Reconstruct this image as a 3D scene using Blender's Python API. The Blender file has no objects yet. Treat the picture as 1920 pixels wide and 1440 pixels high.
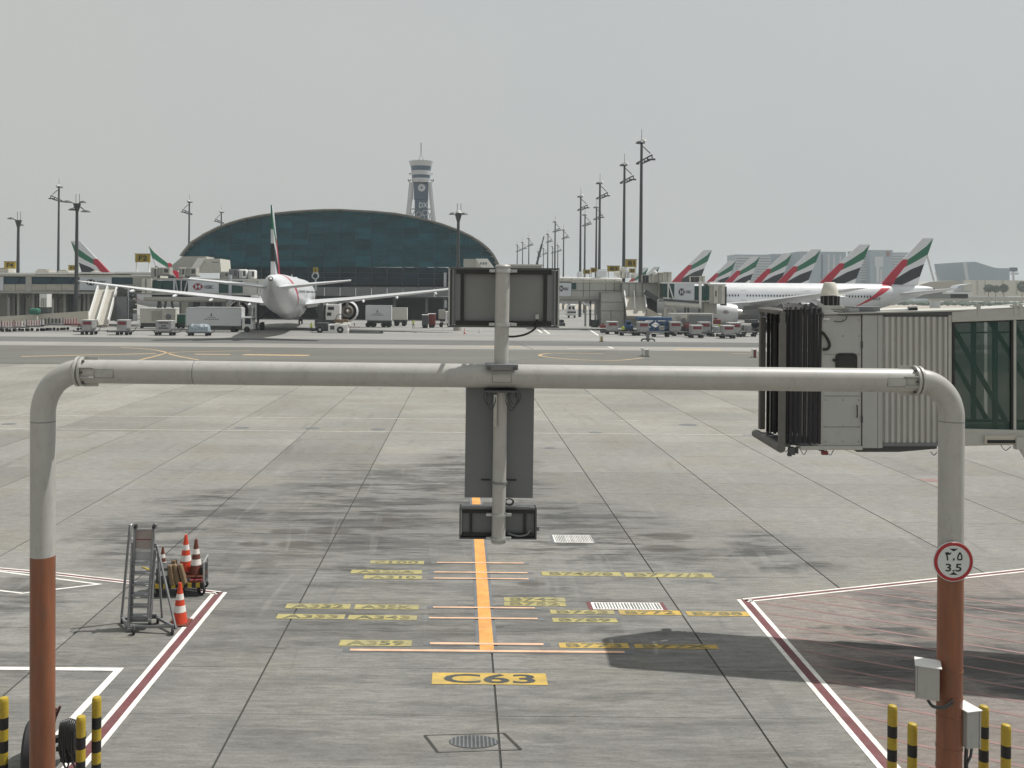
import bpy, math, random
from mathutils import Vector, Matrix
import bmesh
R = math.radians
random.seed(7)
SC = bpy.context.scene
# ------------------------------------------------------------------ camera, sky, sun, exposure
F = 1733.0; CX, CY = 868.0, 552.0; H = 6.5; ROLL = 0.0085
cam_d = bpy.data.cameras.new('camera'); cam = bpy.data.objects.new('camera', cam_d)
SC.collection.objects.link(cam); SC.camera = cam
cam_d.sensor_width = 36.0; cam_d.lens = 36.0 * F / 1920
cam_d.shift_x = (960 - CX) / 1920; cam_d.shift_y = -(720 - CY) / 1920
cam_d.clip_start = 0.1; cam_d.clip_end = 20000
cr, sr = math.cos(ROLL), math.sin(ROLL)
cam.matrix_world = Matrix(((cr, -sr, 0, 0), (0, 0, -1, 0), (sr, cr, 0, H), (0, 0, 0, 1)))
SUN = Vector((0.52, 0.18, 1.0)).normalized()           # direction towards the sun
w = bpy.data.worlds.new('World'); SC.world = w; w.use_nodes = True
nt = w.node_tree; nt.nodes.clear()
sky = nt.nodes.new('ShaderNodeTexSky'); sky.sky_type = 'NISHITA'; sky.sun_disc = False
sky.sun_elevation = math.asin(SUN.z); sky.sun_rotation = math.atan2(SUN.x, SUN.y)
sky.dust_density = 6.0; sky.air_density = 1.5; sky.ozone_density = 1.0
hs = nt.nodes.new('ShaderNodeHueSaturation'); hs.inputs['Saturation'].default_value = 0.25
mx = nt.nodes.new('ShaderNodeMix'); mx.data_type = 'RGBA'; mx.inputs[0].default_value = 0.8
wtc = nt.nodes.new('ShaderNodeTexCoord'); wno = nt.nodes.new('ShaderNodeTexNoise'); wno.inputs['Scale'].default_value = 1.6; wno.inputs['Detail'].default_value = 4
wmr = nt.nodes.new('ShaderNodeMapRange'); wmr.inputs[1].default_value = .3; wmr.inputs[2].default_value = .7; wmx = nt.nodes.new('ShaderNodeMix'); wmx.data_type = 'RGBA'
wmx.inputs[6].default_value = (5.70, 5.80, 5.52, 1); wmx.inputs[7].default_value = (5.25, 5.50, 5.52, 1)     # uneven dust-laden air
wsp = nt.nodes.new('ShaderNodeSeparateXYZ'); nt.links.new(wtc.outputs['Generated'], wsp.inputs[0])
wad = nt.nodes.new('ShaderNodeMath'); wad.operation = 'MULTIPLY_ADD'; wad.inputs[1].default_value = .45; nt.links.new(wsp.outputs[0], wad.inputs[0]); nt.links.new(wno.outputs[0], wad.inputs[2])
nt.links.new(wtc.outputs['Generated'], wno.inputs['Vector']); nt.links.new(wad.outputs[0], wmr.inputs[0]); nt.links.new(wmr.outputs[0], wmx.inputs[0]); nt.links.new(wmx.outputs[2], mx.inputs[7])
bg = nt.nodes.new('ShaderNodeBackground'); bg.inputs[1].default_value = 0.100
wo = nt.nodes.new('ShaderNodeOutputWorld')
nt.links.new(sky.outputs[0], hs.inputs['Color']); nt.links.new(hs.outputs[0], mx.inputs[6])
nt.links.new(mx.outputs[2], bg.inputs[0]); nt.links.new(bg.outputs[0], wo.inputs[0])
sd = bpy.data.lights.new('sun', 'SUN'); sd.energy = 4.7; sd.angle = R(0.6); sd.color = (1.0, 0.965, 0.91)
sun = bpy.data.objects.new('sun', sd); SC.collection.objects.link(sun)
sun.rotation_euler = SUN.to_track_quat('Z', 'Y').to_euler()
SC.view_settings.view_transform = 'Standard'; SC.view_settings.look = 'None'
SC.view_settings.exposure = 0.0; SC.view_settings.gamma = 1.0; SC.view_settings.use_curve_mapping = False

# ------------------------------------------------------------------ where things stand (survey helpers)
def uv(px, py):
    dx, dy = px - CX, CY - py
    return dx * cr - dy * sr, dx * sr + dy * cr
def W(px, py, Y):
    u, v = uv(px, py); return Vector((u * Y / F, Y, H + v * Y / F))
def G(px, py):
    u, v = uv(px, py); Y = -H * F / v; return Vector((u * Y / F, Y, 0.0))

# ------------------------------------------------------------------ mesh builder
class MB:
    def __init__(s): s.v = []; s.f = []; s.m = []; s.k = 0
    def mat(s, k): s.k = k; return s
    def add(s, vs, fs):
        b = len(s.v); s.v += [tuple(v) for v in vs]
        for f in fs: s.f.append([b + i for i in f]); s.m.append(s.k)
        return s
    def box(s, c, d, rz=0, M=None):
        x, y, z = d[0] / 2, d[1] / 2, d[2] / 2
        vs = [Vector(p) for p in ((-x,-y,-z),(x,-y,-z),(x,y,-z),(-x,y,-z),(-x,-y,z),(x,-y,z),(x,y,z),(-x,y,z))]
        m = M if M is not None else Matrix.Rotation(rz, 3, 'Z')
        return s.add([m @ v + Vector(c) for v in vs], [(0,3,2,1),(4,5,6,7),(0,1,5,4),(1,2,6,5),(2,3,7,6),(3,0,4,7)])
    def bx(s, x0, x1, y0, y1, z0, z1):
        return s.box(((x0+x1)/2,(y0+y1)/2,(z0+z1)/2), (abs(x1-x0),abs(y1-y0),abs(z1-z0)))
    def beam(s, a, b, wd, ht, up=(0,0,1)):
        a, b = Vector(a), Vector(b); d = (b - a); L = d.length
        if L < 1e-6: return s
        d.normalize(); u = Vector(up)
        if abs(d.dot(u)) > .98: u = Vector((0, 1, 0))
        x = u.cross(d).normalized(); z = d.cross(x)
        M = Matrix((x, d, z)).transposed()
        return s.box((a + b) / 2, (wd, L, ht), M=M)
    def cyl(s, a, b, r0, r1=None, n=12, caps=True):
        r1 = r0 if r1 is None else r1
        a, b = Vector(a), Vector(b); d = (b - a).normalized()
        u = Vector((0,0,1)) if abs(d.z) < .9 else Vector((1,0,0))
        x = u.cross(d).normalized(); y = d.cross(x)
        vs = [];
        for p, r in ((a, r0), (b, r1)):
            for i in range(n):
                t = 2*math.pi*i/n; vs.append(p + (x*math.cos(t) + y*math.sin(t))*r)
        fs = [(i, (i+1) % n, n+(i+1) % n, n+i) for i in range(n)]
        if caps: fs += [tuple(range(n))[::-1], tuple(range(n, 2*n))]
        return s.add(vs, fs)
    def tube(s, pts, r, n=8, caps=True):
        pts = [Vector(p) for p in pts]; rs = r if isinstance(r, (list, tuple)) else [r]*len(pts)
        rings = []; px = None
        for i, p in enumerate(pts):
            d = (pts[min(i+1, len(pts)-1)] - pts[max(i-1, 0)]).normalized()
            if px is None:
                u = Vector((0,0,1)) if abs(d.z) < .9 else Vector((1,0,0)); x = u.cross(d).normalized()
            else: x = (px - d*px.dot(d)).normalized()
            px = x; y = d.cross(x)
            rings.append([p + (x*math.cos(2*math.pi*k/n) + y*math.sin(2*math.pi*k/n))*rs[i] for k in range(n)])
        vs = [v for g in rings for v in g]; fs = []
        for i in range(len(pts)-1):
            for k in range(n): fs.append((i*n+k, i*n+(k+1) % n, (i+1)*n+(k+1) % n, (i+1)*n+k))
        if caps: fs += [tuple(range(n))[::-1], tuple(range((len(pts)-1)*n, len(pts)*n))]
        return s.add(vs, fs)
    def lathe(s, prof, o, ax=(0,0,1), n=20):           # prof [(r, h)]
        o = Vector(o); d = Vector(ax).normalized()
        u = Vector((0,0,1)) if abs(d.z) < .9 else Vector((1,0,0)); x = u.cross(d).normalized(); y = d.cross(x)
        vs = []
        for r, h in prof:
            for i in range(n):
                t = 2*math.pi*i/n; vs.append(o + d*h + (x*math.cos(t) + y*math.sin(t))*max(r, 1e-4))
        fs = []
        for j in range(len(prof)-1):
            for i in range(n): fs.append((j*n+i, j*n+(i+1) % n, (j+1)*n+(i+1) % n, (j+1)*n+i))
        return s.add(vs, fs)
    def prism(s, poly, fn, lo, hi):                      # poly 2-D, fn(a, b, t) -> 3-D point
        n = len(poly)
        vs = [fn(a, b, lo) for a, b in poly] + [fn(a, b, hi) for a, b in poly]
        fs = [tuple(range(n))[::-1], tuple(range(n, 2*n))] + [(i, (i+1) % n, n+(i+1) % n, n+i) for i in range(n)]
        return s.add(vs, fs)
    def build(s, name, mats, parent=None, smooth=False, bevel=0, world=False, fix=True):
        me = bpy.data.meshes.new(name)
        off = Vector((0,0,0)); inv = None
        vs = s.v
        if world and parent is not None:
            inv = (Matrix.Translation(parent.location) @ parent.rotation_euler.to_matrix().to_4x4()).inverted()
            vs = [tuple(inv @ Vector(v)) for v in vs]
        me.from_pydata(vs, [], s.f)
        for m in (mats if isinstance(mats, (list, tuple)) else [mats]): me.materials.append(m)
        me.polygons.foreach_set('material_index', s.m)
        if fix:
            bm = bmesh.new(); bm.from_mesh(me); bmesh.ops.recalc_face_normals(bm, faces=bm.faces); bm.to_mesh(me); bm.free()
        if smooth:
            me.polygons.foreach_set('use_smooth', [True]*len(me.polygons)); me.set_sharp_from_angle(angle=R(38))
        me.update()
        o = bpy.data.objects.new(name, me); SC.collection.objects.link(o)
        if parent is not None: o.parent = parent
        if bevel:
            b = o.modifiers.new('bevel', 'BEVEL'); b.width = bevel; b.segments = 2; b.limit_method = 'ANGLE'; b.angle_limit = R(50)
        return o
def tag(o, label=None, cat=None, group=None, kind=None):
    if label: o['label'] = label
    if cat: o['category'] = cat
    if group: o['group'] = group
    if kind: o['kind'] = kind
    return o
def thing(name, label, cat, loc=(0,0,0), rz=0, group=None):
    o = bpy.data.objects.new(name, None); SC.collection.objects.link(o)
    o.empty_display_size = .2; o.location = loc; o.rotation_euler = (0, 0, rz)
    return tag(o, label, cat, group)
def dup(root, loc, rz=0, label=None, group=None, scale=None):
    kids = {}
    for o in ALL():
        if o.parent: kids.setdefault(o.parent.name, []).append(o)
    def cp(o, par):
        c = o.copy(); SC.collection.objects.link(c)
        if par is not None: c.parent = par
        for ch in kids.get(o.name, []): cp(ch, c)
        return c
    r = cp(root, None); r.location = loc; r.rotation_euler = (0, 0, rz)
    if scale: r.scale = scale if isinstance(scale, (tuple, list)) else (scale,)*3
    if label: r['label'] = label
    if group: r['group'] = group
    return r
def ALL(): return list(SC.collection.objects)
def share(o, name, parent, loc, rot=(0,0,0), scale=(1,1,1)):
    c = bpy.data.objects.new(name, o.data); SC.collection.objects.link(c)
    c.parent = parent; c.location = loc; c.rotation_euler = rot; c.scale = scale
    return c

# ------------------------------------------------------------------ materials
def mat(name, col, rough=.6, metal=0.0, var=.12, scale=2.5, bump=0.0, coat=0.0, dirt=0.0, stretch=(1,1,1)):
    m = bpy.data.materials.new(name); m.use_nodes = True; t = m.node_tree; n = t.nodes; l = t.links
    b = n['Principled BSDF']; b.inputs['Roughness'].default_value = rough; b.inputs['Metallic'].default_value = metal
    if coat: b.inputs['Coat Weight'].default_value = coat
    tc = n.new('ShaderNodeTexCoord'); mp = n.new('ShaderNodeMapping'); mp.inputs['Scale'].default_value = stretch
    l.new(tc.outputs['Object'], mp.inputs[0])
    no = n.new('ShaderNodeTexNoise'); no.inputs['Scale'].default_value = scale; no.inputs['Detail'].default_value = 6; no.inputs['Roughness'].default_value = .65
    l.new(mp.outputs[0], no.inputs['Vector'])
    r = n.new('ShaderNodeMapRange'); r.inputs[1].default_value = .3; r.inputs[2].default_value = .7
    r.inputs[3].default_value = 1 - var; r.inputs[4].default_value = 1 + var*.6
    l.new(no.outputs[0], r.inputs[0])
    mu = n.new('ShaderNodeVectorMath'); mu.operation = 'SCALE'; mu.inputs[0].default_value = col[:3]
    l.new(r.outputs[0], mu.inputs['Scale'])
    src = mu.outputs[0]
    if dirt:
        n2 = n.new('ShaderNodeTexNoise'); n2.inputs['Scale'].default_value = scale*3.3; n2.inputs['Detail'].default_value = 8; n2.inputs['Roughness'].default_value = .75
        l.new(mp.outputs[0], n2.inputs['Vector'])
        r2 = n.new('ShaderNodeMapRange'); r2.inputs[1].default_value = .5; r2.inputs[2].default_value = .72; r2.inputs[4].default_value = dirt
        l.new(n2.outputs[0], r2.inputs[0])
        mi = n.new('ShaderNodeMix'); mi.data_type = 'RGBA'; mi.inputs[7].default_value = (.09,.085,.07,1)
        l.new(r2.outputs[0], mi.inputs[0]); l.new(src, mi.inputs[6]); src = mi.outputs[2]
    l.new(src, b.inputs['Base Color'])
    if bump:
        bp = n.new('ShaderNodeBump'); bp.inputs['Strength'].default_value = bump; bp.inputs['Distance'].default_value = .02
        l.new(no.outputs[0], bp.inputs['Height']); l.new(bp.outputs[0], b.inputs['Normal'])
    return m
class NG:                                                # little node helper for longer graphs
    def __init__(s, m): s.t = m.node_tree; s.n = s.t.nodes; s.l = s.t.links
    def math(s, op, a, b=None, c=None, clamp=False):
        k = s.n.new('ShaderNodeMath'); k.operation = op; k.use_clamp = clamp
        for i, x in enumerate((a, b, c)):
            if x is None: continue
            if isinstance(x, (int, float)): k.inputs[i].default_value = x
            else: s.l.new(x, k.inputs[i])
        return k.outputs[0]
    def noise(s, vec, sc, det=5, ro=.6, scale=None):
        if scale:
            mp = s.n.new('ShaderNodeMapping'); mp.inputs['Scale'].default_value = scale; s.l.new(vec, mp.inputs[0]); vec = mp.outputs[0]
        k = s.n.new('ShaderNodeTexNoise'); k.inputs['Scale'].default_value = sc; k.inputs['Detail'].default_value = det; k.inputs['Roughness'].default_value = ro
        s.l.new(vec, k.inputs['Vector']); return k.outputs[0]
    def ramp(s, x, a, b, lo=0., hi=1., smooth=True):
        k = s.n.new('ShaderNodeMapRange'); k.interpolation_type = 'SMOOTHSTEP' if smooth else 'LINEAR'
        k.inputs[1].default_value = a; k.inputs[2].default_value = b; k.inputs[3].default_value = lo; k.inputs[4].default_value = hi
        s.l.new(x, k.inputs[0]); return k.outputs[0]
    def mix(s, f, a, b):
        k = s.n.new('ShaderNodeMix'); k.data_type = 'RGBA'
        for i, x in ((0, f), (6, a), (7, b)):
            if isinstance(x, (int, float)): k.inputs[i].default_value = x
            elif isinstance(x, tuple): k.inputs[i].default_value = (*x[:3], 1)
            else: s.l.new(x, k.inputs[i])
        return k.outputs[2]

def concrete(name, base=(.190,.187,.175), zone=False):
    m = bpy.data.materials.new(name); m.use_nodes = True; g = NG(m); b = g.n['Principled BSDF']
    geo = g.n.new('ShaderNodeNewGeometry'); P = geo.outputs['Position']
    sp = g.n.new('ShaderNodeSeparateXYZ'); g.l.new(P, sp.inputs[0]); X, Y = sp.outputs[0], sp.outputs[1]
    def cell(ny):
        ix = g.math('FLOOR', g.math('DIVIDE', g.math('SUBTRACT', X, .58), 3.95)); iy = g.math('FLOOR', g.math('DIVIDE', g.math('SUBTRACT', Y, 16.05), 1.79*ny))
        cv = g.n.new('ShaderNodeCombineXYZ'); g.l.new(ix, cv.inputs[0]); g.l.new(iy, cv.inputs[1]); g.n
        wn = g.n.new('ShaderNodeTexWhiteNoise'); wn.noise_dimensions = '2D'; g.l.new(cv.outputs[0], wn.inputs['Vector']); return wn.outputs['Value']
    tone = g.math('MULTIPLY', g.ramp(cell(1), 0, 1, .93, 1.05, False), g.ramp(cell(5), 0, 1, .88, 1.1, False))
    big = g.ramp(g.noise(P, .12, 5, .6), .3, .7, .88, 1.12)
    broom = g.ramp(g.noise(P, 1.0, 9, .72, scale=(2.2, 12, 1)), .32, .68, .76, 1.18)     # transverse broomed texture
    fine = g.ramp(g.noise(P, 1.0, 7, .8, scale=(16, 50, 1)), .3, .7, .74, 1.22)
    k = g.math('MULTIPLY', g.math('MULTIPLY', tone, big), g.math('MULTIPLY', broom, fine))
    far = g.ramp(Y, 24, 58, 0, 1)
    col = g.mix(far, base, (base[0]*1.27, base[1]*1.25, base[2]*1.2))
    col = g.mix(g.ramp(g.noise(P, .35, 4, .6), .45, .7, 0, .5), col, (base[0]*1.08, base[1]*1.0, base[2]*.86))
    sc = g.n.new('ShaderNodeVectorMath'); sc.operation = 'SCALE'; g.l.new(col, sc.inputs[0]); g.l.new(k, sc.inputs['Scale'])
    src = sc.outputs[0]
    wob = g.math('MULTIPLY', g.math('SUBTRACT', g.noise(P, .3, 5, .65), .5), 5.0); wob2 = g.math('MULTIPLY', g.math('SUBTRACT', g.noise(P, .23, 5, .65, scale=(1.3,.8,1)), .5), 9.0)
    def blob(x0, y0, sx, sy, a):
        dx = g.math('DIVIDE', g.math('ADD', g.math('SUBTRACT', X, x0), wob), sx); dy = g.math('DIVIDE', g.math('ADD', g.math('SUBTRACT', Y, y0), wob2), sy)
        d = g.math('ADD', g.math('MULTIPLY', dx, dx), g.math('MULTIPLY', dy, dy))
        return g.math('MULTIPLY', g.ramp(d, 0, 1.5, 1, 0), a)
    blobs = ((10.4,19.6,2.2,1.5,1.3),(9.0,16.2,3.0,1.3,1.3),(13,17.5,3,2,1.1)) if zone else ((-7.6,26,2.4,5.0,1.15),(-6.0,21.5,3.0,3.2,.75),(-3.0,29.5,3.4,6.0,1.2),(-2.6,24.5,3.6,4.5,1.0),(.2,32.5,2.8,6.5,1.25),(-.5,26,2.4,5,.9),
        (3.2,25.5,2.8,4.6,1.15),(5.4,23.0,1.8,2.6,.8),(8.1,23.6,1.5,2.6,1.25),(0,18.6,6.2,3.2,.72),(.8,14.6,6.5,3.0,.5),(-9.6,19.4,2.6,2.0,.8),(-8.5,15.5,4,3,.55))
    tot = None
    for bl in blobs:
        x = blob(*bl); tot = x if tot is None else g.math('MAXIMUM', tot, x)
    st = g.ramp(g.noise(P, .5, 8, .7, scale=(.5, 2.4, 1)), .46, .56)
    st2 = g.ramp(g.noise(P, 1.3, 7, .75, scale=(.45, 2.6, 1)), .50, .58)
    s = g.math('MULTIPLY', tot, g.math('ADD', g.math('MULTIPLY', st, .62), g.math('MULTIPLY', st2, .5)), clamp=True)
    src = g.mix(g.math('MULTIPLY', g.math('MULTIPLY', tot, .26), 1.0, clamp=True), src, (.125,.128,.126) if not zone else (.09,.08,.078))
    src = g.mix(g.math('MULTIPLY', s, .9, clamp=True), src, (.040,.041,.040))
    sp2 = None
    for x0, y0, r in ((-4.3,23.9,.42),(-4.7,25.2,.4),(-2.35,25.6,.32),(5.6,25.0,.5),(5.2,23.8,.45),(-3.6,25.3,.5),(-2.2,26.6,.35),(1.6,20.8,.25),(-5.4,23.9,.3)):
        dx = g.math('DIVIDE', g.math('ADD', g.math('SUBTRACT', X, x0), g.math('MULTIPLY', wob, .06)), r*1.25); dy = g.math('DIVIDE', g.math('SUBTRACT', Y, y0), r*.75); x = g.ramp(g.math('ADD', g.math('MULTIPLY', dx, dx), g.math('MULTIPLY', dy, dy)), .5, 1.6, 1, 0)
        sp2 = x if sp2 is None else g.math('MAXIMUM', sp2, x)
    src = g.mix(g.math('MULTIPLY', sp2, .6), src, (.045,.038,.033))
    # tyre scrubs: pale and dark tracks that wander along the stand
    wx = g.math('ADD', X, g.math('MULTIPLY', g.noise(P, .05, 2), 3.0)); cv = g.n.new('ShaderNodeCombineXYZ'); g.l.new(wx, cv.inputs[0]); g.l.new(Y, cv.inputs[1])
    ty = g.math('MULTIPLY', g.ramp(g.noise(cv.outputs[0], 1.0, 3, .5, scale=(2.6, .07, 1)), .58, .68), g.ramp(g.noise(P, .4, 5, .7), .42, .62))
    src = g.mix(g.math('MULTIPLY', ty, g.math('MULTIPLY', g.ramp(Y, 12, 20, .03, .22), g.ramp(Y, 36, 52, 1, 0))), src, (.30,.30,.28))
    td = g.math('MULTIPLY', g.ramp(g.noise(cv.outputs[0], 1.0, 3, .5, scale=(1.9, .09, 1)), .60, .70), g.ramp(g.noise(P, .5, 5, .7), .45, .6))
    src = g.mix(g.math('MULTIPLY', td, .28), src, (.07,.07,.068))
    pits = g.math('MULTIPLY', g.ramp(g.noise(P, 1.0, 5, .75, scale=(4.2, 20, 1)), .57, .67), g.ramp(g.noise(P, .4, 3), .35, .6, .3, 1))
    src = g.mix(g.math('MULTIPLY', pits, .6), src, (.06,.056,.05))
    cracks = g.math('MULTIPLY', g.ramp(g.noise(P, 1.0, 6, .8, scale=(.6, 9, 1)), .67, .71), .5)
    src = g.mix(cracks, src, (.07,.065,.058))
    g.l.new(src, b.inputs['Base Color']); b.inputs['Roughness'].default_value = .85
    bp = g.n.new('ShaderNodeBump'); bp.inputs['Strength'].default_value = .35; bp.inputs['Distance'].default_value = .012
    g.l.new(broom, bp.inputs['Height']); g.l.new(bp.outputs[0], b.inputs['Normal'])
    return m
def asphalt(name, base, lo=.86):
    m = bpy.data.materials.new(name); m.use_nodes = True; g = NG(m); b = g.n['Principled BSDF']
    geo = g.n.new('ShaderNodeNewGeometry'); P = geo.outputs['Position']
    k = g.math('MULTIPLY', g.ramp(g.noise(P, .05, 6, .6, scale=(.5, 2, 1)), .3, .7, lo, 1.12), g.ramp(g.noise(P, 1.2, 5, .8, scale=(.4, 3, 1)), .3, .7, .9, 1.1))
    sc = g.n.new('ShaderNodeVectorMath'); sc.operation = 'SCALE'; sc.inputs[0].default_value = base; g.l.new(k, sc.inputs['Scale'])
    src = g.mix(g.math('MULTIPLY', g.ramp(g.noise(P, .09, 5, .6, scale=(1,.35,1)), .5, .75), .35), sc.outputs[0], (base[0]*.6, base[1]*.6, base[2]*.6))
    g.l.new(src, b.inputs['Base Color']); b.inputs['Roughness'].default_value = .9
    return m
def paint(name, col, wear=.35, under=(.17,.168,.155)):
    m = bpy.data.materials.new(name); m.use_nodes = True; g = NG(m); b = g.n['Principled BSDF']
    geo = g.n.new('ShaderNodeNewGeometry'); P = geo.outputs['Position']
    a = g.ramp(g.noise(P, 1.0, 8, .8, scale=(5, 16, 1)), .56-wear*.12, .66)
    a2 = g.math('MULTIPLY', g.ramp(g.noise(P, 1.4, 5, .7), .42, .68), wear*.9)
    v = g.ramp(g.noise(P, 2.0, 6, .7), .3, .7, .78, 1.1)
    sc = g.n.new('ShaderNodeVectorMath'); sc.operation = 'SCALE'; sc.inputs[0].default_value = col; g.l.new(v, sc.inputs['Scale'])
    g.l.new(g.mix(g.math('MAXIMUM', g.math('MULTIPLY', a, min(wear*1.6, .95)), a2), sc.outputs[0], under), b.inputs['Base Color']); b.inputs['Roughness'].default_value = .75
    return m
M = {}
def mk(k, *a, **kw): M[k] = mat(k, *a, **kw)
mk('white_paint', (.72,.72,.70), .45, var=.06)
mk('pipe_grey', (.375,.373,.352), .42, var=.08, scale=3, dirt=.24, bump=.08, stretch=(1,1.5,.5))
mk('red_brown_paint', (.225,.082,.040), .42, var=.3, scale=4, dirt=.5, bump=.1, stretch=(1.6,1.6,.22))
mk('board_grey', (.185,.19,.19), .5, var=.06)
mk('steel_grey', (.17,.18,.185), .5, metal=.2, var=.07, scale=1.5)
mk('steel_dark', (.075,.08,.083), .5, metal=.2, var=.1)
mk('plate_slate', (.13,.14,.146), .42, metal=.0, var=.08, scale=1.2)
mk('galvanised', (.42,.43,.43), .42, metal=.5, var=.15, scale=9)
mk('hose_red', (.10,.02,.015), .6); mk('galv_dark', (.22,.225,.23), .45, metal=.4, var=.2, scale=9); mk('kick_pink', (.30,.25,.23), .5, var=.1)
mk('black', (.012,.012,.012), .5); mk('rubber', (.022,.022,.024), .75)
mk('mast_steel', (.05,.058,.06), .5, metal=.1, var=.1)
mk('bollard_yellow', (.42,.30,.025), .5, dirt=.45, scale=6)
mk('brick_red', (.17,.03,.03), .55)
mk('sign_red', (.33,.012,.02), .4, var=.05); mk('sign_face', (.55,.58,.57), .4, var=.05)
mk('sign_yellow', (.33,.24,.03), .45)
mk('cone_orange', (.60,.055,.018), .5, dirt=.2, scale=10); mk('cone_dark', (.13,.035,.02), .6, dirt=.4, scale=12); mk('cone_white', (.72,.68,.64), .5, dirt=.3, scale=12)
mk('wood', (.20,.135,.075), .75, var=.3, scale=9, dirt=.4)
mk('canopy', (.045,.043,.047), .85, var=.3, scale=5, stretch=(6,6,.6))
mk('canopy_frame', (.13,.125,.115), .65, dirt=.2)
mk('bridge_panel', (.40,.405,.39), .45, var=.05, dirt=.12, scale=1.6, stretch=(1,1,.35))
mk('bridge_corrugated', (.45,.45,.425), .5, var=.08, dirt=.15, scale=2.2, stretch=(1,1,.3))
mk('bridge_beam', (.44,.445,.41), .5, var=.08, dirt=.2, scale=2, stretch=(.4,.4,1))
mk('interior_green', (.14,.19,.165), .6, var=.15)
mk('apron_beige', (.42,.40,.35), .75, var=.12, dirt=.2, scale=.5)
mk('pier_grey', (.40,.40,.37), .65, var=.08, dirt=.2, scale=.4)
mk('pier_roof', (.75,.74,.70), .5, var=.08)
mk('hsbc_white', (.56,.59,.62), .35, var=.03)
mk('logo_red', (.25,.012,.03), .4, var=.03); mk('logo_black', (.03,.03,.035), .4, var=.03)
mk('green_glass', (.01,.055,.05), .15, var=.25, scale=.4)
mk('blue_glass', (.012,.05,.075), .15, var=.25, scale=.3)
mk('under_dark', (.05,.05,.055), .8)
mk('beige_wall', (.50,.47,.40), .8, var=.06)
mk('unit_cream', (.55,.54,.48), .6, dirt=.2, scale=1)
mk('ac_grey', (.38,.37,.33), .6, dirt=.35, scale=3)
mk('truck_white', (.50,.52,.53), .45, dirt=.08, scale=.8, var=.05)
mk('vehicle_white', (.70,.70,.68), .35, var=.04)
mk('blue_paint', (.03,.09,.19), .5, dirt=.2); mk('green_paint', (.02,.12,.08), .6)
mk('dark_glass', (.015,.02,.025), .1)
mk('aluminium', (.36,.36,.36), .45, metal=.35, var=.2, scale=2)
mk('label_red', (.17,.035,.04), .5, var=.3, scale=8)
mk('tarp', (.30,.36,.40), .4, var=.35, scale=3, bump=.6)
mk('aircraft_white', (.62,.63,.645), .28, var=.04, scale=.5, dirt=.05)
mk('aircraft_grey', (.40,.41,.42), .35, var=.08, scale=.6)
mk('wing_under', (.30,.31,.32), .4, var=.08)
mk('livery_green', (.015,.135,.075), .35, var=.06); mk('livery_red', (.40,.02,.045), .35, var=.06); mk('livery_black', (.018,.022,.028), .35, var=.05)
mk('engine_dark', (.05,.047,.043), .45, metal=.5); mk('engine_metal', (.40,.37,.33), .35, metal=.7, var=.2)
mk('vest', (.45,.55,.05), .8); mk('cloth_dark', (.03,.035,.05), .8); mk('skin', (.28,.16,.10), .6)
mk('tower_grey', (.42,.44,.46), .6, var=.05, scale=.2); mk('tower_blue', (.03,.065,.11), .4, var=.1, scale=.2)
mk('roof_edge', (.20,.19,.165), .6); mk('hazed_far_blue', (.22,.28,.34), .6, var=.08, scale=.05); mk('far_white', (.45,.48,.50), .6, var=.06, scale=.05)  # far tones made paler: part of the distance haze is put into the colour
mk('foliage', (.05,.08,.05), .9, var=.4, scale=.4)
mk('barrier_white', (.72,.70,.68), .6); mk('barrier_red', (.45,.10,.10), .6)
mk('hose_black', (.035,.037,.037), .45, var=.2, scale=30)
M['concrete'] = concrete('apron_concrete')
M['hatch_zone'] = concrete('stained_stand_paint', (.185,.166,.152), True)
M['joint'] = mat('joint_sealant', (.035,.036,.032), .8)
M['taxi'] = asphalt('taxiway_asphalt', (.115,.115,.103)); M['taxi2'] = asphalt('dark_asphalt', (.105,.107,.104)); M['shoulder'] = asphalt('pale_shoulder', (.25,.245,.225)); M['far_apron'] = asphalt('far_apron_concrete', (.225,.225,.215)); M['sand'] = asphalt('sandy_ground', (.33,.30,.25))
M['p_orange'] = paint('lead_in_orange', (.66,.31,.08), .16); M['p_salmon'] = paint('stop_line_salmon', (.66,.42,.28), .12)
M['p_yellow'] = paint('stand_yellow', (.50,.34,.07), .5, (.2,.19,.13)); M['p_yellow_old'] = paint('faded_yellow', (.38,.33,.12), .75, (.2,.195,.15))
M['p_black'] = paint('marking_black', (.045,.052,.055), .25, (.14,.13,.1)); M['p_dark_old'] = paint('worn_black', (.10,.10,.07), .6, (.35,.3,.12))
M['p_white'] = paint('marking_white', (.74,.73,.69), .30, (.36,.34,.32)); M['p_maroon'] = paint('marking_maroon', (.135,.04,.045), .3, (.2,.15,.14))
M['p_pink'] = paint('hatch_line_pink', (.235,.148,.138), .3, (.2,.16,.145)); M['p_faint'] = paint('faint_white', (.50,.48,.43), .75, (.3,.29,.26))
M['p_grey'] = paint('marking_border', (.13,.14,.15), .3); M['p_taxi'] = paint('taxi_orange', (.52,.36,.18), .7, (.2,.19,.16))
def pane_mat(name, col, alpha):
    m = bpy.data.materials.new(name); m.use_nodes = True; b = m.node_tree.nodes['Principled BSDF']
    b.inputs['Base Color'].default_value = (*col, 1); b.inputs['Roughness'].default_value = .04; b.inputs['Alpha'].default_value = alpha
    return m
M['bridge_glass'] = pane_mat('green_bridge_glass', (.02,.07,.055), .50)
M['cab_glass'] = pane_mat('cab_glass', (.03,.03,.025), .8)

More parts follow.
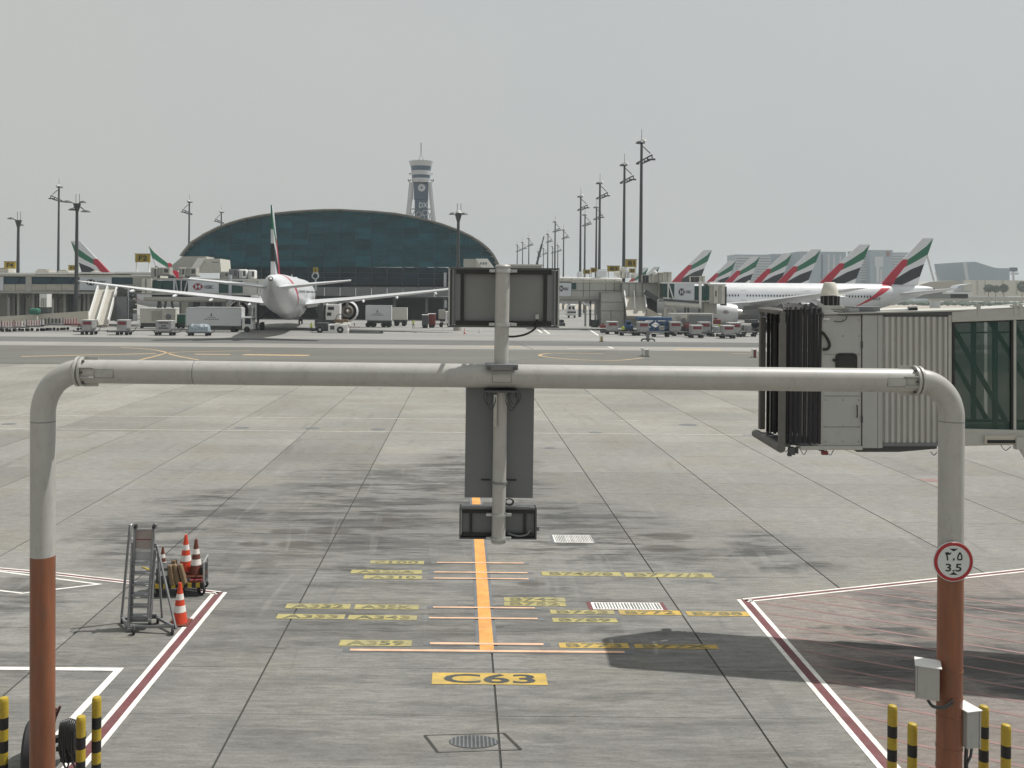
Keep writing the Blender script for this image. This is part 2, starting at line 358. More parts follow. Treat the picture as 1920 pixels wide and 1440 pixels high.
def glass_facade(name, base):
    m = bpy.data.materials.new(name); m.use_nodes = True; g = NG(m); b = g.n['Principled BSDF']
    oi = g.n.new('ShaderNodeObjectInfo'); geo = g.n.new('ShaderNodeNewGeometry')
    r = g.ramp(oi.outputs['Random'], 0, 1, .7, 1.25, False); n = g.ramp(g.noise(geo.outputs['Position'], .22, 3, .6, scale=(.6,1,2.2)), .35, .65, .75, 1.2)
    k = g.math('MULTIPLY', r, n); sc = g.n.new('ShaderNodeVectorMath'); sc.operation = 'SCALE'; sc.inputs[0].default_value = base; g.l.new(k, sc.inputs['Scale'])
    g.l.new(sc.outputs[0], b.inputs['Base Color']); b.inputs['Roughness'].default_value = .22
    b.inputs['Specular IOR Level'].default_value = .3
    return m
M['facade_teal'] = glass_facade('teal_facade_glass', (.010,.072,.090)); M['facade_dark'] = glass_facade('dark_facade_glass', (.008,.03,.045))

def fuselage_mat():
    m = bpy.data.materials.new('fuselage_livery'); m.use_nodes = True; g = NG(m); b = g.n['Principled BSDF']
    tc = g.n.new('ShaderNodeTexCoord'); sp = g.n.new('ShaderNodeSeparateXYZ'); g.l.new(tc.outputs['Object'], sp.inputs[0])
    a = g.math('MULTIPLY', g.math('ADD', sp.outputs[0], 36.5), 1.0); dz = g.math('MAXIMUM', g.math('SUBTRACT', 9.7, sp.outputs[2]), 0.0)
    al = g.math('ADD', g.math('MULTIPLY', g.math('POWER', dz, 1.41), .722), 11.0); ar = g.math('ADD', g.math('MULTIPLY', g.math('POWER', dz, 1.545), .714), 9.0)
    inside = g.math('MULTIPLY', g.math('LESS_THAN', a, al), g.math('GREATER_THAN', a, ar))
    n = g.ramp(g.noise(tc.outputs['Object'], .7, 5), .3, .7, .94, 1.03)
    sc = g.n.new('ShaderNodeVectorMath'); sc.operation = 'SCALE'; sc.inputs[0].default_value = (.60,.615,.635); g.l.new(n, sc.inputs['Scale'])
    g.l.new(g.mix(inside, sc.outputs[0], (.42,.022,.045)), b.inputs['Base Color']); b.inputs['Roughness'].default_value = .3
    return m
M['fuselage'] = fuselage_mat()

def text_mb(mb, txt, fn, height, width=None, size_x=None):
    """flat letters; fn(x, y) -> 3-D point; x centred, y 0..height"""
    c = bpy.data.curves.new('t', 'FONT'); c.body = txt; c.align_x = 'CENTER'; c.resolution_u = 3; c.offset = .02
    o = bpy.data.objects.new('t', c); SC.collection.objects.link(o)
    dg = bpy.context.evaluated_depsgraph_get(); me = bpy.data.meshes.new_from_object(o.evaluated_get(dg))
    xs = [v.co.x for v in me.vertices]; ys = [v.co.y for v in me.vertices]
    w0, h0 = max(xs) - min(xs), max(ys) - min(ys); cx = (max(xs)+min(xs))/2; y0 = min(ys)
    sy = height/h0; sx = (width/w0) if width else sy
    mb.add([fn((v.co.x-cx)*sx, (v.co.y-y0)*sy) for v in me.vertices], [tuple(p.vertices) for p in me.polygons])
    bpy.data.objects.remove(o); bpy.data.curves.remove(c); bpy.data.meshes.remove(me)
    return mb
# ------------------------------------------------------------------ ground, taxiway, apron slabs
def sheet(name, x0, x1, y0, y1, z, m, parent=None, kind='structure'):
    o = MB().add([(x0,y0,z),(x1,y0,z),(x1,y1,z),(x0,y1,z)], [(0,1,2,3)]).build(name, m, parent, fix=False)
    return tag(o, kind=kind) if parent is None else o
sheet('ground', -3400, 3400, -60, 3450, -.08, M['sand'])
sheet('taxiway', -900, 900, 82.6, 110, 0, M['taxi'])
sheet('taxiway_shoulder', -900, 900, 110.01, 118.4, 0, M['shoulder'])
sheet('service_road', -900, 900, 118.41, 131, 0, M['taxi2'])
sheet('far_apron', -420, 420, 131.01, 430, 0, M['far_apron'])
apron = sheet('apron', -110, 110, 4, 82.59, -.016, M['joint'])
JX, PX, JY, PY = .58, 3.95, 16.05, 1.79
cells = []
for i in range(-27, 27):
    for j in range(-6, 37):
        x0 = JX + i*PX; y0 = JY + j*PY
        xc, yc = x0 + PX/2, y0 + PY/2
        vis = yc > 12.2 and -870 < xc/yc*F < 1060
        cells.append((0 if vis else 1, yc, xc, x0, y0))
cells.sort()
slab_me = MB().bx(-PX/2+.017, PX/2-.017, -PY/2+.004, PY/2-.004, -.2, 0)
proto = slab_me.build('slab', M['concrete'], apron)
rest = MB(); n = 0
for v, yc, xc, x0, y0 in cells:
    dz = -random.random()*.0025
    if v == 0 and n < 298:
        if n == 0: proto.location = (xc, yc, dz)
        else: share(proto, 'slab', apron, (xc, yc, dz))
        n += 1
    else: rest.bx(x0+.017, x0+PX-.017, y0+.004, y0+PY-.004, -.2, dz)
tag(rest.build('slabs', M['concrete'], apron), kind='stuff')

def ribbon(pts, wd, z=.004, mb=None, closed=False, off=0.0):
    pts = [Vector((p[0], p[1], 0)) for p in pts]; mb = mb or MB(); L = []; Rr = []
    for i, p in enumerate(pts):
        a = pts[max(i-1, 0)]; b = pts[min(i+1, len(pts)-1)]
        if 0 < i < len(pts)-1:
            d1 = (p-a).normalized(); d2 = (b-p).normalized(); n1 = Vector((-d1.y, d1.x, 0)); n2 = Vector((-d2.y, d2.x, 0))
            nn = (n1+n2).normalized(); k = 1/max(nn.dot(n1), .3)
        else:
            d = (b-a).normalized(); nn = Vector((-d.y, d.x, 0)); k = 1
        L.append(p + nn*k*(off+wd/2)); Rr.append(p + nn*k*(off-wd/2))
    vs = [(v.x, v.y, z) for v in L] + [(v.x, v.y, z) for v in Rr]; n = len(pts)
    return mb.add(vs, [(i, n+i, n+i+1, i+1) for i in range(n-1)])
def mark(name, pts, wd, m, z=.004, parent=apron, label=None, off=0.0):
    o = ribbon(pts, wd, z, off=off).build(name, m, parent, fix=False)
    for p in (): pass
    if label: o['label'] = label
    return o
def smooth(pts, k=8):                                    # Catmull-Rom
    P = [Vector((p[0], p[1], p[2] if len(p) > 2 else 0)) for p in pts]; P = [P[0]*2-P[1]] + P + [P[-1]*2-P[-2]]; out = []
    for i in range(1, len(P)-2):
        for j in range(k):
            t = j/k; a, b, c, d = P[i-1], P[i], P[i+1], P[i+2]
            out.append(.5*((2*b) + (c-a)*t + (2*a-5*b+4*c-d)*t*t + (3*b-a-3*c+d)*t**3))
    return out + [P[-2]]
# lead-in line with its dark border
A, B = G(913, 1219), G(892.5, 935); dv = (B-A)/(B.y-A.y)
L0 = A; L1 = A + dv*(80-A.y)
mark('lead_in_line_border', [L0, L1], .40, M['p_grey'], .004)
mark('lead_in_line', [L0, L1], .26, M['p_orange'], .008)
def leadx(y): return A.x + dv.x*(y-A.y)
for xl, xr, py in ((819,982,1056),(814,989,1074),(813,991,1085.5),(812,1003,1140),(804,1008,1160),(806,1019,1208),(656,1171,1221.5)):
    a, b = G(xl, py - (913-xl)*.0085), G(xr, py + (xr-913)*.0085); y = (a.y+b.y)/2
    wd = .075 if py < 1200 else .095
    mark('stop_line_border', [(a.x-.13, y), (b.x+.13, y)], wd+.07, M['p_grey'], .004 + (.0 if py != 1221.5 else .0))
    mark('stop_line', [(a.x, y), (b.x, y)], wd, M['p_salmon'], .012)
def plate(x0, x1, y0, y1, txt, m, tm, sc=.74, name='stand_marking'):
    ym = (y0+y1)/2; Yf = G((x0+x1)/2, y0).y; Yn = G((x0+x1)/2, y1).y; a, b = G(x0, ym).x, G(x1, ym).x
    o = MB().add([(a,Yn,.006),(b,Yn,.006),(b,Yf,.006),(a,Yf,.006)], [(0,1,2,3)]).build(name, M[m], apron, fix=False)
    o['label'] = 'painted ground marking reading ' + txt
    d = Yf-Yn; h = d*sc
    text_mb(MB(), txt, lambda x, y: ((a+b)/2+x, Yn+(d-h)/2+y, .010), h, (b-a)*.8).build('lettering', M[tm], o, fix=False)
O = 'p_yellow_old'; D = 'p_dark_old'
for x0, x1, y0, y1, t in ((694,795,1051.6,1057.4,'F100'),(658,791,1069,1075.8,'A320A'),(682,791,1079.4,1086,'A310'),(536,657,1132.6,1141.6,'A332'),(665,785,1134.2,1143,'A35K'),
    (519,646.6,1152,1160.8,'A333'),(653,781.6,1154,1162.4,'A343'),(636.6,772,1200.6,1211.6,'A359'),(1016,1163.7,1072.6,1080.2,'B747/8'),(1171.8,1335.7,1074.6,1083,'B777/3'),
    (945,1059.5,1120.6,1128.2,'B744'),(945,1060.5,1129,1136.6,'B752'),(1032,1151.5,1144.2,1152,'B763'),(1161,1276,1144.8,1153.2,'B772'),(1288,1403,1147,1155.4,'B788'),
    (1036,1157,1159.2,1167,'B789'),(1048.6,1178.6,1206,1215.6,'B773'),(1190,1345,1208.6,1216.6,'B77X')):
    plate(x0, x1, y0, y1, t, 'p_yellow' if x0 > 1040 and y0 > 1140 else O, D)
plate(810, 1025, 1262.5, 1284, 'C63', 'p_yellow', 'p_black', .78)
# striped pit covers
for x0, x1, y0, y1, red in ((1036,1118,1003,1018,0),(1105,1252,1129,1144,1)):
    Yf, Yn = G(x0, y0).y, G(x0, y1).y; a, b = G(x0, y1).x, G(x1, y1).x; e = (b-a)*.055
    pc = MB().add([(a,Yn,.005),(b,Yn,.005),(b,Yf,.005),(a,Yf,.005)], [(0,1,2,3)]).build('pit_cover', M['p_maroon'] if red else M['p_grey'], apron, fix=False)
    MB().add([(a+e,Yn+.03,.009),(b-e,Yn+.03,.009),(b-e,Yf-.03,.009),(a+e,Yf-.03,.009)], [(0,1,2,3)]).build('white_panel', M['p_white'], pc, fix=False)
    s = MB(); k = 22
    for i in range(k):
        x = a+e*1.7 + (b-a-3.4*e)*i/(k-1); wq = (b-a)/k*random.uniform(.3, .55)
        s.add([(x,Yn+.07,.013),(x+wq,Yn+.07,.013),(x+wq,Yf-.07,.013),(x,Yf-.07,.013)], [(0,1,2,3)])
    s.build('bars', M['p_grey'], pc, fix=False)
# stand safety lines: white, maroon, white
def band3(pts, tot=.33):
    mark('safety_line_core', pts, tot*.46, M['p_maroon'], .005)
    mark('safety_line_edge', pts, tot*.26, M['p_white'], .006, off=tot*.36)
    mark('safety_line_edge', pts, tot*.26, M['p_white'], .006, off=-tot*.36)
def ext(a, b, y):                                        # carry line a-b on until Y = y
    t = (y-a.y)/(b.y-a.y); return a + (b-a)*t
rc, rn, rf = G(1397, 1126), G(1601, 1363.5), G(1920, 1069.5)
rn2 = ext(rc, rn, 11.0); rf2 = rc + (rf-rc)*2.2
zone = [rc, rn2, Vector((rn2.x+9, 11.0, 0)), Vector((rf2.x+3, rf2.y, 0)), rf2]
MB().add([(p.x, p.y, .0025) for p in zone], [tuple(range(5))]).build('equipment_zone', M['hatch_zone'], apron, fix=False)
band3([rf2, rc], .23); band3([rc + (rc-rn2).normalized()*.05, rn2], .34)
lc, ln = G(411, 1112), G(206, 1358)
band3([G(-400, 1030), G(-60, 1062), G(102, 1076), G(287, 1097), lc], .2); band3([lc + (lc-ln).normalized()*.05, ext(lc, ln, 11.0)], .33)
mark('parking_box_line', [G(-150, 1052), G(0, 1071.5), G(186, 1095.5), G(42, 1112.5), G(0, 1107.5), G(-90, 1097)], .07, M['p_white'])
mark('parking_box_line', [G(-300, 1251), G(223, 1255.5), ext(G(223, 1255.5), G(135, 1350), 11.5)], .13, M['p_white'], .007)
def clipline(p, d, poly):                                # line against convex polygon
    lo, hi = -99., 99.; c = sum(poly, Vector())/len(poly)
    for i in range(len(poly)):
        a, b = poly[i], poly[(i+1) % len(poly)]; n = Vector((-(b-a).y, (b-a).x, 0))
        if n.dot(c-a) < 0: n = -n
        k = n.dot(d); q = n.dot(a-p)
        if abs(k) < 1e-9: continue
        t = q/k
        if k > 0: lo = max(lo, t)
        else: hi = min(hi, t)
    return lo, hi
hd = Vector((.893, -.45, 0)); hn = Vector((.45, .893, 0)); zs = [p for p in zone]
for k in range(34):
    p0 = rc + hn*(2.4 - k*.60)
    lo, hi = clipline(p0, hd, zs)
    if hi-lo > .8: mark('hatch_line', [p0+hd*(lo+.25), p0+hd*(hi-.25)], .075, M['p_pink'], .006)
# pale cross lines, manholes, joint cuts
for y, wd, m in ((G(868,786).y+.0, .11, 'p_faint'), (G(868,811).y, .10, 'p_faint')):
    mark('cross_line', [(-60, y), (60, y)], wd, M[m], .005)
for px, py, r in ((453,802,.62),(586,803,.62),(709,805,.62),(17,795,.62),(1117,811,.55),(1031,840,.45),(1290,796.5,.8),(1410,816,.7)):
    r *= .58; c = G(px, py); mh = MB(); mh.lathe([(0,.004),(r*.8,.0045),(r*.8,.006),(r,.006),(r,.001)], c, n=20); mh.v = [(x, c.y+(y-c.y)*.75, z) for x, y, z in mh.v]
    mh.build('manhole_cover', M['p_grey'], apron, fix=False)
cut = [G(796,1379), G(945,1375), G(977,1406), G(821,1411), G(796,1379)]
for i in range(4): mark('joint_cut', [cut[i], cut[i+1]], .045 if i in (1,3) else .014, M['joint'], .0045)
c = G(888, 1391); mh = MB(); mh.lathe([(0,.003),(.36,.004),(.36,.001)], c, n=28); mh.v = [(x, c.y+(y-c.y)*.55, z) for x, y, z in mh.v]; mh = mh.build('drain_grate', M['p_black'], apron, fix=False)
for i in range(12):
    x = -.32 + i*.058; h = math.sqrt(max(.35**2-x*x, 0))*.55; MB().bx(c.x+x-.013, c.x+x+.013, c.y-h, c.y+h, .004, .010).build('grate_bar', M['p_grey'], mh)
mark('red_patch', [G(1728,900), G(1761,901)], .5, M['p_pink'], .004)
# taxiway and far markings
tw = bpy.data.objects['taxiway']
def tmark(name, pts, wd, m='p_taxi', z=.006): return mark(name, pts, wd, M[m], z, tw)
tmark('centre_line', [G(40,668.5), G(292,662.8)], .75)
tmark('curved_line', smooth([G(226,651), G(280,655), G(305,659), G(316,663), G(335,668), G(372,675)]), .35)
tmark('curved_line', smooth([G(262,675), G(290,668), G(312,662.5), G(340,660), G(400,658.6), G(470,657.5)]), .35)
tmark('broad_line', [G(365,664), G(432,664.8)], .9); tmark('broad_line', [G(456,665), G(579,666.5)], 1.6)
tmark('curved_line', smooth([G(1131,663.5), G(1080,662.6), G(1030,662.5), G(1012,666), G(1030,670), G(1084,674.5), G(1148,676), G(1180,674), G(1206,671)]), .38)
tmark('broad_line', [G(1262,655), G(1352,656)], 2.0); tmark('edge_line', [G(899,650), G(977,650.5)], 1.2)
tmark('edge_line', [G(1370,662.5), G(1420,663.8)], .4); tmark('edge_line', [G(470,630.5), G(512,626)], .35, z=.008)
for a in ((1000,612,1016,624),(1012,612,1030,626),(1064,653,1150,653.5),(1010,622,1042,622.5),(1010,627,1038,627.5),(1104,617,1122,629),(1140,650,1150,653)):
    tmark('white_dash', [G(a[0],a[1]), G(a[2],a[3])], .35, 'p_white', .008)
for a, b in (((900,683),(1160,655)),((0,672),(250,664)),((960,640),(1000,655))): tmark('pavement_seam', [G(*a), G(*b)], .12, 'joint', .004)
# dark tyre-worn strip under the parked airliner
# ------------------------------------------------------------------ haze
hz = MB().bx(-3600, 3600, -80, 3600, -1.1, 116).build('haze', [], None)
vm = bpy.data.materials.new('haze_air'); vm.use_nodes = True; t = vm.node_tree
for k in list(t.nodes):
    if k.type == 'BSDF_PRINCIPLED': t.nodes.remove(k)
pv = t.nodes.new('ShaderNodeVolumePrincipled'); pv.inputs['Density'].default_value = .00023; pv.inputs['Color'].default_value = (.86, .93, .97, 1); pv.inputs['Anisotropy'].default_value = .2
t.links.new(pv.outputs[0], [k for k in t.nodes if k.type == 'OUTPUT_MATERIAL'][0].inputs['Volume'])
hz.data.materials.append(vm); tag(hz, kind='stuff')
# ------------------------------------------------------------------ height-limit gantry across the stand
YG = 11.4
gb = W(80, 1545, YG)
gantry = thing('height_gantry', 'grey painted pipe gantry with red-brown lower posts spanning the stand in the foreground', 'gantry', (W(937,700,YG).x, YG, 0))
pr = 22.2/F*YG
def gp(px, py): return W(px, py, YG)
# left post and elbow
def post(xc0, xc1, ysplit, side):
    top = gp(xc0, 790); mid = gp((xc0*2+xc1)/3, ysplit); bot = gp(xc1, 1440); bot = mid + (bot-mid)*(mid.z/(mid.z-bot.z))
    MB().cyl(mid, top, pr, n=40).build('post', M['pipe_grey'], gantry, True, world=True)
    MB().cyl(bot, mid, pr*1.004, n=40).build('painted_base', M['red_brown_paint'], gantry, True, world=True)
    MB().cyl(bot, bot+Vector((0,0,.03)), pr*1.9, n=32).build('foot_plate', M['red_brown_paint'], gantry, world=True)
    return top, mid, bot
tl, ml, bl = post(80.5, 79.5, 1042, -1)
tr, mr, br_ = post(1784, 1779, 1058, 1)
el = [gp(80.5,790), gp(81.5,765), gp(88,741), gp(102,719), gp(120,705), gp(140,697), gp(160,696.3)]
MB().tube(smooth(el, 6), pr, n=40).build('elbow', M['pipe_grey'], gantry, True, world=True)
er = [gp(1784,790), gp(1783,770), gp(1776,748), gp(1763,731), gp(1746,719.5), gp(1728,714.5), gp(1705,713.6)]
MB().tube(smooth(er, 6), pr, n=40).build('elbow', M['pipe_grey'], gantry, True, world=True)
MB().cyl(gp(158,696.3), gp(1708,713.6), pr*1.0, n=48).build('crossbar', M['pipe_grey'], gantry, True, world=True)
# welded end joints: flange, collar and pair of gusset boxes
for px, s in ((152, 1), (1718, -1)):
    y = 696.3 + (px-158)*(713.6-696.3)/1550
    c = gp(px, y); e = Vector((1,0,0))
    MB().cyl(c-e*.045, c-e*.012, pr*1.27, n=40).build('flange', M['pipe_grey'], gantry, True, world=True, bevel=.004)
    MB().cyl(c+e*.012, c+e*.045, pr*1.24, n=40).build('flange', M['pipe_grey'], gantry, True, world=True, bevel=.004)
    q = c + e*s*.13
    for a in (20, 90, 160, 200, 270, 340):
        v = Vector((0, math.cos(R(a)), math.sin(R(a)))); 
        g_ = MB(); g_.beam(q-e*.085+v*pr*1.1, q+e*.085+v*pr*1.07, .012, .05, up=v); g_.build('gusset', M['pipe_grey'], gantry, world=True)
    for a in (180, 235, 125, 300):
        v = Vector((0, math.cos(R(a)), math.sin(R(a))))
        MB().cyl(c+e*s*.05+v*pr*1.12, c+e*s*.075+v*pr*1.12, .014, n=6).build('bolt', M['steel_dark'], gantry, world=True)
def seam(c, ax): MB().lathe([(pr,-.006),(pr*1.012,-.003),(pr*1.012,.003),(pr,.006)], c, ax, 40).build('weld_seam', M['steel_grey'], gantry, True, world=True)
seam(gp(80.5,790), (0,0,1)); seam(gp(1784,790), (0,0,1))
for px in (366,): seam(gp(px, 696.3+(px-158)*(713.6-696.3)/1550), (1,0,0))
for px in (203, 940, 1672):                               # dull name plates
    y = 696.3 + (px-158)*(713.6-696.3)/1550; c = gp(px, y+2)
    pl = MB(); n_ = 7; wd = 17.5/F*YG
    for i in range(n_):
        a0 = R(180-20+40*i/n_); a1 = R(180-20+40*(i+1)/n_)
        for j in (0,):
            p = [Vector((c.x+sx*wd, YG+math.cos(a)*pr*1.012, c.z+math.sin(a)*pr*1.012)) for a in (a0, a1) for sx in (-1, 1)]
            pl.add([p[0], p[1], p[3], p[2]], [(0,1,2,3)])
    npl = pl.build('name_plate', M['pipe_grey'], gantry, world=True, smooth=True)
    rim = MB()
    for sx in (-1, 1): rim.tube([Vector((c.x+sx*wd, YG+math.cos(R(a))*pr*1.015, c.z+math.sin(R(a))*pr*1.015)) for a in range(160, 201, 8)], .0035, 6)
    for a in (160, 200): rim.tube([Vector((c.x+s*wd, YG+math.cos(R(a))*pr*1.015, c.z+math.sin(R(a))*pr*1.015)) for s in (-1, 1)], .0035, 6)
    rim.build('weld', M['steel_grey'], npl, world=False) if False else rim.build('weld', M['steel_grey'], gantry, world=True)
# mast standing on the crossbar, with bolted base plate
mr_ = 14/F*YG
mtop = gp(943, 501); mbase = gp(939.5, 684); mbt = gp(934.5, 1013)
MB().cyl(mbase, mtop, mr_*.96, n=32).build('mast', M['pipe_grey'], gantry, True, world=True)
MB().lathe([(mr_*1.02,0),(mr_*1.06,.01),(mr_*.9,.03),(0,.035)], mtop, n=32).build('mast_cap', M['pipe_grey'], gantry, True, world=True)
MB().cyl(gp(938.5, 735), mbt, mr_*.92, n=32).build('hanging_mast', M['pipe_grey'], gantry, True, world=True)
MB().cyl(mbt, mbt-Vector((0,0,.03)), mr_*.97, n=32).build('mast_cap', M['pipe_grey'], gantry, True, world=True)
bp_ = gp(940, 682); MB().box(bp_+Vector((0,-.03,-.004)), (.39,.34,.016)).box(bp_+Vector((0,-.19,-.03)), (.39,.014,.06)).build('base_plate', M['steel_grey'], gantry, world=True)
for dx in (-.155, .155): MB().cyl(bp_+Vector((dx,-.2,-.04)), bp_+Vector((dx,-.235,-.04)), .024, n=6).build('bolt', M['steel_dark'], gantry, world=True)
lp = gp(939, 732); MB().box(lp, (.40,.30,.022)).build('base_plate', M['steel_dark'], gantry, world=True)
for dx in (-.17, -.07, .09, .18): MB().cyl(lp+Vector((dx,-.1,-.01)), lp+Vector((dx,-.1,-.075)), .013, n=6).build('bolt', M['steel_dark'], gantry, world=True)
for x0, x1, y0, y1 in ((923,925,740,790),(925,920,790,800)): pass
MB().bx(gp(925,740).x, gp(931,740).x, YG-.13, YG-.06, gp(0+925,797).z, gp(925,738).z).build('conduit', M['pipe_grey'], gantry, world=True)
# looped cables under the crossbar
cab = thing('cable_loop', 'loops of black cable hanging under the middle of the gantry crossbar', 'cable', tuple(gp(920, 740)))
for a, b, dpt in (((909,732),(922,734),757),((914,732),(926,736),765),((953,734),(969,732),762),((957,734),(973,732),757),((950,736),(966,733),768)):
    p0, p1 = gp(*a), gp(*b); m_ = gp((a[0]+b[0])/2, dpt); o_ = Vector((0,-.12,0))
    MB().tube(smooth([p0+o_, gp(a[0]-2, (a[1]+dpt)/2)+o_*1.3, m_+o_*1.2, gp(b[0]+2, (b[1]+dpt)/2)+o_*1.1, p1+o_], 5), .006, 6).build('strand', M['hose_black'], cab, True, world=True)
# display board (seen from behind) on the mast
YB = YG + .27
db = thing('display_board', 'large dark grey back of a display board clamped high on the gantry mast', 'display board', (W(943,560,YB).x, YB, W(943,560,YB).z))
a, b = W(841, 503, YB), W(1048, 613, YB); x0, x1, z1, z0 = a.x, b.x, a.z, b.z
MB().bx(x0+.02, x1-.02, YB+.02, YB+.055, z0+.02, z1-.02).build('back_panel', M['board_grey'], db, world=True)
for zz in (z0, z1): MB().bx(x0, x1, YB-.03, YB+.065, zz-.012, zz+.012).build('frame', M['steel_dark'], db, world=True)
for s, xx in ((1, x0), (-1, x1)):
    MB().bx(xx+s*.0, xx+s*.02, YB-.035, YB+.065, z0, z1).build('frame', M['galvanised'], db, world=True)
    MB().bx(xx+s*.05, xx+s*.07, YB-.045, YB+.019, z0+.013, z1-.013).build('frame', M['steel_grey'], db, world=True)
    MB().bx(xx+s*.07, xx+s*.155, YB-.006, YB+.019, z0+.02, z1-.02).build('edge_panel', M['steel_grey'], db, world=True)
for zz in (z1-.042, z0+.042): 
    MB().bx(x0+.10, x1-.10, YB-.028, YB-.006, zz-.028, zz+.028).build('rail', M['black'], db, world=True)
for px in (867, 1022):
    xx = W(px, 560, YB).x
    MB().bx(xx-.02, xx+.02, YB-.02, YB+.018, z0+.07, z1-.07).build('channel', M['black'], db, world=True)
for zz in (z1-.035, z0+.035):
    MB().lathe([(mr_*.97,-.022),(mr_*1.13,-.022),(mr_*1.13,.022),(mr_*.97,.022)], (W(943,560,YG).x, YG, zz), n=32).build('clamp', M['galvanised'], db, world=True)
    for s in (-1, 1): MB().box((W(943,560,YG).x+s*.135, YG-.02, zz), (.07,.05,.035)).box((W(943,560,YG).x+s*.13, YG+.12, zz), (.04,.26,.03)).build('clamp_lug', M['galvanised'], db, world=True)
jb = W(1007, 594, YB-.05); MB().box(jb, (.045,.05,.06)).build('junction_box', M['pipe_grey'], db, world=True, bevel=.006)
cs = [jb+Vector((0,0,-.03)), W(1007,607,YB-.07), W(1001,618,YB-.08), W(985,627,YB-.09), W(965,631,YB-.1), W(951,631,YB-.1)]
MB().tube(smooth(cs, 6), .013, 8).build('power_cable', M['black'], db, True, world=True)
# slate plate and small display below
YP = YG + mr_ + .06
sp_ = thing('backing_plate', 'tall plain slate-grey plate hanging behind the lower mast of the gantry', 'plate', (W(937,830,YP).x, YP, W(937,830,YP).z))
a, b = W(874, 712, YP), W(998, 934, YP)
MB().prism([(W(874,716,YP).x, a.z), (W(1002,716,YP).x, a.z), (W(999,934,YP).x, b.z), (W(871,934,YP).x, b.z)], lambda x, z, t: (x, YP+t, z), 0, .035).build('plate', M['plate_slate'], sp_, world=True, bevel=.003)
cz = W(937, 904, YG).z; cxm = W(936, 904, YG).x
MB().lathe([(mr_*.94,-.012),(mr_*1.08,-.012),(mr_*1.08,.012),(mr_*.94,.012)], (cxm, YG, cz), n=32).build('clamp', M['steel_grey'], sp_, world=True)
for s in (-1, 1): MB().box((cxm+s*.165, YP-.012, cz), (.11,.02,.014)).build('clamp_bar', M['black'], sp_, world=True)
ds = thing('lower_display', 'small black framed display box at the bottom end of the hanging mast', 'display box', (W(933,980,YP).x, YP, W(933,980,YP).z))
a, b = W(863, 951, YP), W(1004, 1008, YP); x0, x1, z1, z0 = a.x, b.x, a.z, b.z
MB().bx(x0+.015, x1-.015, YP+.02, YP+.12, z0+.01, z1-.01).build('back_panel', M['plate_slate'], ds, world=True)
for zz, hh in ((z1, .02), (z0, .012)): MB().bx(x0, x1, YP-.05, YP+.13, zz-hh, zz+hh*.4).build('frame', M['steel_dark'], ds, world=True)
for xx in (x0, x1): MB().bx(xx-.01, xx+.01, YP-.052, YP+.132, z0-.012, z1+.008).build('frame', M['steel_dark'], ds, world=True)
MB().bx(W(863,945,YP).x, W(993,945,YP).x, YP-.07, YP-.05, z1-.0, z1+.028).build('hood', M['steel_grey'], ds, world=True)
for px in (883, 984): xx = W(px, 980, YP).x; MB().bx(xx-.016, xx+.016, YP-.01, YP+.02, z0+.05, z1-.05).build('channel', M['black'], ds, world=True)
for zz in (z1-.05, z0+.035): MB().bx(x0+.03, x1-.03, YP-.02, YP-.002, zz-.018, zz+.018).build('rail', M['black'], ds, world=True)
for zz in (z1-.05, z0+.03):
    MB().lathe([(mr_*.94,-.014),(mr_*1.1,-.014),(mr_*1.1,.014),(mr_*.94,.014)], (W(935,980,YG).x, YG, zz), n=32).build('clamp', M['galvanised'], ds, world=True)
    for s in (-1, 1): MB().box((W(935,980,YG).x+s*.125, YG-.01, zz), (.06,.04,.03)).build('clamp_lug', M['galvanised'], ds, world=True)
MB().box(W(1007, 991, YP)+Vector((.012,0,0)), (.03,.04,.05)).build('latch', M['steel_grey'], ds, world=True)
MB().tube(smooth([W(952,1000,YP-.06), W(972,1005,YP-.07), W(988,1002,YP-.07), W(994,994,YP-.05)], 6), .011, 8).build('power_cable', M['steel_grey'], ds, True, world=True)
cc = thing('coiled_cable', 'small coil of dark cable tied above the lower display box', 'cable', tuple(W(955, 940, YG)))
cp = []
for i in range(60):
    t = i/59; an = t*2*math.pi*3.2; rr = .055*(1-.25*t); cp.append(W(955, 941, YG) + Vector((math.cos(an)*rr*1.0, -.02+.03*t, math.sin(an)*rr*.8)))
MB().tube(cp, .007, 6).build('coil', M['hose_black'], cc, True, world=True)

# round height-limit sign
YS = YG - pr - .03
sg = thing('height_limit_sign', 'round white sign with red rim reading 3.5 on the right gantry post', 'road sign', tuple(W(1787.5, 1053, YS)))
sc_ = W(1787.5, 1053, YS); sr_ = 36.3/F*YS
MB().lathe([(0,.016),(sr_*.84,.016),(sr_*.84,.004),(sr_*.84,0),(0,0)], sc_+Vector((0,.01,0)), (0,-1,0), 48).build('face', M['sign_face'], sg, world=True)
MB().lathe([(sr_*.835,0),(sr_*.835,.019),(sr_*.985,.019),(sr_,.014),(sr_,0)], sc_+Vector((0,.01,0)), (0,-1,0), 48).build('rim', M['sign_red'], sg, True, world=True)
yf = sc_.y - .0085
def sgp(x, z): return (sc_.x + x, yf, sc_.z + z)
u_ = 1/F*YS                                               # one photo pixel at the sign
t1 = text_mb(MB(), '3.5', lambda x, y: sgp(x, y - 18.5*u_), 15*u_, 30*u_); t1.build('numerals', M['black'], sg, world=True)
def stroke(pts, wd, mb):
    pts = [Vector(sgp(x*u_, z*u_)) for x, z in pts]
    for i in range(len(pts)-1): mb.beam(pts[i]-(pts[i+1]-pts[i]).normalized()*wd*u_*.3, pts[i+1]+(pts[i+1]-pts[i]).normalized()*wd*u_*.3, wd*u_, .003, up=(0,1,0))
ar = MB()
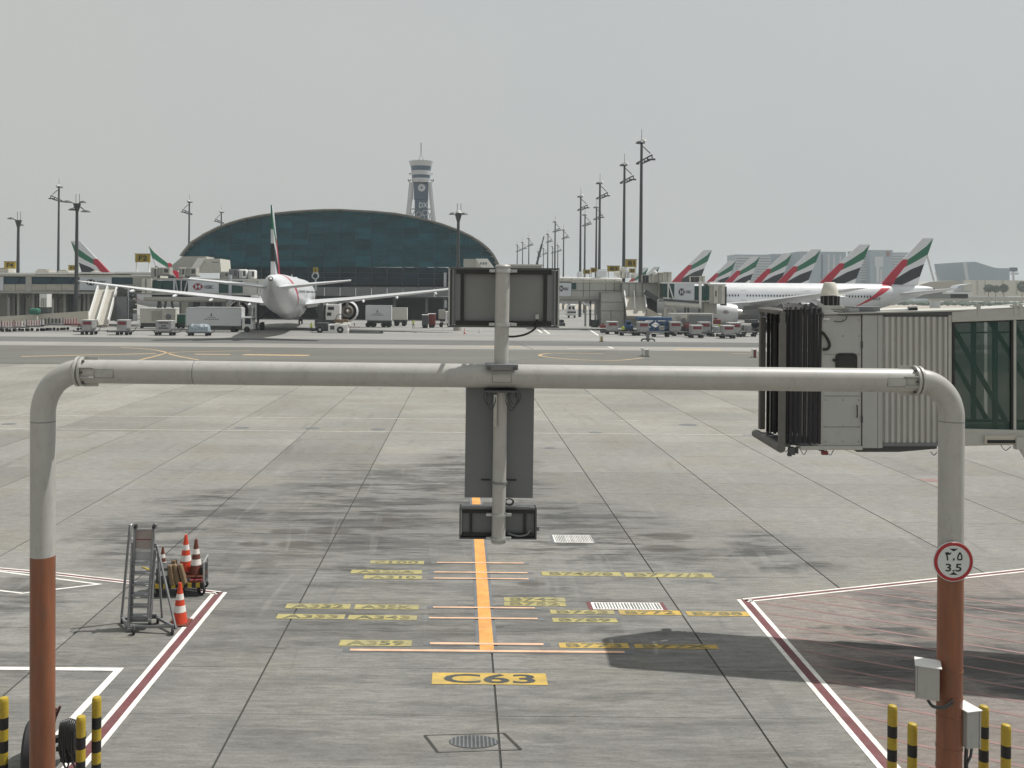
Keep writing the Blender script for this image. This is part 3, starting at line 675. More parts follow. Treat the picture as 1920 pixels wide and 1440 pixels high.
stroke([(-14.6,17),(-13.6,14.2),(-11.6,14.6),(-10.6,17.2),(-9.6,14.4),(-7.4,14.2),(-5.6,16.6)], 2.3, ar); stroke([(-14.2,16.5),(-12,9.5),(-11.4,3.2)], 2.5, ar)
stroke([(.2,6),(.6,4.4),(-.6,3)], 2.3, ar)
stroke([(11.5,17),(8.6,12),(7.4,7),(8.3,4.2),(11,3.9),(14,4),(15.3,6),(15,11),(13,15.3),(11.5,17)], 2.3, ar)
ar.build('arabic_numerals', M['black'], sg, world=True)
for s, zz in ((1, 21.5), (-1, -21.5)):
    MB().add([sgp(-8.3*u_, (zz+s*3)*u_), sgp(8.3*u_, (zz+s*3)*u_), sgp(0, (zz-s*2.3)*u_)], [(0,1,2)]).build('arrow', M['black'], sg, world=True)
MB().box(sc_+Vector((0,.04,.12)), (.28,.03,.03)).build('bracket', M['galvanised'], sg, world=True)
# pale outline ring seen round the red one
MB().lathe([(sr_,.002),(sr_*1.035,.002),(sr_*1.035,.012),(sr_,.012)], sc_+Vector((0,.01,0)), (0,-1,0), 48).build('edge_trim', M['sign_face'], sg, True, world=True)

# straps, boxes on the right post
def postx(py): t = (py-1058)/(1440-1058); return 1782.5 + (1779-1782.5)*t
for py in (1255, 1305, 1341, 1400, 1437):
    c = gp(postx(py), py); MB().lathe([(pr,-.016),(pr*1.04,-.016),(pr*1.04,.016),(pr,.016)], c, n=40).build('strap', M['red_brown_paint'], gantry, True, world=True)
def ebox(name, label, px0, px1, py0, py1, Y, dep, rz=0, cable=None, side=-1):
    a, b = W(px0, py0, Y), W(px1, py1, Y); c = (a+b)/2
    t = thing(name, label, 'electrical box', tuple(c), rz); wd, ht = abs(b.x-a.x), abs(a.z-b.z)
    MB().box((0,dep/2,0), (wd,dep,ht)).build('case', M['pipe_grey'], t, bevel=.006)
    MB().box((side*(wd/2+.010),dep/2,0), (.018,dep+.02,ht+.02)).build('door', M['pipe_grey'], t, bevel=.004)
    MB().box((0,dep/2,ht/2+.008), (wd+.05,dep+.05,.014)).build('lid', M['white_paint'], t, bevel=.004)
    return t, wd, ht
t, wd, ht = ebox('electrical_box', 'grey electrical box strapped on the left side of the right gantry post', 1722, 1759, 1251, 1312, YG-.20, .24, R(-24))
MB().bx(-wd/2-.022, -wd/2-.019, .02, .23, -ht/2+.03, ht/2-.03).build('painted_shadow_gap', M['steel_dark'], t)  # thin dark sheet on the door; its colour stands in for a shadow gap
MB().tube(smooth([W(1741,1313,YG-.1), W(1750,1323,YG-.16), W(1768,1325,YG-pr-.03), W(1781,1317,YG-pr-.02), W(1787,1311,YG-pr-.01)], 6), .011, 8).build('cable', M['steel_dark'], t, True, world=True)
MB().tube(smooth([W(1738,1313,YG-.1), W(1749,1326,YG-.16), W(1769,1328,YG-pr-.03), W(1782,1322,YG-pr-.02), W(1788,1319,YG-pr-.01)], 6), .009, 8).build('cable', M['steel_dark'], t, True, world=True)
t, wd, ht = ebox('electrical_box', 'tall narrow grey electrical box strapped on the right side of the right gantry post', 1812, 1838, 1334, 1404, YG-.14, .26, R(14), side=1)
MB().box((-wd/2-.045,.16,-.02), (.09,.06,ht*.82)).build('mounting_rail', M['steel_grey'], t, bevel=.004)
MB().tube([W(1812,1402,YG+.02), W(1811,1425,YG+.02), W(1810,1480,YG+.02), W(1810,1560,YG+.02)], .022, 10).build('conduit', M['steel_dark'], t, True, world=True)
MB().tube([W(1822,1402,YG), W(1820,1418,YG), W(1813,1432,YG), W(1813,1560,YG)], .016, 10).build('conduit', M['steel_dark'], t, True, world=True)

# ------------------------------------------------------------------ bollards
def bollard(px, pytop, Y, label):
    p = W(px, pytop, Y); r = 8.6/F*Y; h = p.z
    t = thing('bollard', label, 'bollard', (p.x, Y, 0), 0, 'black and yellow banded bollards at the stand edge')
    z = h-.055; ln = .155; k = 0
    while z > 0:
        z2 = max(z-ln*(1.35 if k == 0 else 1), 0)
        MB().cyl((0,0,z2), (0,0,z), r, n=24, caps=False).build('yellow_band' if k % 2 == 0 else 'black_band', M['bollard_yellow'] if k % 2 == 0 else M['black'], t, True)
        z = z2; k += 1
    MB().lathe([(r,0),(r*.97,.03),(r*.8,.05),(r*.4,.06),(0,.062)], (0,0,h-.056), n=24).build('cap', M['bollard_yellow'], t, True)
bollard(7, 1307, 12.35, 'banded bollard cut by the left picture edge, left of the gantry post')
bollard(152, 1342, 11.95, 'shorter banded bollard beside the black hose coil, right of the left post')
bollard(181.5, 1306, 12.35, 'taller banded bollard standing on the maroon and white line at the left')
bollard(1673.5, 1322, 12.25, 'banded bollard furthest left of the right gantry post, on the maroon line')
bollard(1711, 1356, 11.85, 'shorter banded bollard between the maroon line and the right post')
bollard(1845, 1323, 12.25, 'taller banded bollard half behind the narrow electrical box')
bollard(1886.5, 1358, 11.85, 'banded bollard nearest the right edge of the picture')

# ------------------------------------------------------------------ hose cart behind the left post
hc0 = W(95, 1400, 12.3)
hc = thing('hose_cart', 'dark hose cart with black wheels and a hanging coil behind the left gantry post', 'hose cart', (hc0.x, 12.3, 0))
def tyre(c, r, wd, ax, parent, name='wheel', m='rubber', world=True, hub=True):
    c = Vector(c); ax = Vector(ax).normalized()
    o = MB().lathe([(r*.55,-wd/2),(r*.9,-wd/2),(r,-wd*.3),(r,wd*.3),(r*.9,wd/2),(r*.55,wd/2)], c, ax, 18).build(name, M[m], parent, True, world=world)
    if hub:
        MB().lathe([(0,-wd*.42),(r*.56,-wd*.42),(r*.56,wd*.42),(0,wd*.42)], Vector((0,0,0)) if False else c, ax, 14).build('rim', M['steel_grey'], parent, world=world)
    return o
zc = W(60,1428,12.3)
tyre((zc.x-.02, 12.35, .38), .37, .16, (1,.25,0), hc); tyre((hc0.x-.35, 12.75, .38), .37, .16, (1,.25,0), hc)
MB().beam((zc.x, 12.4, .45), (hc0.x+.35, 12.6, .45), .09, .07).beam((hc0.x+.1,12.3,.4),(hc0.x+.1,12.9,.4),.06,.06).build('frame', M['rubber'], hc, world=True)
MB().tube([W(100,1362,12.35), W(104,1345,12.35), W(113,1324,12.35)], .018, 8).build('handle', M['hose_red'], hc, True, world=True)
MB().tube([W(103,1344,12.33), W(103,1334,12.33), W(106,1328,12.33)], .015, 8).build('hook', M['hose_red'], hc, True, world=True)
c0 = W(112,1350,12.15)
for k in range(9):
    x = c0.x + .02 + k*.026; zt = W(112,1348+abs(k-4)*1.2,12.15).z; r = .045+.004*k; dz = random.uniform(.36,.62)
    pts = [(x,12.15-r,zt-dz*.9),(x-.005,12.15-r*1.1,zt-dz*.5),(x,12.15-r,zt-.06),(x+.004,12.15,zt),(x+.01,12.15+r,zt-.06),(x+.02,12.15+r*1.2,zt-dz*.6),(x+.03,12.15+r,zt-dz),(x+.015,12.15,zt-dz-.05),(x,12.15-r,zt-dz*.9)]
    MB().tube(smooth(pts, 4), .0125, 8).build('hose_loop', M['hose_black'], hc, True, world=True)
MB().box((c0.x+.1,12.2,W(112,1400,12.15).z-.02), (.22,.1,.42)).build('hose_bundle', M['rubber'], hc, world=True, bevel=.04)

# ------------------------------------------------------------------ rolling steps
fl = G(251, 1190); Y0 = fl.y
rl = thing('rolling_ladder', 'grey aluminium rolling platform steps with kick plates standing by the maroon line', 'rolling ladder', (fl.x, fl.y, 0))
def LP(px, py, dy): return W(px, py, Y0+dy)
def lbar(name, a, b, w_=.04, h_=.05, m='galv_dark', bevel=.004): return MB().beam(LP(*a), LP(*b), w_, h_).build(name, M[m], rl, world=True, bevel=bevel)
lbar('rear_leg', (228,1158,.62), (244,984,.62)); lbar('rear_leg', (283,1160,.55), (291.5,1018,.55)); lbar('rear_leg', (304,1159,.60), (296,1036,.52), .035, .04)
lbar('stringer', (240.5,1181,.15), (248.5,1017,.45), .035, .075); lbar('stringer', (246,1167,.28), (253.5,986,.48), .035, .065)
lbar('stringer', (277,1165,.28), (288,986,.48), .035, .065); lbar('stringer', (281,1164,.34), (292.5,1019,.5), .03, .06)
lbar('side_brace', (329,1176,.06), (294.5,1023,.5), .035, .045)
for a, b in (((229,1158,.6),(243,1181,.1)), ((243,1176,.14),(327,1174,.08)), ((291,1156,.62),(331,1178,.04)), ((243,1155,.5),(294,1153,.6)), ((230,1160,.6),(292,1157,.62)), ((245,1163,.3),(281,1163,.3))):
    lbar('base_bar', a, b, .045, .05)
def lwheel(px, py, dy, r):
    p = LP(px, py, dy); tyre((p.x, p.y, r), r, .045, (1,.2,0), rl, 'wheel', 'rubber', True, False); MB().beam((p.x,p.y,r), (p.x,p.y,r*2+.03), .035, .05).build('fork', M['steel_grey'], rl, world=True)
lwheel(251,1188,0,.075); lwheel(323.5,1186,.02,.08); lwheel(281,1168,.45,.065); lwheel(229,1162,.6,.065); lwheel(296,1160,.62,.06)
for k, py in enumerate((1055,1073.5,1094,1113.5,1134.5,1154)):
    t_ = (1165-py)/(1165-986); dy = .28+.2*t_; xl = 246+7.5*t_; xr = 277+11*t_
    MB().beam(LP(xl,py,dy), LP(xr,py,dy), .17, .026).build('step', M['galv_dark'], rl, world=True, bevel=.003)
    MB().beam(LP(xl,py+5,dy-.03), LP(xr,py+5,dy-.03), .012, .012).build('step_bar', M['galvanised'], rl, world=True)
def lplate(name, y0, y1, m):
    q = []
    for py in (y0, y1):
        t_ = (1165-py)/(1165-986); q += [LP(247.5+7.5*t_,py,.30+.2*t_), LP(275.5+11*t_,py,.30+.2*t_)]
    o_ = Vector((0,.015,0)); a, b, d, c = q; MB().add([a,b,c,d,a+o_,b+o_,c+o_,d+o_], [(0,1,2,3),(7,6,5,4),(0,4,5,1),(1,5,6,2),(2,6,7,3),(3,7,4,0)]).build(name, M[m], rl, world=True)
lplate('kick_plate', 993, 1010, 'kick_pink'); lplate('red_edge', 1010.5, 1012.5, 'brick_red'); lplate('kick_plate', 1013, 1029, 'kick_pink'); lplate('kick_plate', 1034, 1051, 'aluminium')
lbar('top_bar', (253,993,.47), (287,991,.47), .022, .022, 'galvanised'); lbar('cross_bar', (247,1032,.44), (293,1030,.46), .025, .035, 'galvanised')
for x_, s_ in ((245,1),(290,1)): MB().tube(smooth([LP(x_,1015,.45), LP(x_,990,.46), LP(x_+1,984,.48), LP(x_+4,983,.55), LP(x_+5,990,.58)],5), .013, 8).build('handrail', M['galvanised'], rl, True, world=True)
for x_ in (254.5, 289): MB().lathe([(0,-.025),(.045,-.025),(.045,.025),(0,.025)], LP(x_,987,.44), (1,0,0), 14).build('roller', M['rubber'], rl, world=True)

# ------------------------------------------------------------------ equipment trolley, cones and chocks
tn = G(380, 1118); tf = G(302, 1112)
tr_ = thing('equipment_trolley', 'low trolley with black and yellow striped edge carrying cones and wheel chocks', 'trolley', (tf.x, tf.y, 0))
def TP(u, v, z): # u along trolley 0..1 (left to right), v depth 0..1
    a = Vector((tf.x-.12, tf.y-.30, 0)); b = Vector((tn.x+.02, tn.y+.02, 0)); d = b-a; n = Vector((-d.y, d.x, 0)).normalized()
    return a + d*u + n*v*.62 + Vector((0,0,z))
dz0 = .24
def quadbox(mb, u0, u1, v0, v1, z0, z1):
    P = [TP(u0,v0,z0),TP(u1,v0,z0),TP(u1,v1,z0),TP(u0,v1,z0),TP(u0,v0,z1),TP(u1,v0,z1),TP(u1,v1,z1),TP(u0,v1,z1)]
    return mb.add(P, [(0,3,2,1),(4,5,6,7),(0,1,5,4),(1,2,6,5),(2,3,7,6),(3,0,4,7)])
quadbox(MB(), 0, 1, 0, 1, dz0-.05, dz0).build('deck', M['steel_dark'], tr_, world=True)
for k in range(13):
    for v0, v1 in ((-.03,-.005),):
        u0 = k/13; quadbox(MB(), u0, u0+1/13, v0, v1, dz0-.05, dz0+.05).build('hazard_stripe', M['bollard_yellow'] if k % 2 else M['black'], tr_, world=True)
for u, v in ((.06,.1),(.94,.12),(.06,.9),(.94,.9),(.55,.1)):
    p = TP(u, v, .1); tyre(p, .1 if v < .5 else .09, .05, (.3,1,0), tr_, 'wheel', 'rubber', True, False)
for u, hh in ((.02, .62), (.99, .66)):
    MB().tube(smooth([TP(u,.05,dz0), TP(u,.05,hh), TP(u,.12,hh+.05), TP(u,.88,hh+.05), TP(u,.95,hh), TP(u,.95,dz0)], 5), .018, 8).build('push_bar', M['galvanised'], tr_, True, world=True)
MB().tube(smooth([TP(.02,.05,.55), TP(-.14,.1,.62), TP(-.18,.2,.6)], 4), .02, 8).build('tow_handle', M['bollard_yellow'], tr_, True, world=True)
quadbox(MB(), .9, .98, .3, .9, dz0, .56).build('end_panel', M['black'], tr_, world=True)
def cone(name, label, p, h, mo, group='traffic cones by the stand steps', base=True):
    t = thing(name, label, 'traffic cone', tuple(p), 0, group); r0, r1 = h*.19, h*.035
    def rr(z): return r0 + (r1-r0)*(z/h)
    for z0_, z1_, w_ in ((.04,.30,0),(.30,.46,1),(.46,.60,0),(.60,.74,1),(.74,1.0,0)):
        MB().cyl((0,0,z0_*h), (0,0,z1_*h), rr(z0_*h)*(1.03 if w_ else 1), rr(z1_*h)*(1.03 if w_ else 1), 20, caps=(z1_ == 1.0)).build('white_band' if w_ else 'body', M['cone_white' if w_ else mo], t, True)
    if base: MB().box((0,0,h*.02), (h*.5,h*.5,h*.04)).build('base', M['cone_dark'], t, bevel=.006)
    return t
gc = G(337, 1169); cone('traffic_cone', 'red and white cone standing alone on the ground beside the maroon line', gc, .80, 'cone_orange')
cone('traffic_cone', 'bright orange cone standing tallest on the equipment trolley', TP(.58,.75,dz0+.16), .80, 'cone_orange')
cone('traffic_cone', 'dirty dark brown cone at the right end of the trolley', TP(.80,.5,dz0+.12), .78, 'cone_dark')
cone('traffic_cone', 'small dark-tipped cone at the left end of the trolley behind the steps', TP(.12,.9,dz0+.10), .58, 'cone_dark')
gb_ = thing('storage_box', 'dark grey box with a pale label on the left half of the trolley', 'box', tuple(TP(.22,.5,dz0)))
quadbox(MB(), .08, .33, .1, .8, dz0, .60).build('case', M['steel_dark'], gb_, world=True, bevel=.01); quadbox(MB(), .16, .30, .085, .098, .44, .54).build('label', M['sign_face'], gb_, world=True)
for i, (u, v, lean, lab) in enumerate(((.42,.02,.10,'worn wooden chock leaning nearest the grey box on the trolley'),(.52,.05,.12,'worn wooden chock second from the grey box on the trolley'),(.64,.05,.14,'worn wooden chock on the cone side of the trolley stack'),(.44,.6,.1,'worn wooden chock at the back of the trolley stack'))):
    b0 = TP(u, v, dz0+.005); b1 = TP(u-lean*.8, v+.05, dz0+.44)
    c_ = MB().beam(b0, b1, .115, .10); o = c_.build('wheel_chock', M['wood'], None, bevel=.03)
    tag(o, lab, 'wheel chock', 'wooden wheel chocks on the trolley')
o = quadbox(MB(), .72, .95, .02, .35, dz0+.002, dz0+.10).build('chock_bar', M['brick_red'], None, bevel=.01); tag(o, 'flat red chock bar lying at the right end of the trolley', 'chock')
# ------------------------------------------------------------------ boarding bridge close on the right
P0 = Vector((6.67, 17.2, 0)); bd = Vector((.986, -.165, 0)).normalized(); bn = Vector((.165, .986, 0)).normalized(); BW = 1.30
def FB(px, py, o=0.0):                                   # point on the near side wall, o metres behind it
    u, v = uv(px, py); Y = (P0.x+5.976*P0.y)/(u/F + 5.976); return Vector((u*Y/F, Y, H + v*Y/F)) + bn*o
def fprism(mb, pts, o0, o1): return mb.prism(pts, lambda a, b, t: FB(a, b, t), o0, o1)
def frect(mb, a, b, c, d, o0, o1): return fprism(mb, [(a,c),(b,c),(b,d),(a,d)], o0, o1)
jb = thing('boarding_bridge', 'near passenger boarding bridge with black folding canopy and green glass tunnel at the right', 'boarding bridge', (9.0, 16.8, 0))
def JB(name, m, mb, **k): return mb.build(name, M[m], jb, world=True, **k)
def FT(t, z, o=0.0): return P0 + bd*t + bn*o + Vector((0,0,z))
z_top, z_bot = FB(1540, 592).z, FB(1540, 836).z
# folding canopy: each fold a rectangular bellows ring
pxs = [1470,1478,1487,1496,1505,1514,1523,1532,1541]
def tof(px): p = FB(px, 700); return (p.x-P0.x)/bd.x
def ringv(t, e, zt, zb, sk=0): return [FT(t, zb-e*.3, -e), FT(t, zt+e, -e), FT(t-sk, zt+e, BW+e), FT(t-sk, zb-e*.3, BW+e)]
for i in range(8):
    t0, t1 = tof(pxs[i]), tof(pxs[i+1]); tm = (t0+t1)/2 + random.uniform(-.02,.02)
    zt = FB(1540, 578+abs(4-i)*.8).z; zb = FB(1500, 830).z; e = random.uniform(.022,.055)
    vs = []
    for t, ee in ((t0+.004,.0),(tm,e),(t1-.004,.0)): vs += ringv(t, ee, zt, zb, .12)
    th = len(vs)
    for t, ee in ((t0+.004,-.03),(tm,e-.03),(t1-.004,-.03)): vs += ringv(t, ee, zt, zb, .12)
    fs = []
    for k in range(2):
        for j in range(3): fs += [(k*4+j,k*4+j+1,k*4+j+5,k*4+j+4), (th+k*4+j,th+k*4+j+4,th+k*4+j+5,th+k*4+j+1)]
    fs += [(0,1,th+1,th),(1,2,th+2,th+1),(2,3,th+3,th+2),(8,th+8,th+9,9),(9,th+9,th+10,10),(10,th+10,th+11,11)]
    MB().add(vs, fs).build('canopy_fold', M['canopy'], jb, world=True, fix=True)
# hood at the mouth
tn_, tf_ = tof(1466), tof(1466)-.16
hz0, hz1 = FB(1466, 836).z, FB(1466, 585).z
nb, nt_ = FT(tn_, hz0, -.04), FT(tn_, hz1, -.04); fbm, ftm = FT(tf_, hz0+.12, BW+.02), FT(tf_, hz1+.02, BW+.02)
JB('hood_post', 'canopy_frame', MB().beam(nb, nt_-Vector((0,0,.2)), .12, .10), bevel=.02)
JB('hood_post', 'canopy_frame', MB().beam(fbm, ftm-Vector((0,0,.15)), .12, .10), bevel=.02)
JB('hood_post', 'canopy_frame', MB().tube(smooth([nt_-Vector((0,0,.25)), nt_-Vector((0,0,.08))+bn*.03, nt_+bn*.16, ftm-bn*.1, ftm-Vector((0,0,.12))],5), .055, 8), smooth=True)
JB('mouth_lintel', 'canopy_frame', MB().beam(FT(tn_-.05,hz1,-.02), FT(tf_-.05,hz1+.02,BW), .12, .09), bevel=.03)
JB('mouth_drape', 'canopy', MB().add([FT(tn_+.01,hz1+.04,-.05),FT(tn_+.01,hz1+.04,BW+.05),FT(tn_+.25,hz1+.17,BW*.6),FT(tn_+.25,hz1+.17,.1),FT(tn_+.5,hz1+.06,-.03),FT(tn_+.5,hz1+.06,BW)], [(0,1,2,3),(3,2,5,4),(0,3,4),(1,5,2)]))
for i, px in enumerate((1476,1490,1500,1512,1524,1534)):
    t = tof(px); zt = FB(px, 579).z
    JB('roof_fold', 'canopy', MB().add([FT(t-.07,zt-.02,-.02),FT(t-.07,zt-.02,BW),FT(t,zt+.10+.02*(i%2),BW*.5),FT(t+.07,zt-.03,-.02),FT(t+.07,zt-.03,BW)], [(0,2,3),(0,1,2),(1,4,2),(3,2,4),(0,3,4,1)]))
JB('painted_mouth_shade', 'black', MB().add([FT(.25,hz0,.1),FT(.25,hz1,.1),FT(.25,hz1,BW-.05),FT(.25,hz0,BW-.05)], [(0,1,2,3)]).add([FT(tn_-.05,hz0+.02,.0),FT(.3,hz0+.02,.0),FT(.3,hz0+.02,BW),FT(tf_-.05,hz0+.02,BW)], [(0,1,2,3)]))  # black sheets stand in for the shade inside the bridge mouth
for i in range(4): JB('inner_curtain', 'canopy', MB().beam(FT(tof(1470)+.04+i*.08,hz0+.05,BW-.08-.02*i), FT(tof(1470)+.04+i*.08,hz1-.1,BW-.08-.02*i), .05, .05))
JB('bumper', 'canopy_frame', MB().cyl(FT(tn_-.02,hz0-.03,-.10), FT(tf_-.10,hz0+.02,BW+.1), .085, n=16), smooth=True)
JB('threshold', 'steel_dark', MB().beam(FT(tn_+.06,hz0+.01,-.02), FT(tf_+.06,hz0+.04,BW), .22, .05))
# cab walls
m1 = MB(); frect(m1, 1541, 1615, 591, 836, 0, BW); JB('cab_wall', 'bridge_panel', m1, bevel=.01)
m1 = MB(); frect(m1, 1616.5, 1645, 590, 840, -.03, BW+.03); JB('door_column', 'bridge_panel', m1, bevel=.012)
m1 = MB(); fprism(m1, [(1645.5,590),(1654,590),(1654,839),(1645.5,840)], -.03, BW+.03); JB('door_column_edge', 'bridge_panel', m1)
m1 = MB(); fprism(m1, [(1533,566),(1537,566),(1576,593),(1541,590)], .02, .06); JB('gusset_plate', 'bridge_panel', m1)
m1 = MB(); frect(m1, 1534, 1541, 590, 836, -.01, .05); JB('edge_post', 'bridge_beam', m1)
m1 = MB(); frect(m1, 1500, 1616, 836, 843, -.05, BW); JB('floor_beam', 'bridge_beam', m1, bevel=.006)
m1 = MB(); frect(m1, 1573, 1790, 584.5, 590.5, -.05, BW+.1); JB('roof_edge', 'steel_dark', m1)
m1 = MB(); fprism(m1, [(1541,589.5),(1790,583.8),(1990,574),(1990,572),(1790,581),(1541,587)], -.06, BW+.06); JB('roof', 'bridge_beam', m1)
# window
def rrect(x0, x1, y0, y1, r, k=5):
    out = []
    for cx_, cy_, a0 in ((x1-r,y0+r,-90),(x1-r,y1-r,0),(x0+r,y1-r,90),(x0+r,y0+r,180)):
        for i in range(k+1): a = R(a0+90*i/k); out.append((cx_+r*math.cos(a), cy_+r*math.sin(a)))
    return out
m1 = MB(); fprism(m1, rrect(1566,1607,662,724,8), -.02, -.004); wf = JB('window', 'black', m1)
m1 = MB(); fprism(m1, rrect(1569.5,1603.5,666,720,6), -.026, -.021); m1.build('pane', M['cab_glass'], wf, world=False, fix=True) if False else JB('window_pane', 'cab_glass', m1)
JB('window_latch', 'black', MB().box(FB(1563, 675, -.03), (.03,.04,.05)))
JB('cable_hose', 'black', MB().tube(smooth([FB(1538,622,-.03), FB(1543,625,-.05), FB(1551,637,-.06), FB(1554,647,-.06), FB(1550,654,-.06), FB(1542,655,-.04)],6), .026, 8), smooth=True)
JB('looped_cable', 'steel_dark', MB().tube(smooth([FB(1530,590,-.03), FB(1541,586,-.05), FB(1542,593,-.06), FB(1537,597,-.05)],6), .012, 6), smooth=True)
JB('looped_cable', 'steel_dark', MB().tube(smooth([FB(1563,602,-.03), FB(1575,603,-.05), FB(1584,599,-.06), FB(1587,592,-.05)],6), .010, 6), smooth=True)
for k in range(3): JB('small_lamp', 'white_paint', MB().box(FB(1545+k*4, 598, -.02), (.03,.02,.04)))
# corrugated wall, one flute after another
nfl = 11; x0, x1 = 1655.5, 1777
for i in range(nfl):
    a = x0 + (x1-x0)*i/nfl; b = x0 + (x1-x0)*(i+1)/nfl; w_ = b-a; yt, yb_ = 594, 829
    pl = [(a, .0), (a+w_*.16, -.0), (a+w_*.34, -.045), (a+w_*.78, -.045), (a+w_*.94, 0), (b, 0)]
    mb = MB(); vs = []
    for q, o in pl: vs += [FB(q, yt, o), FB(q, yb_, o)]
    mb.add(vs, [(2*j, 2*j+1, 2*j+3, 2*j+2) for j in range(5)])
    JB('wall_flute', 'bridge_corrugated', mb, fix=False)
m1 = MB(); frect(m1, 1655, 1777, 591, 834, .012, BW); JB('side_wall', 'steel_grey', m1)
m1 = MB(); frect(m1, 1655, 1790, 829, 836, -.04, BW); JB('floor_rail', 'steel_grey', m1)
m1 = MB(); frect(m1, 1777, 1783, 588, 836, -.035, .0); JB('edge_post', 'bridge_beam', m1)
m1 = MB(); fprism(m1, [(1600,838),(1762,838),(1762,844),(1690,850),(1610,850)], .15, .4); JB('underframe', 'steel_dark', m1)
# glazed tunnel: beams, panes and the truss inside
ex = 2300
def tl_(px, a, b): return a + (b-a)*(px-1783)/(1920-1783)
def gl(mb, xa, xb, ya, yb2, o0, o1): return fprism(mb, [(xa,tl_(xa,*ya)),(xb,tl_(xb,*ya)),(xb,tl_(xb,*yb2)),(xa,tl_(xa,*yb2))], o0, o1)
T0, T1, B0, B1 = (585,574.5), (604,599), (803,806), (836,832.5)
JB('top_beam', 'bridge_beam', gl(MB(), 1783, ex, T0, T1, -.06, .10), bevel=.01); JB('top_beam', 'bridge_beam', gl(MB(), 1783, ex, T0, T1, BW-.1, BW+.06), bevel=.01)
JB('ceiling', 'interior_green', gl(MB(), 1783, ex, (588,578), (592,583), .1, BW-.1))
JB('bottom_beam', 'bridge_beam', gl(MB(), 1783, ex, B0, B1, -.06, .10), bevel=.01); JB('bottom_beam', 'bridge_beam', gl(MB(), 1783, ex, B0, B1, BW-.1, BW+.06), bevel=.01)
JB('floor', 'interior_green', gl(MB(), 1783, ex, (805,808), (815,818), .1, BW-.1))
mull = [1783, 1900, 2030, 2190, ex]
for i in range(4):
    a, b = mull[i]+(4 if i else 6), mull[i+1]-3
    JB('glass_pane', 'bridge_glass', gl(MB(), a, b, T1, B0, .015, .03)); JB('glass_pane', 'bridge_glass', gl(MB(), a, b, T1, B0, BW-.03, BW-.015))
    for o in (.13, BW-.14):
        pa, pb = FB(a, tl_(a,*T1)+6, o), FB(b, tl_(b,*B0)-4, o)
        JB('truss_diagonal', 'interior_green', MB().beam(pa, pb, .06, .075))
        mx_ = (a+b)/2+28
        JB('truss_post', 'interior_green', MB().beam(FB(mx_,tl_(mx_,*T1),o), FB(mx_,tl_(mx_,*B0),o), .07, .07))
    for q in (.12, .22, .3):
        ya = 604+q*200; JB('handrail', 'interior_green', gl(MB(), a, b, (ya,ya-2), (ya+3,ya+1), BW-.2, BW-.17)) if q < .2 else JB('handrail', 'interior_green', gl(MB(), a, b, (788,790), (793,795), .2, .24))
for m_ in mull[1:]:
    JB('mullion', 'black', gl(MB(), m_-5, m_-1, T1, B0, -.03, .05)); JB('mullion', 'bridge_beam', gl(MB(), m_-1, m_+4, T1, B0, -.035, .05))
JB('mullion', 'black', gl(MB(), 1784, 1789, T1, B0, -.03, .05))
JB('glass_stop', 'black', gl(MB(), 1783, ex, (604,599), (606.5,601.5), -.02, .012))
for px in (1833, 1901, 1911): JB('roof_bracket', 'bridge_beam', MB().box(FB(px, 581, -.04), (.05,.05,.22), ).box(FB(px-2, 574, -.04), (.10,.06,.03)))
JB('roof_pipe', 'galvanised', MB().cyl(FB(1838, 582, .0), FB(1990, 577, .0), .02))
m1 = MB(); frect(m1, 1842, 1902, 815, 831, -.12, -.06); JB('light_box', 'beige_wall', m1, bevel=.008)
m1 = MB(); frect(m1, 1846, 1898, 823, 829, -.13, -.121); JB('light_slot', 'black', m1)
JB('hanger', 'bridge_beam', MB().box(FB(1907, 829, -.1), (.16,.1,.22)).beam(FB(1908,838,-.1), FB(1925,866,-.1), .05, .05))
for a in ((1876,834,1884,844,1895,838),(1745,846,1750,853,1757,848),(1480,838,1474,846,1466,842),(1548,843,1556,853,1563,844),(1500,842,1507,852,1513,843)):
    JB('hanging_cable', 'steel_dark', MB().tube(smooth([FB(a[0],a[1],.0), FB(a[2],a[3],-.02), FB(a[4],a[5],.0)],6), .007, 6), smooth=True)
JB('sensor_bracket', 'steel_dark', MB().box(FB(1485, 846, .05), (.10,.12,.14)).box(FB(1481, 853, .05), (.06,.08,.06)).box(FB(1495,845,.05),(.04,.06,.12)))
JB('warning_lamp', 'brick_red', MB().box(FB(1546, 849, .0), (.10,.08,.07)))
JB('lamp_arm', 'steel_dark', MB().beam(FB(1536,842,.05), FB(1546,846,.02), .08, .05))
# roof furniture
JB('roof_box', 'steel_grey', MB().box(FB(1626, 583, .35), (.50,.40,.16)), bevel=.01); JB('roof_box', 'bridge_panel', MB().box(FB(1600, 584, .35), (.18,.5,.12)))
JB('roof_tube', 'white_paint', MB().cyl(FB(1650, 583, .3), FB(1716, 580, .3), .028, n=12), smooth=True); JB('roof_tube_cap', 'black', MB().cyl(FB(1712, 580.3, .3), FB(1729, 579.5, .3), .05, n=12), smooth=True)
lc_ = FB(1567, 553, .5)
lt = thing('roof_lantern', 'cream domed lantern with dark cage on the roof of the near boarding bridge', 'lantern', tuple(lc_))
lt.scale = (.86,.86,.9)
MB().lathe([(0,.27),(.10,.268),(.125,.25),(.17,.10),(.185,.03),(.185,.0)], (0,0,0), n=24).build('dome', M['unit_cream'], lt, True)
MB().lathe([(0,.015),(.32,.012),(.33,-.01),(0,-.015)], (0,0,0), n=28).build('plate', M['unit_cream'], lt, True)
MB().lathe([(.15,-.02),(.19,-.03),(.19,-.22),(0,-.22)], (0,0,0), n=16).build('cage', M['black'], lt)
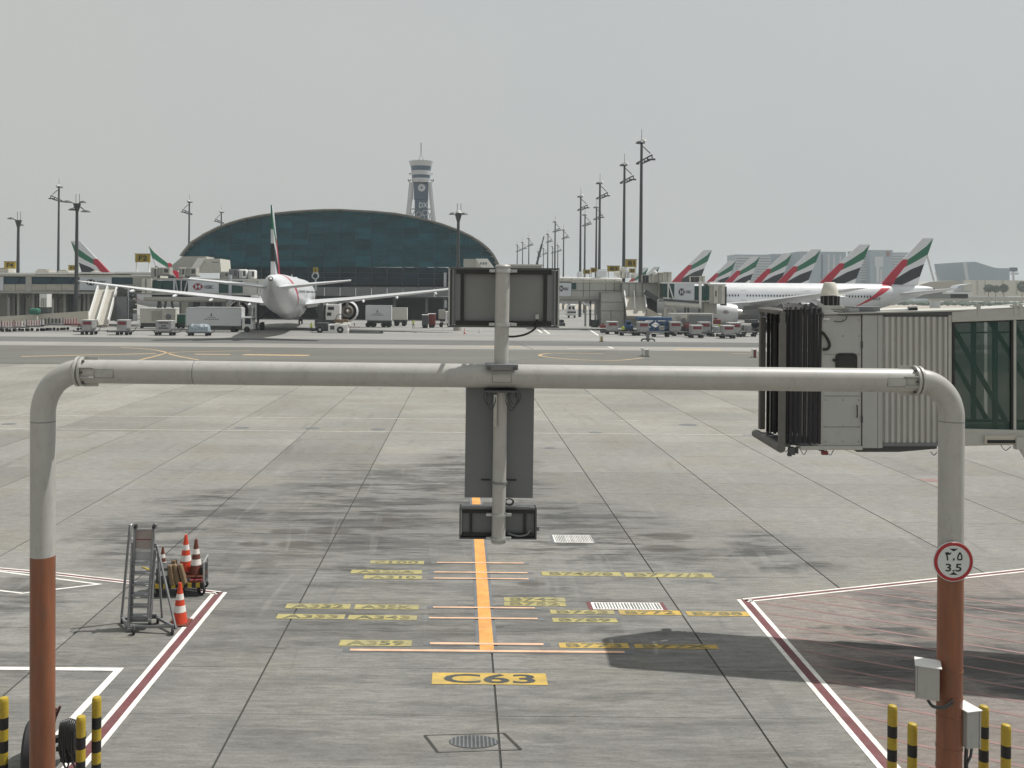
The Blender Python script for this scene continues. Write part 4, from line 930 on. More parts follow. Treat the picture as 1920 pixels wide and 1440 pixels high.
for k in range(5): a = R(-150+k*30); MB().beam((.2*math.cos(a),.2*math.sin(a),-.02), (.2*math.cos(a),.2*math.sin(a),-.22), .02, .02).build('cage_bar', M['steel_grey'], lt)
MB().box((0,0,-.27), (.44,.40,.10)).box((.12,0,-.32),(.3,.4,.06)).build('pedestal', M['unit_cream'], lt, bevel=.01)
# wheeled support further along, out of the frame
JB('support_column', 'bridge_beam', MB().beam(FT(8.5,.9,.3), FT(8.5,z_bot,.3), .3, .3).beam(FT(8.5,.9,1.3), FT(8.5,z_bot,1.3), .3, .3).beam(FT(8.5,.8,-.1), FT(8.5,.8,1.75), .35, .35))
for o in (-.1, 1.75): JB('support_wheel', 'rubber', MB().cyl(FT(8.3,.5,o-.12), FT(8.3,.5,o+.12), .5, n=20))

# ------------------------------------------------------------------ airliners
def fuselage(mb, cut=0):
    st = [(37.2,.05,5.3),(36.9,.55,5.35),(36.0,1.25,5.55),(34.5,1.95,5.75),(32.5,2.6,5.95),(29.5,3.1,6.1),(26,3.22,6.12),(10,3.22,6.12),(-6,3.22,6.12),(-14,3.2,6.15),(-20,2.95,6.4),(-25,2.45,6.85),(-29,1.9,7.35),(-33,1.2,7.9),(-35.6,.6,8.25),(-36.8,.22,8.4),(-37,.03,8.4)]
    st = [(x-cut if x > 5 else x, r, z) for x, r, z in st if not (cut and -10 < x < 5 and False)]
    st = [q for i, q in enumerate(st) if not (cut and -16 < q[0] < -5 and i > 7)] if cut else st
    n = 36; vs = []
    for x, r, z in st:
        for i in range(n): a = 2*math.pi*i/n; vs.append((x, r*math.cos(a), z + r*math.sin(a)))
    fs = [(j*n+i, j*n+(i+1) % n, (j+1)*n+(i+1) % n, (j+1)*n+i) for j in range(len(st)-1) for i in range(n)]
    return mb.add(vs, fs)
def aerofoil(mb, secs):                                  # secs: (le x, te x, y, z, thickness)
    prof = ((0,0),(.06,.45),(.3,.5),(.7,.22),(1,.02),(.7,-.25),(.3,-.45),(.06,-.35)); vs = []; n = len(prof)
    for le, te, y, z, t in secs:
        for c, h in prof: vs.append((le+(te-le)*c, y, z+h*t))
    fs = [(j*n+i, j*n+(i+1) % n, (j+1)*n+(i+1) % n, (j+1)*n+i) for j in range(len(secs)-1) for i in range(n)]
    fs += [tuple(range(n))[::-1], tuple(range((len(secs)-1)*n, len(secs)*n))]
    return mb.add(vs, fs)
ZT = 18.5
def fin(parent):
    # side outline, a = metres ahead of the tip's trailing edge; partitioned into the flag's fields
    x = lambda a: -36.5 + a
    f = lambda px, py: (x((1005-px)/49.6), ZT - (py-140)/49.6)
    fields = (('fin_tip','aircraft_white',[(890,140),(1005,140),(935,215),(820,295),(730,352),(680,350)]),
              ('green_stripe','livery_green',[(1005,140),(945,300),(820,368),(712,420),(730,352),(820,295),(935,215)]),
              ('red_field','livery_red',[(680,350),(730,352),(712,420),(690,432),(600,540),(568,612),(440,612),(460,580),(560,470)]),
              ('white_stripe','aircraft_white',[(945,300),(905,395),(760,450),(600,540),(690,432),(712,420),(820,368)]),
              ('black_stripe','livery_black',[(905,395),(860,518),(740,572),(640,612),(568,612),(600,540),(760,450)]),
              ('fin_root','aircraft_white',[(860,518),(835,612),(640,612),(740,572)]))
    for nm, m, pts in fields:
        q = [f(*p) for p in pts]; th = lambda z: .08 + .26*(ZT-z)/9.5
        n = len(q); vs = [(a, -th(b), b) for a, b in q] + [(a, th(b), b) for a, b in q]
        bm = MB().add(vs, [tuple(range(n)), tuple(range(n, 2*n))[::-1]] + [(i, i+n, (i+1) % n+n, (i+1) % n) for i in range(n)])
        bm.build(nm, M[m], parent)
def engine(parent, y):
    s = 1 if y > 0 else -1; o = Vector((14.2, y, 3.15))
    # nacelle with a real wall thickness, opening at both ends (x decreases aft)
    cow = MB().lathe([(1.55,0),(1.75,-.08),(1.9,.35),(2.08,1.6),(2.1,2.6),(2.0,4.0),(1.78,5.2),(1.72,5.2),(1.66,4.2),(1.62,1.2),(1.55,0)], o, (-1,0,0), 36).build('nacelle', M['aircraft_white'], parent, True)
    MB().lathe([(1.62,1.0),(.4,.9),(.0,.4)], o, (-1,0,0), 28).build('fan', M['engine_dark'], cow, True)
    MB().lathe([(0,3.0),(1.66,3.2),(1.66,3.3),(0,3.3)], o, (-1,0,0), 28).build('fan_duct', M['engine_dark'], cow, True)
    MB().lathe([(1.35,3.3),(1.25,4.8),(.98,6.3),(.90,6.3),(.95,5.6),(.0,5.5)], o, (-1,0,0), 28).build('core_cowl', M['engine_metal'], cow, True)
    MB().lathe([(.55,5.5),(.50,6.2),(.3,7.0),(0,7.5)], o, (-1,0,0), 20).build('exhaust_cone', M['engine_metal'], cow, True)
    MB().prism([(11.5,5.1),(4.0,5.6),(3.2,5.1),(7.4,4.7),(8.0,3.8),(10.5,4.6)], lambda a, b, t: (a, y+t, b), -.22, .22).build('pylon', M['aircraft_grey'], parent)
    return cow
def airliner(name, label, loc, rz, full=True, xs=1.0, group=None, detail=True):
    t = thing(name, label, 'airliner', loc, rz, group)
    fuselage(MB(), 0 if full else 27).build('fuselage', M['fuselage'], t, True)
    fin(t)
    for s in (-1, 1):
        aerofoil(MB(), [(-27.6,-34.6,s*.9,7.3,.75),(-34.9,-37.6,s*10.9,8.3,.26)]).build('tailplane', M['aircraft_grey'] if False else M['aircraft_white'], t, True)
    MB().lathe([(.0,-.02),(.34,0),(.30,.5),(0,.52)], (-36.3,0,8.4), (-1,0,0), 14).build('tail_cone', M['engine_dark'], t)
    if not full: return t
    for s in (-1, 1):
        wm = aerofoil(MB(), [(13.2,-2.6,s*1.5,4.35,1.7),(12.2,-2.6,s*3.2,4.55,1.5),(6.6,-3.3,s*10.2,5.35,.95),(-3.0,-7.2,s*24.5,7.0,.5),(-7.6,-9.6,s*31.6,7.95,.26),(-9.6,-10.3,s*32.9,8.15,.1)])
        wi = wm.build('wing', M['aircraft_white'], t, True)
        for y in (6.6, 12.8, 18.5, 25.0):
            k = (y-3.2)/29.7; x_ = -3.0 - 6.5*k - (.4 if y > 10 else 0); z_ = 4.6 + 3.45*k
            MB().lathe([(0,0),(.18,.5),(.26,1.6),(.24,2.6),(.12,3.6),(0,4.0)], (x_+2.6, s*y, z_-.42), (-1,0,-.05), 10).build('flap_fairing', M['aircraft_white'], t, True)
        engine(t, s*9.9)
        # main gear
        MB().cyl((0, s*5.5, 4.6), (0, s*5.5, .9), .24, .2, 12).build('main_gear_strut', M['steel_dark'], t, True)
        MB().beam((2.2, s*2.6, 4.0), (.3, s*5.4, 1.8), .16, .16).beam((-1.7, s*3.0, 4.0), (-.2, s*5.4, 2.0), .14, .14).build('gear_brace', M['steel_dark'], t)
        MB().box((0.0, s*6.2, 3.0), (2.2, .06, 1.7)).build('gear_door', M['aircraft_grey'], t)
        for dx in (-1.45, 0, 1.45):
            for dy in (-.7, .7):
                MB().lathe([(.3,-.26),(.6,-.26),(.67,-.16),(.67,.16),(.6,.26),(.3,.26),(.28,.1),(0,.1)], (dx, s*5.5+dy, .67), (0,1,0), 18).build('wheel', M['rubber'], t, True)
        MB().beam((-1.6, s*5.5, .7), (1.6, s*5.5, .7), .22, .22).build('bogie_beam', M['steel_dark'], t)
    MB().cyl((31.2,0,4.0), (31.2,0,.6), .14, .12, 10).build('nose_gear_strut', M['steel_dark'], t, True)
    for dy in (-.28, .28): MB().cyl((31.2,dy-.14,.55), (31.2,dy+.14,.55), .55, n=16).build('wheel', M['rubber'], t, True)
    MB().lathe([(0,12.5),(1.2,12),(2.2,9),(2.6,4),(2.6,-4),(2.1,-8),(1.0,-11),(0,-11.5)], (2,0,4.4), (1,0,0), 20).build('belly_fairing', M['aircraft_white'], t, True)
    wn_ = MB()
    for s in (-1, 1):
        for i in range(78):
            x_ = -22 + i*.66
            if abs(x_+8) < .9 or abs(x_-6) < .9 or abs(x_-20) < .9: continue
            y_ = 3.23 if x_ > -14 else 3.23 - (abs(x_+14))*.035
            wn_.add([(x_, s*y_*.992, 6.55), (x_+.27, s*y_*.992, 6.55), (x_+.27, s*y_*.972, 6.95), (x_, s*y_*.972, 6.95)], [(0,1,2,3)])
    tag(wn_.build('cabin_windows', M['dark_glass'], t, fix=False), kind='stuff')
    for s in (-1, 1):
        for x_ in (-19.4, -8, 6, 20, 30):
            d_ = MB(); 
            for xa, xb, za, zb in ((x_-.55,x_+.55,7.75,7.8),(x_-.55,x_+.55,5.75,5.8),(x_-.6,x_-.55,5.75,7.8),(x_+.55,x_+.6,5.75,7.8)):
                r_ = 3.24; c_ = lambda z: math.sqrt(max(r_*r_-(z-6.12)**2, 0))+.01
                d_.add([(xa,s*c_(za),za),(xb,s*c_(za),za),(xb,s*c_(zb),zb),(xa,s*c_(zb),zb)], [(0,1,2,3)])
            if x_ > -15: d_.build('door_outline', M['steel_grey'], t, fix=False)
    MB().box((12,0,9.38), (2.2,.9,.22)).build('antenna_fairing', M['white_paint'], t, bevel=.08)
    MB().prism([(4,9.3),(5,9.3),(4.2,9.9),(3.9,9.9)], lambda a, b, q: (a, q, b), -.03, .03).build('blade_aerial', M['white_paint'], t)
    return t
pa = airliner('airliner', 'white airliner seen from behind with its fin edge-on in front of the vaulted terminal', (-30.4, 162.5, 0), R(96.5))
pb = airliner('airliner', 'nearest side-on white airliner at the right, its whole fuselage showing behind the near bridge', (0,0,0), R(174))
pb.scale = (.88, 1, 1)
q = Matrix.Rotation(R(174), 3, 'Z') @ Vector((-36.5*.88, 0, 0)); pb.location = (93.8 - q.x, 184.5 - q.y, 0)
sm = MB()   # small dark lettering high on the forward fuselage
def fz(x, z): c = math.sqrt(max(3.25**2-(z-6.12)**2, 0))+.015; return (x, c, z)
for x_, z0_, z1_ in ((18.6,7.35,8.35),(18.1,7.25,8.35),(17.6,7.1,8.1),(16.9,7.5,8.4)): sm.add([fz(x_,z0_),fz(x_+.22,z0_),fz(x_+.22,z1_),fz(x_,z1_)], [(0,1,2,3)])
sm.add([fz(17.5,7.1),fz(18.9,7.1),fz(18.9,7.3),fz(17.5,7.3)], [(0,1,2,3)]); tag(sm.build('arabic_lettering', M['logo_black'], pb, fix=False), kind='stuff')
text_mb(MB(), 'A6-EGT', lambda x, y: (-22.6-x, 2.72-abs(y)*.05, 6.05+y), .5, 3.2).build('registration', M['logo_black'], pb, fix=False)
# crest on the engine cowling
cr_ = MB(); cc_ = Vector((14.2-2.5, 9.9, 3.15))
for k in range(7):
    a = R(-70+k*23); cr_.beam((cc_.x, cc_.y+2.13, cc_.z+.1), (cc_.x+math.sin(a)*.75, cc_.y+2.05, cc_.z+.1+math.cos(a)*.75), .16, .05, up=(0,1,0))
tag(cr_.build('crest', M['kick_pink'], pb), kind='stuff')
pt_ = airliner('airliner', 'T', (0,0,0), 0, full=False)
def tailat(root, px, py, D, rz, sc=1.0):
    X = W(px, py, D).x; q = Matrix.Rotation(rz, 3, 'Z') @ Vector((-36.5*sc, 0, 0)); return (X-q.x, D-q.y, 0)
G1 = 'airliners parked in a row beyond the nearest one'
specs = ((1631,208,174,1,'airliner tail in the row just left of the nearest airliner fin, tallest of the row'),(1539,231,174,1,'third flag-striped tail fin counting back from the nearest at the right'),
 (1485,253,174,1,'fourth striped tail fin, between the taller third fin and the shorter fifth'),(1425,273,174,1,'fifth striped tail fin rising before the banded hotel block'),
 (1380,308,174,1,'shortest striped tail fin, at the left edge of the hotel block'),(1335,320,174,1.22,'striped tail fin standing alone against the sky, leftmost of the right-hand row'))
for i, (px, D_, rz, sc, lab) in enumerate(specs):
    rz = R(rz)
    if i == 0: pt_.location = tailat(pt_, px, 460, D_, rz); pt_.rotation_euler = (0,0,rz); tag(pt_, lab, group=G1)
    else: dup(pt_, tailat(pt_, px, 460, D_, rz, sc), rz, lab, G1, sc)
dup(pt_, tailat(pt_, 133, 455, 222, R(-4)), R(-4), 'striped tail fin above the left pier, facing right between two tall masts', 'airliners behind the left pier')
dup(pt_, tailat(pt_, 279, 466, 243, R(52)), R(52), 'small striped tail fin just right of the F2 gate sign', 'airliners behind the left pier')
dup(pt_, tailat(pt_, 1216, 502, 392, R(174)), R(174), 'tiny far tail fin just right of the tallest mast', 'far airliners beyond the right pier')
dup(pt_, tailat(pt_, 1237, 500, 378, R(174)), R(174), 'tiny far tail fin, second right of the tallest mast', 'far airliners beyond the right pier')

for py in (664, 742, 800): JB('panel_seam', 'steel_grey', frect(MB(), 1544, 1613, py, py+.8, -.006, .004))
for px in (1548, 1580, 1610):
    for py in (600, 630, 750, 800, 828): JB('rivet', 'steel_grey', MB().cyl(FB(px, py, 0), FB(px, py, -.008), .012, n=8))
JB('hinge', 'steel_dark', MB().cyl(FB(1615.8, 640, -.02), FB(1615.8, 652, -.02), .018, n=8)); JB('hinge', 'steel_dark', MB().cyl(FB(1615.8, 780, -.02), FB(1615.8, 792, -.02), .018, n=8))
JB('grab_handle', 'black', MB().tube([FB(1606, 760, -.01), FB(1606, 760, -.05), FB(1606, 782, -.05), FB(1606, 782, -.01)], .010, 6))
# ------------------------------------------------------------------ helpers for the far side of the apron
def ground_y(px, py): return G(px, py).y
def pb(mb, x0, x1, y0, y1, Y, d=1.0):                    # box from its outline as surveyed, front at Y, d deep
    ym = (y0+y1)/2; xm = (x0+x1)/2
    return mb.bx(W(x0,ym,Y).x, W(x1,ym,Y).x, Y, Y+d, W(xm,y1,Y).z, W(xm,y0,Y).z)
def part(t, name, m, x0, x1, y0, y1, Y, d=1.0, bevel=0): return pb(MB(), x0, x1, y0, y1, Y, d).build(name, M[m], t, world=True, bevel=bevel)
def at0(name, label, cat, px, Y, group=None): p = W(px, 560, Y); return thing(name, label, cat, (p.x, Y, 0), 0, group)
def hexlogo(t, px, py, wpx, hpx, Y, dark='logo_red'):
    c = W(px, py, Y); a, b = wpx/2/F*Y, hpx/2/F*Y; k = .5
    P = lambda x, z: (c.x+x*a, Y-.02, c.z+z*b)
    for tri in ([(-1,0),(-k,1),(-k,-1)], [(1,0),(k,1),(k,-1)], [(-k,1),(k,1),(0,0)], [(-k,-1),(k,-1),(0,0)]):
        MB().add([P(*q) for q in tri], [(0,1,2)]).build('logo_facet', M[dark], t, world=True, fix=False)
def letters(t, txt, px0, px1, py0, py1, Y, m='logo_black', name='lettering'):
    a, b = W(px0, py1, Y), W(px1, py0, Y); cx = (a.x+b.x)/2
    text_mb(MB(), txt, lambda x, y: (cx+x, Y-.03, a.z+y), b.z-a.z, b.x-a.x).build(name, M[m], t, world=True, fix=False)

# ------------------------------------------------------------------ vaulted terminal end
YV = 230.0
arc = [(343,481),(352,469),(363.7,455.5),(388,440),(414,427),(438,418.5),(462,411.7),(490,406),(517,402),(550,398.6),(582.5,396.4),(610,395.2),(637,395),(660,396.2),(700,398.3),(741,402),(766,406.5),(791,411.7),(825,421),(857,432.5),(880,443.5),(900.6,456.6),(913,467),(922.5,478.4),(931,494),(934,504)]
def arcy(px):
    for (a, b), (c, d) in zip(arc, arc[1:]):
        if a <= px <= c: return b + (d-b)*(px-a)/(c-a)
    return 500
vt = at0('terminal', 'vast vaulted terminal end wall of teal glass behind the tail-on airliner', 'terminal', 637, YV)
# roof shell with its rim
vs = []; n = len(arc)
for Yq, k in ((YV-1.5, 1), (YV+27, 1)):
    for s in (0, 1):
        for px, py in arc:
            p = W(px, py, YV); c = W(637, 520, YV); q = c + (p-c)*(1 + (.012 if s else 0)); vs.append((q.x, Yq, q.z + (.12 if s else 0)))
fs = []
for i in range(n-1):
    fs += [(i,i+1,n+i+1,n+i), (2*n+i,3*n+i,3*n+i+1,2*n+i+1), (n+i,n+i+1,3*n+i+1,3*n+i), (i,2*n+i,2*n+i+1,i+1)]
MB().add(vs, fs).build('roof', M['roof_edge'], vt, world=True)
cols = [343 + 29.45*i for i in range(21)]
rows = [395 + 10.6*i for i in range(11)]; rows[-1] = 501
zl = W(637, 501, YV)
for i in range(20):
    for j in range(10):
        a, b = cols[i], cols[i+1]; t0, t1 = rows[j], rows[j+1]
        sil = [(a + (b-a)*k/4, max(arcy(a + (b-a)*k/4)+.8, t0)) for k in range(5)]
        if all(y >= t1-.3 for _, y in sil): continue
        poly = [(x, min(y, t1-.15)) for x, y in sil] + [(b, t1), (a, t1)]
        tilt = random.uniform(-.03, .03)
        MB().prism([(x, y) for x, y in poly], lambda x, y, t: W(x, y, YV) + Vector((0, t + (y-t0)*.02*tilt + .12 + tilt, 0)), 0, .06).build('pane', M['facade_teal'], vt, world=True)
for i in range(1, 20):
    o = MB(); p = W(cols[i], arcy(cols[i])+1, YV); q = W(cols[i], 501, YV); o.bx(p.x-.055, p.x+.055, YV-.02, YV+.5, q.z, p.z); o.build('mullion', M['tower_blue'], vt, world=True)
for j in range(1, 10):
    y = rows[j]; L = [x for x in range(343, 935, 2) if arcy(x) < y-.5]
    if L: p, q = W(L[0], y, YV), W(L[-1], y, YV); MB().beam((p.x,YV+.1,p.z), (q.x,YV+.1,q.z), .2, .07).build('transom', M['tower_blue'], vt, world=True)
brow = [501, 511, 520.5, 531]
for i in range(3, 18):
    a, b = cols[i], cols[i+1]; b = min(b, 838) if i == 16 else b
    for j in range(3): part(vt, 'lower_pane', 'facade_dark', a+.6, b-.6, brow[j]+.5, brow[j+1]-.3, YV+.35+random.uniform(-.04,.04), .06)
for i in range(4, 19): part(vt, 'mullion', 'mast_steel', cols[i]-.8, cols[i]+.8, 501, 537, YV, .4)
for y in brow[1:]: part(vt, 'transom', 'mast_steel', 420, 860, y-.5, y+.5, YV+.05, .3)
part(vt, 'glass_wall', 'facade_dark', 420, 934, 501, 540, YV+.9, .5)
for i in range(4, 17): part(vt, 'parapet_panel', 'steel_grey', cols[i]+.5, cols[i+1]-.5, 538, 556, YV-1.2, .3)
part(vt, 'deck', 'mast_steel', 440, 860, 555, 558, YV-1.2, 12)
part(vt, 'ground_floor_wall', 'steel_dark', 380, 900, 556, 602, YV+9, .5)
for px in (465, 560, 660, 740, 800, 833): part(vt, 'column', 'steel_grey', px-2.5, px+2.5, 557, 601, YV+1.5, 1)
for a, b, m in ((700,764,'under_dark'),(768,830,'steel_dark')): part(vt, 'bay_door', m, a, b, 572, 600, YV+8.6, .3)
part(vt, 'corner_pylon', 'tower_grey', 832, 837, 511, 541, YV-.6, 1); part(vt, 'corner_pylon', 'tower_grey', 833, 838, 562, 577, YV-.6, 1)
for px, py in ((462,411),(637,394.5)): part(vt, 'roof_light', 'mast_steel', px-2, px+2, py-2.5, py+1, YV-1.4, .5)
# blocks at the foot of the vault
t = at0('plant_room', 'plain grey plant room block left of the vaulted terminal', 'building', 350, 192)
pts = [(312,506),(342,480.8),(387,480.8),(387,506)]
MB().prism(pts, lambda x, y, q: W(x, y, 192)+Vector((0,q,0)), 0, 6).build('wall', M['pier_grey'], t, world=True)
t = at0('stair_housing', 'cream stair housing with a sloping white left roof beside the vaulted terminal', 'building', 390, 186)
MB().prism([(369.7,485.5),(412.5,485),(414.6,510),(386,510)] if False else [(357.7,506),(371,486),(412.5,485),(414.6,510),(357.7,510)], lambda x, y, q: W(x, y, 186)+Vector((0,q,0)), 0, 8).build('wall', M['unit_cream'], t, world=True)
MB().prism([(356,506),(371,484),(386,484),(371,506)], lambda x, y, q: W(x, y, 185.8)+Vector((0,q,0)), 0, .15).build('sloping_roof', M['pier_roof'], t, world=True)
MB().bx(W(398,500,186).x, W(410,500,186).x, 185.9, 186, W(400,492.5,186).z, W(400,491,186).z).build('vent', M['steel_grey'], t, world=True)
t = at0('stair_housing', 'small grey stair housing with a slanted white end, just above the display board', 'building', 893, 200)
part(t, 'wall', 'ac_grey', 869, 893, 485.5, 506, 200, 8)
MB().prism([(892,485),(914,485),(927,502),(903,502)], lambda x, y, q: W(x, y, 199.8)+Vector((0,q,0)), 0, .2).build('sloping_roof', M['pier_roof'], t, world=True)
MB().prism([(893,486),(913,486),(926,506),(893,506)], lambda x, y, q: W(x, y, 200.2)+Vector((0,q,0)), 0, 8).build('side_wall', M['unit_cream'], t, world=True)
for k in range(3): part(t, 'vent', 'steel_grey', 900+k*5, 903+k*5, 492, 496, 199.7, .05)
t = at0('low_roof', 'flat pale roof edge right behind the display board', 'building', 990, 205)
part(t, 'fascia', 'unit_cream', 956, 1018, 495.5, 498, 205, 8); part(t, 'wall', 'ac_grey', 958, 1016, 498, 540, 205.5, 7)

# ------------------------------------------------------------------ control tower
YT = 560.0
ct = at0('control_tower', 'airport control tower with splayed legs and a mast rising behind the vaulted roof', 'control tower', 789.5, YT)
def ring(name, m, y0, h0, y1, h1, cx=789.5, n=8):
    a, b = W(cx, y0, YT), W(cx, y1, YT); MB().lathe([(0,0),(h0/F*YT,0),(h1/F*YT,b.z-a.z),(0,b.z-a.z)], a, n=n*3).build(name, M[m], ct, world=True)
ring('cab_roof', 'tower_grey', 303, 22.8, 312.5, 20); ring('cab_glass', 'tower_blue', 312.5, 19.2, 321, 18); ring('balcony', 'tower_grey', 321, 18.5, 329, 17.8)
ring('lower_glass', 'tower_blue', 329, 17.4, 335, 17); ring('balcony', 'tower_grey', 335, 17.6, 342.5, 17)
p = lambda x, y, dy=0: W(x, y, YT)+Vector((0,dy,0))
MB().tube([p(789.5,267.5), p(789.5,288)], .28, 6).build('mast', M['mast_steel'], ct, world=True)
for x in (784, 795): MB().tube([p(789.5,288), p(x,303)], .26, 6).build('mast_leg', M['tower_grey'], ct, world=True)
for s in (-1, 1):
    top = [p(789.5+s*17.5,343), p(789.5+s*20.5,375), p(789.5+s*25.5,420), p(789.5+s*34,560)]
    for dy, th in ((-3, 1.4), (4, 1.0)):
        MB().tube([q+Vector((0,dy,0)) for q in top], [th,th,th*1.05,th*1.2], 8).build('leg', M['tower_grey'], ct, True, world=True)
    MB().prism([(789.5+s*13.5,343),(789.5+s*20,343),(789.5+s*22.5,375),(789.5+s*16,375)], lambda x, y, q: W(x, y, YT)+Vector((0,q,0)), -2, 2).build('leg_panel', M['tower_grey'], ct, world=True)
    MB().beam(p(789.5+s*11,392), p(789.5+s*22,392), .5, .6).build('strut', M['tower_grey'], ct, world=True)
    MB().beam(p(789.5+s*20,395), p(789.5+s*13,416), .5, .5).build('strut', M['tower_grey'], ct, world=True); MB().beam(p(789.5+s*12,396), p(789.5+s*22,416), .5, .5).build('strut', M['tower_grey'], ct, world=True)
    MB().tube(smooth([p(789.5+s*18,338,-3), p(789.5+s*22.5,341,-3), p(789.5+s*23.5,337,-3)],4), .35, 6).build('camera_arm', M['mast_steel'], ct, world=True)
    MB().tube([p(789.5+s*18,327,-3), p(789.5+s*22.5,327,-3)], .5, 6).build('camera_arm', M['tower_grey'], ct, world=True)
part(ct, 'shaft', 'tower_blue', 776, 802.5, 343, 374, YT-3, 6); part(ct, 'banner', 'tower_blue', 777.5, 801, 374.5, 394.5, YT-3.6, .4); part(ct, 'shaft', 'tower_blue', 777, 801, 375, 560, YT-3, 6)
letters(ct, 'DX', 785.5, 802, 379.5, 389.5, YT-3.7, 'far_white')
for r_, m in ((7,'tower_grey'),(2,'tower_blue')): 
    MB().lathe([(0,.1),(r_/F*YT,.05),(r_/F*YT,0)], W(790.5,352,YT-3.2)-Vector((0,.02+.1*(7-r_)/7,0)), (0,-1,0), 18).build('round_emblem', M[m], ct, world=True)
for x, y in ((785,402),(797,399),(791.5,408)): MB().lathe([(4.4/F*YT,0),(5.3/F*YT,0),(5.3/F*YT,.2),(4.4/F*YT,.2)], W(x,y,YT-4), (0,-1,0), 18).build('ring_emblem', M['tower_grey'], ct, world=True)

# ------------------------------------------------------------------ masts
def mast_parts(t, hgt, r0, r1, side=1):
    MB().cyl((0,0,0), (0,0,hgt), r0, r1, 12).build('pole', M['mast_steel'], t, True)
    MB().lathe([(0,.5),(.6,.4),(.85,.2),(.9,0),(0,0)], (-side*.25,0,hgt), n=14).build('head_canopy', M['mast_steel'], t, True)
    MB().lathe([(0,.6),(.5,.45),(.6,0)], (side*.3,0,hgt+.35), n=12).build('white_dome', M['white_paint'], t, True)
    MB().cyl((0,0,hgt+.4), (0,0,hgt+2.8), .06, .04, 5).build('lightning_rod', M['mast_steel'], t)
    z = hgt-3.6
    z += .5
    MB().beam((side*.3,0,hgt-.6), (side*2.0*AS,-.5,z+1.1), .15, .18).build('stay', M['mast_steel'], t)
    MB().beam((-side*.9*AS,.8,z-.6), (side*2.4*AS,-.9,z+.8), .2, .24).beam((side*.2,.6,z-.75), (side*2.4*AS,-1.2,z-.1), .18, .18).beam((side*2.3*AS,-.9,z+.8), (side*2.3*AS,-1.2,z-.1), .2, .2).beam((side*1.1,-.3,z+.2), (side*1.1,-.5,z-.5), .2, .2).build('lamp_frame', M['mast_steel'], t)
    for k, (x, zz) in enumerate(((-.9,-.8),(.9,-.4),(1.8,-.1),(2.7,-.1))): MB().box((side*x*AS, -.6*k*.5, z+zz), (.6,.6,.3)).build('floodlight', M['mast_steel'], t)
GM = 'tall tapered apron floodlight masts'
HM = 36.0; AS = .8
mp = thing('light_mast', 'tallest nearest light mast, dark, standing right beside the B1 gate sign', 'light mast', (0,0,0), 0, GM); mast_parts(mp, HM, .46, .24)
ml = thing('light_mast', 'slim light mast with left-hand arm, high above the left edge of the vaulted roof', 'light mast', (0,0,0), 0, GM); mast_parts(ml, HM, .42, .24, -1)
def mastpos(px, py):
    v = uv(px, py)[1]; D = (HM-H)*F/v; return (W(px, py, D).x, D, 0)
mp.location = mastpos(1203, 269)
for px, py, lab in ((1171,311,'second tallest light mast, just left of the tallest one'),(1125,345,'third tallest light mast, right one of a close pair'),(1118.5,390,'slimmer light mast, left one of a close pair with the third tallest'),
    (1097,404,'shorter light mast close right of a taller one, left of the close pair'),(1089,370,'fourth tallest light mast with a shorter one close to its right'),(1057,432,'medium light mast standing alone right of the display board'),
    (1046,460,'thin far light mast just right of the one above the board corner'),(1041,417,'light mast rising above the right top corner of the display board'),(1036,463,'thin far light mast just left of the one above the board corner'),
    (1027.4,440,'small light mast right of the slanting crane boom'),(1019,466,'tiny far light mast crossing the top of the crane boom'),(1009,472,'tiny far light mast right of the foot of the crane boom'),
    (991.7,448,'small light mast left of the slanting crane boom, rightmost of three'),(980,455,'small light mast, middle of three left of the crane boom'),(970,460,'small light mast, leftmost of three left of the crane boom')):
    dup(mp, mastpos(px, py), 0, lab, GM)
ml.location = mastpos(355, 380)
dup(ml, mastpos(415, 399), 0, 'short light mast with arm to the left showing over the vaulted roof edge', GM)
dup(ml, mastpos(110.5, 352), 0, 'tall slim light mast at the left, taller than its near neighbour', GM)
def multi(name, label, px, pytop, D, arms):
    p = W(px, pytop, D); t = thing(name, label, 'light mast', (p.x, D, 0)); h = p.z
    MB().cyl((0,0,0), (0,0,h), .42, .24, 12).build('pole', M['mast_steel'], t, True); MB().lathe([(.24,-1.6),(.7,0),(0,.1)], (0,0,h), n=12).build('head', M['mast_steel'], t, True)
    MB().cyl((0,0,0), (0,0,1.0), .75, n=14).build('base', M['ac_grey'], t)
    for dx, dz, w_ in arms:
        MB().beam((0,0,h-.1), (dx*.8,-.3,h+dz*.8), .14, .14).build('arm', M['mast_steel'], t)
        MB().lathe([(0,.25),(w_*.5,.1),(w_*.75,-.15),(0,-.2)], (dx,-.35,h+dz), n=12).build('floodlight', M['mast_steel'], t, True)
    for dx in (-.2, .45): MB().cyl((dx,0,h), (dx,0,h+1.8), .05, n=5).build('rod', M['mast_steel'], t)
    return t
multi('light_mast', 'near left light mast with a crown of four hanging floodlights', 144.5, 382, 170, ((-1.7,.35,1.3),(-.8,-1.1,.9),(1.2,.3,.9),(1.75,-1.4,1.2)))
multi('light_mast', 'light mast nearest the left picture edge with a few small lamps', 34.5, 413, 192, ((-1.4,.35,1.0),(.8,-1.0,.8)))
t = multi('light_mast', 'slim pale mast with two symmetrical lamps before the right of the vaulted roof', 859.5, 400, 166, ((-1.0,-.1,1.0),(1.0,-.1,1.0)))
MB().lathe([(0,.55),(.4,.45),(.55,0)], (0,0,W(859.5,400,166).z+.05), n=14).build('white_dome', M['white_paint'], t, True)
t = at0('crane', 'slanting lattice boom of a far crane between small light masts', 'crane', 1003, 420)
MB().beam(W(1002,512,420), W(1016,458,420), .9, .9).build('boom', M['mast_steel'], t, world=True); MB().beam(W(1016,458,420), W(1020,443,420), .5, .5).build('jib', M['mast_steel'], t, world=True)
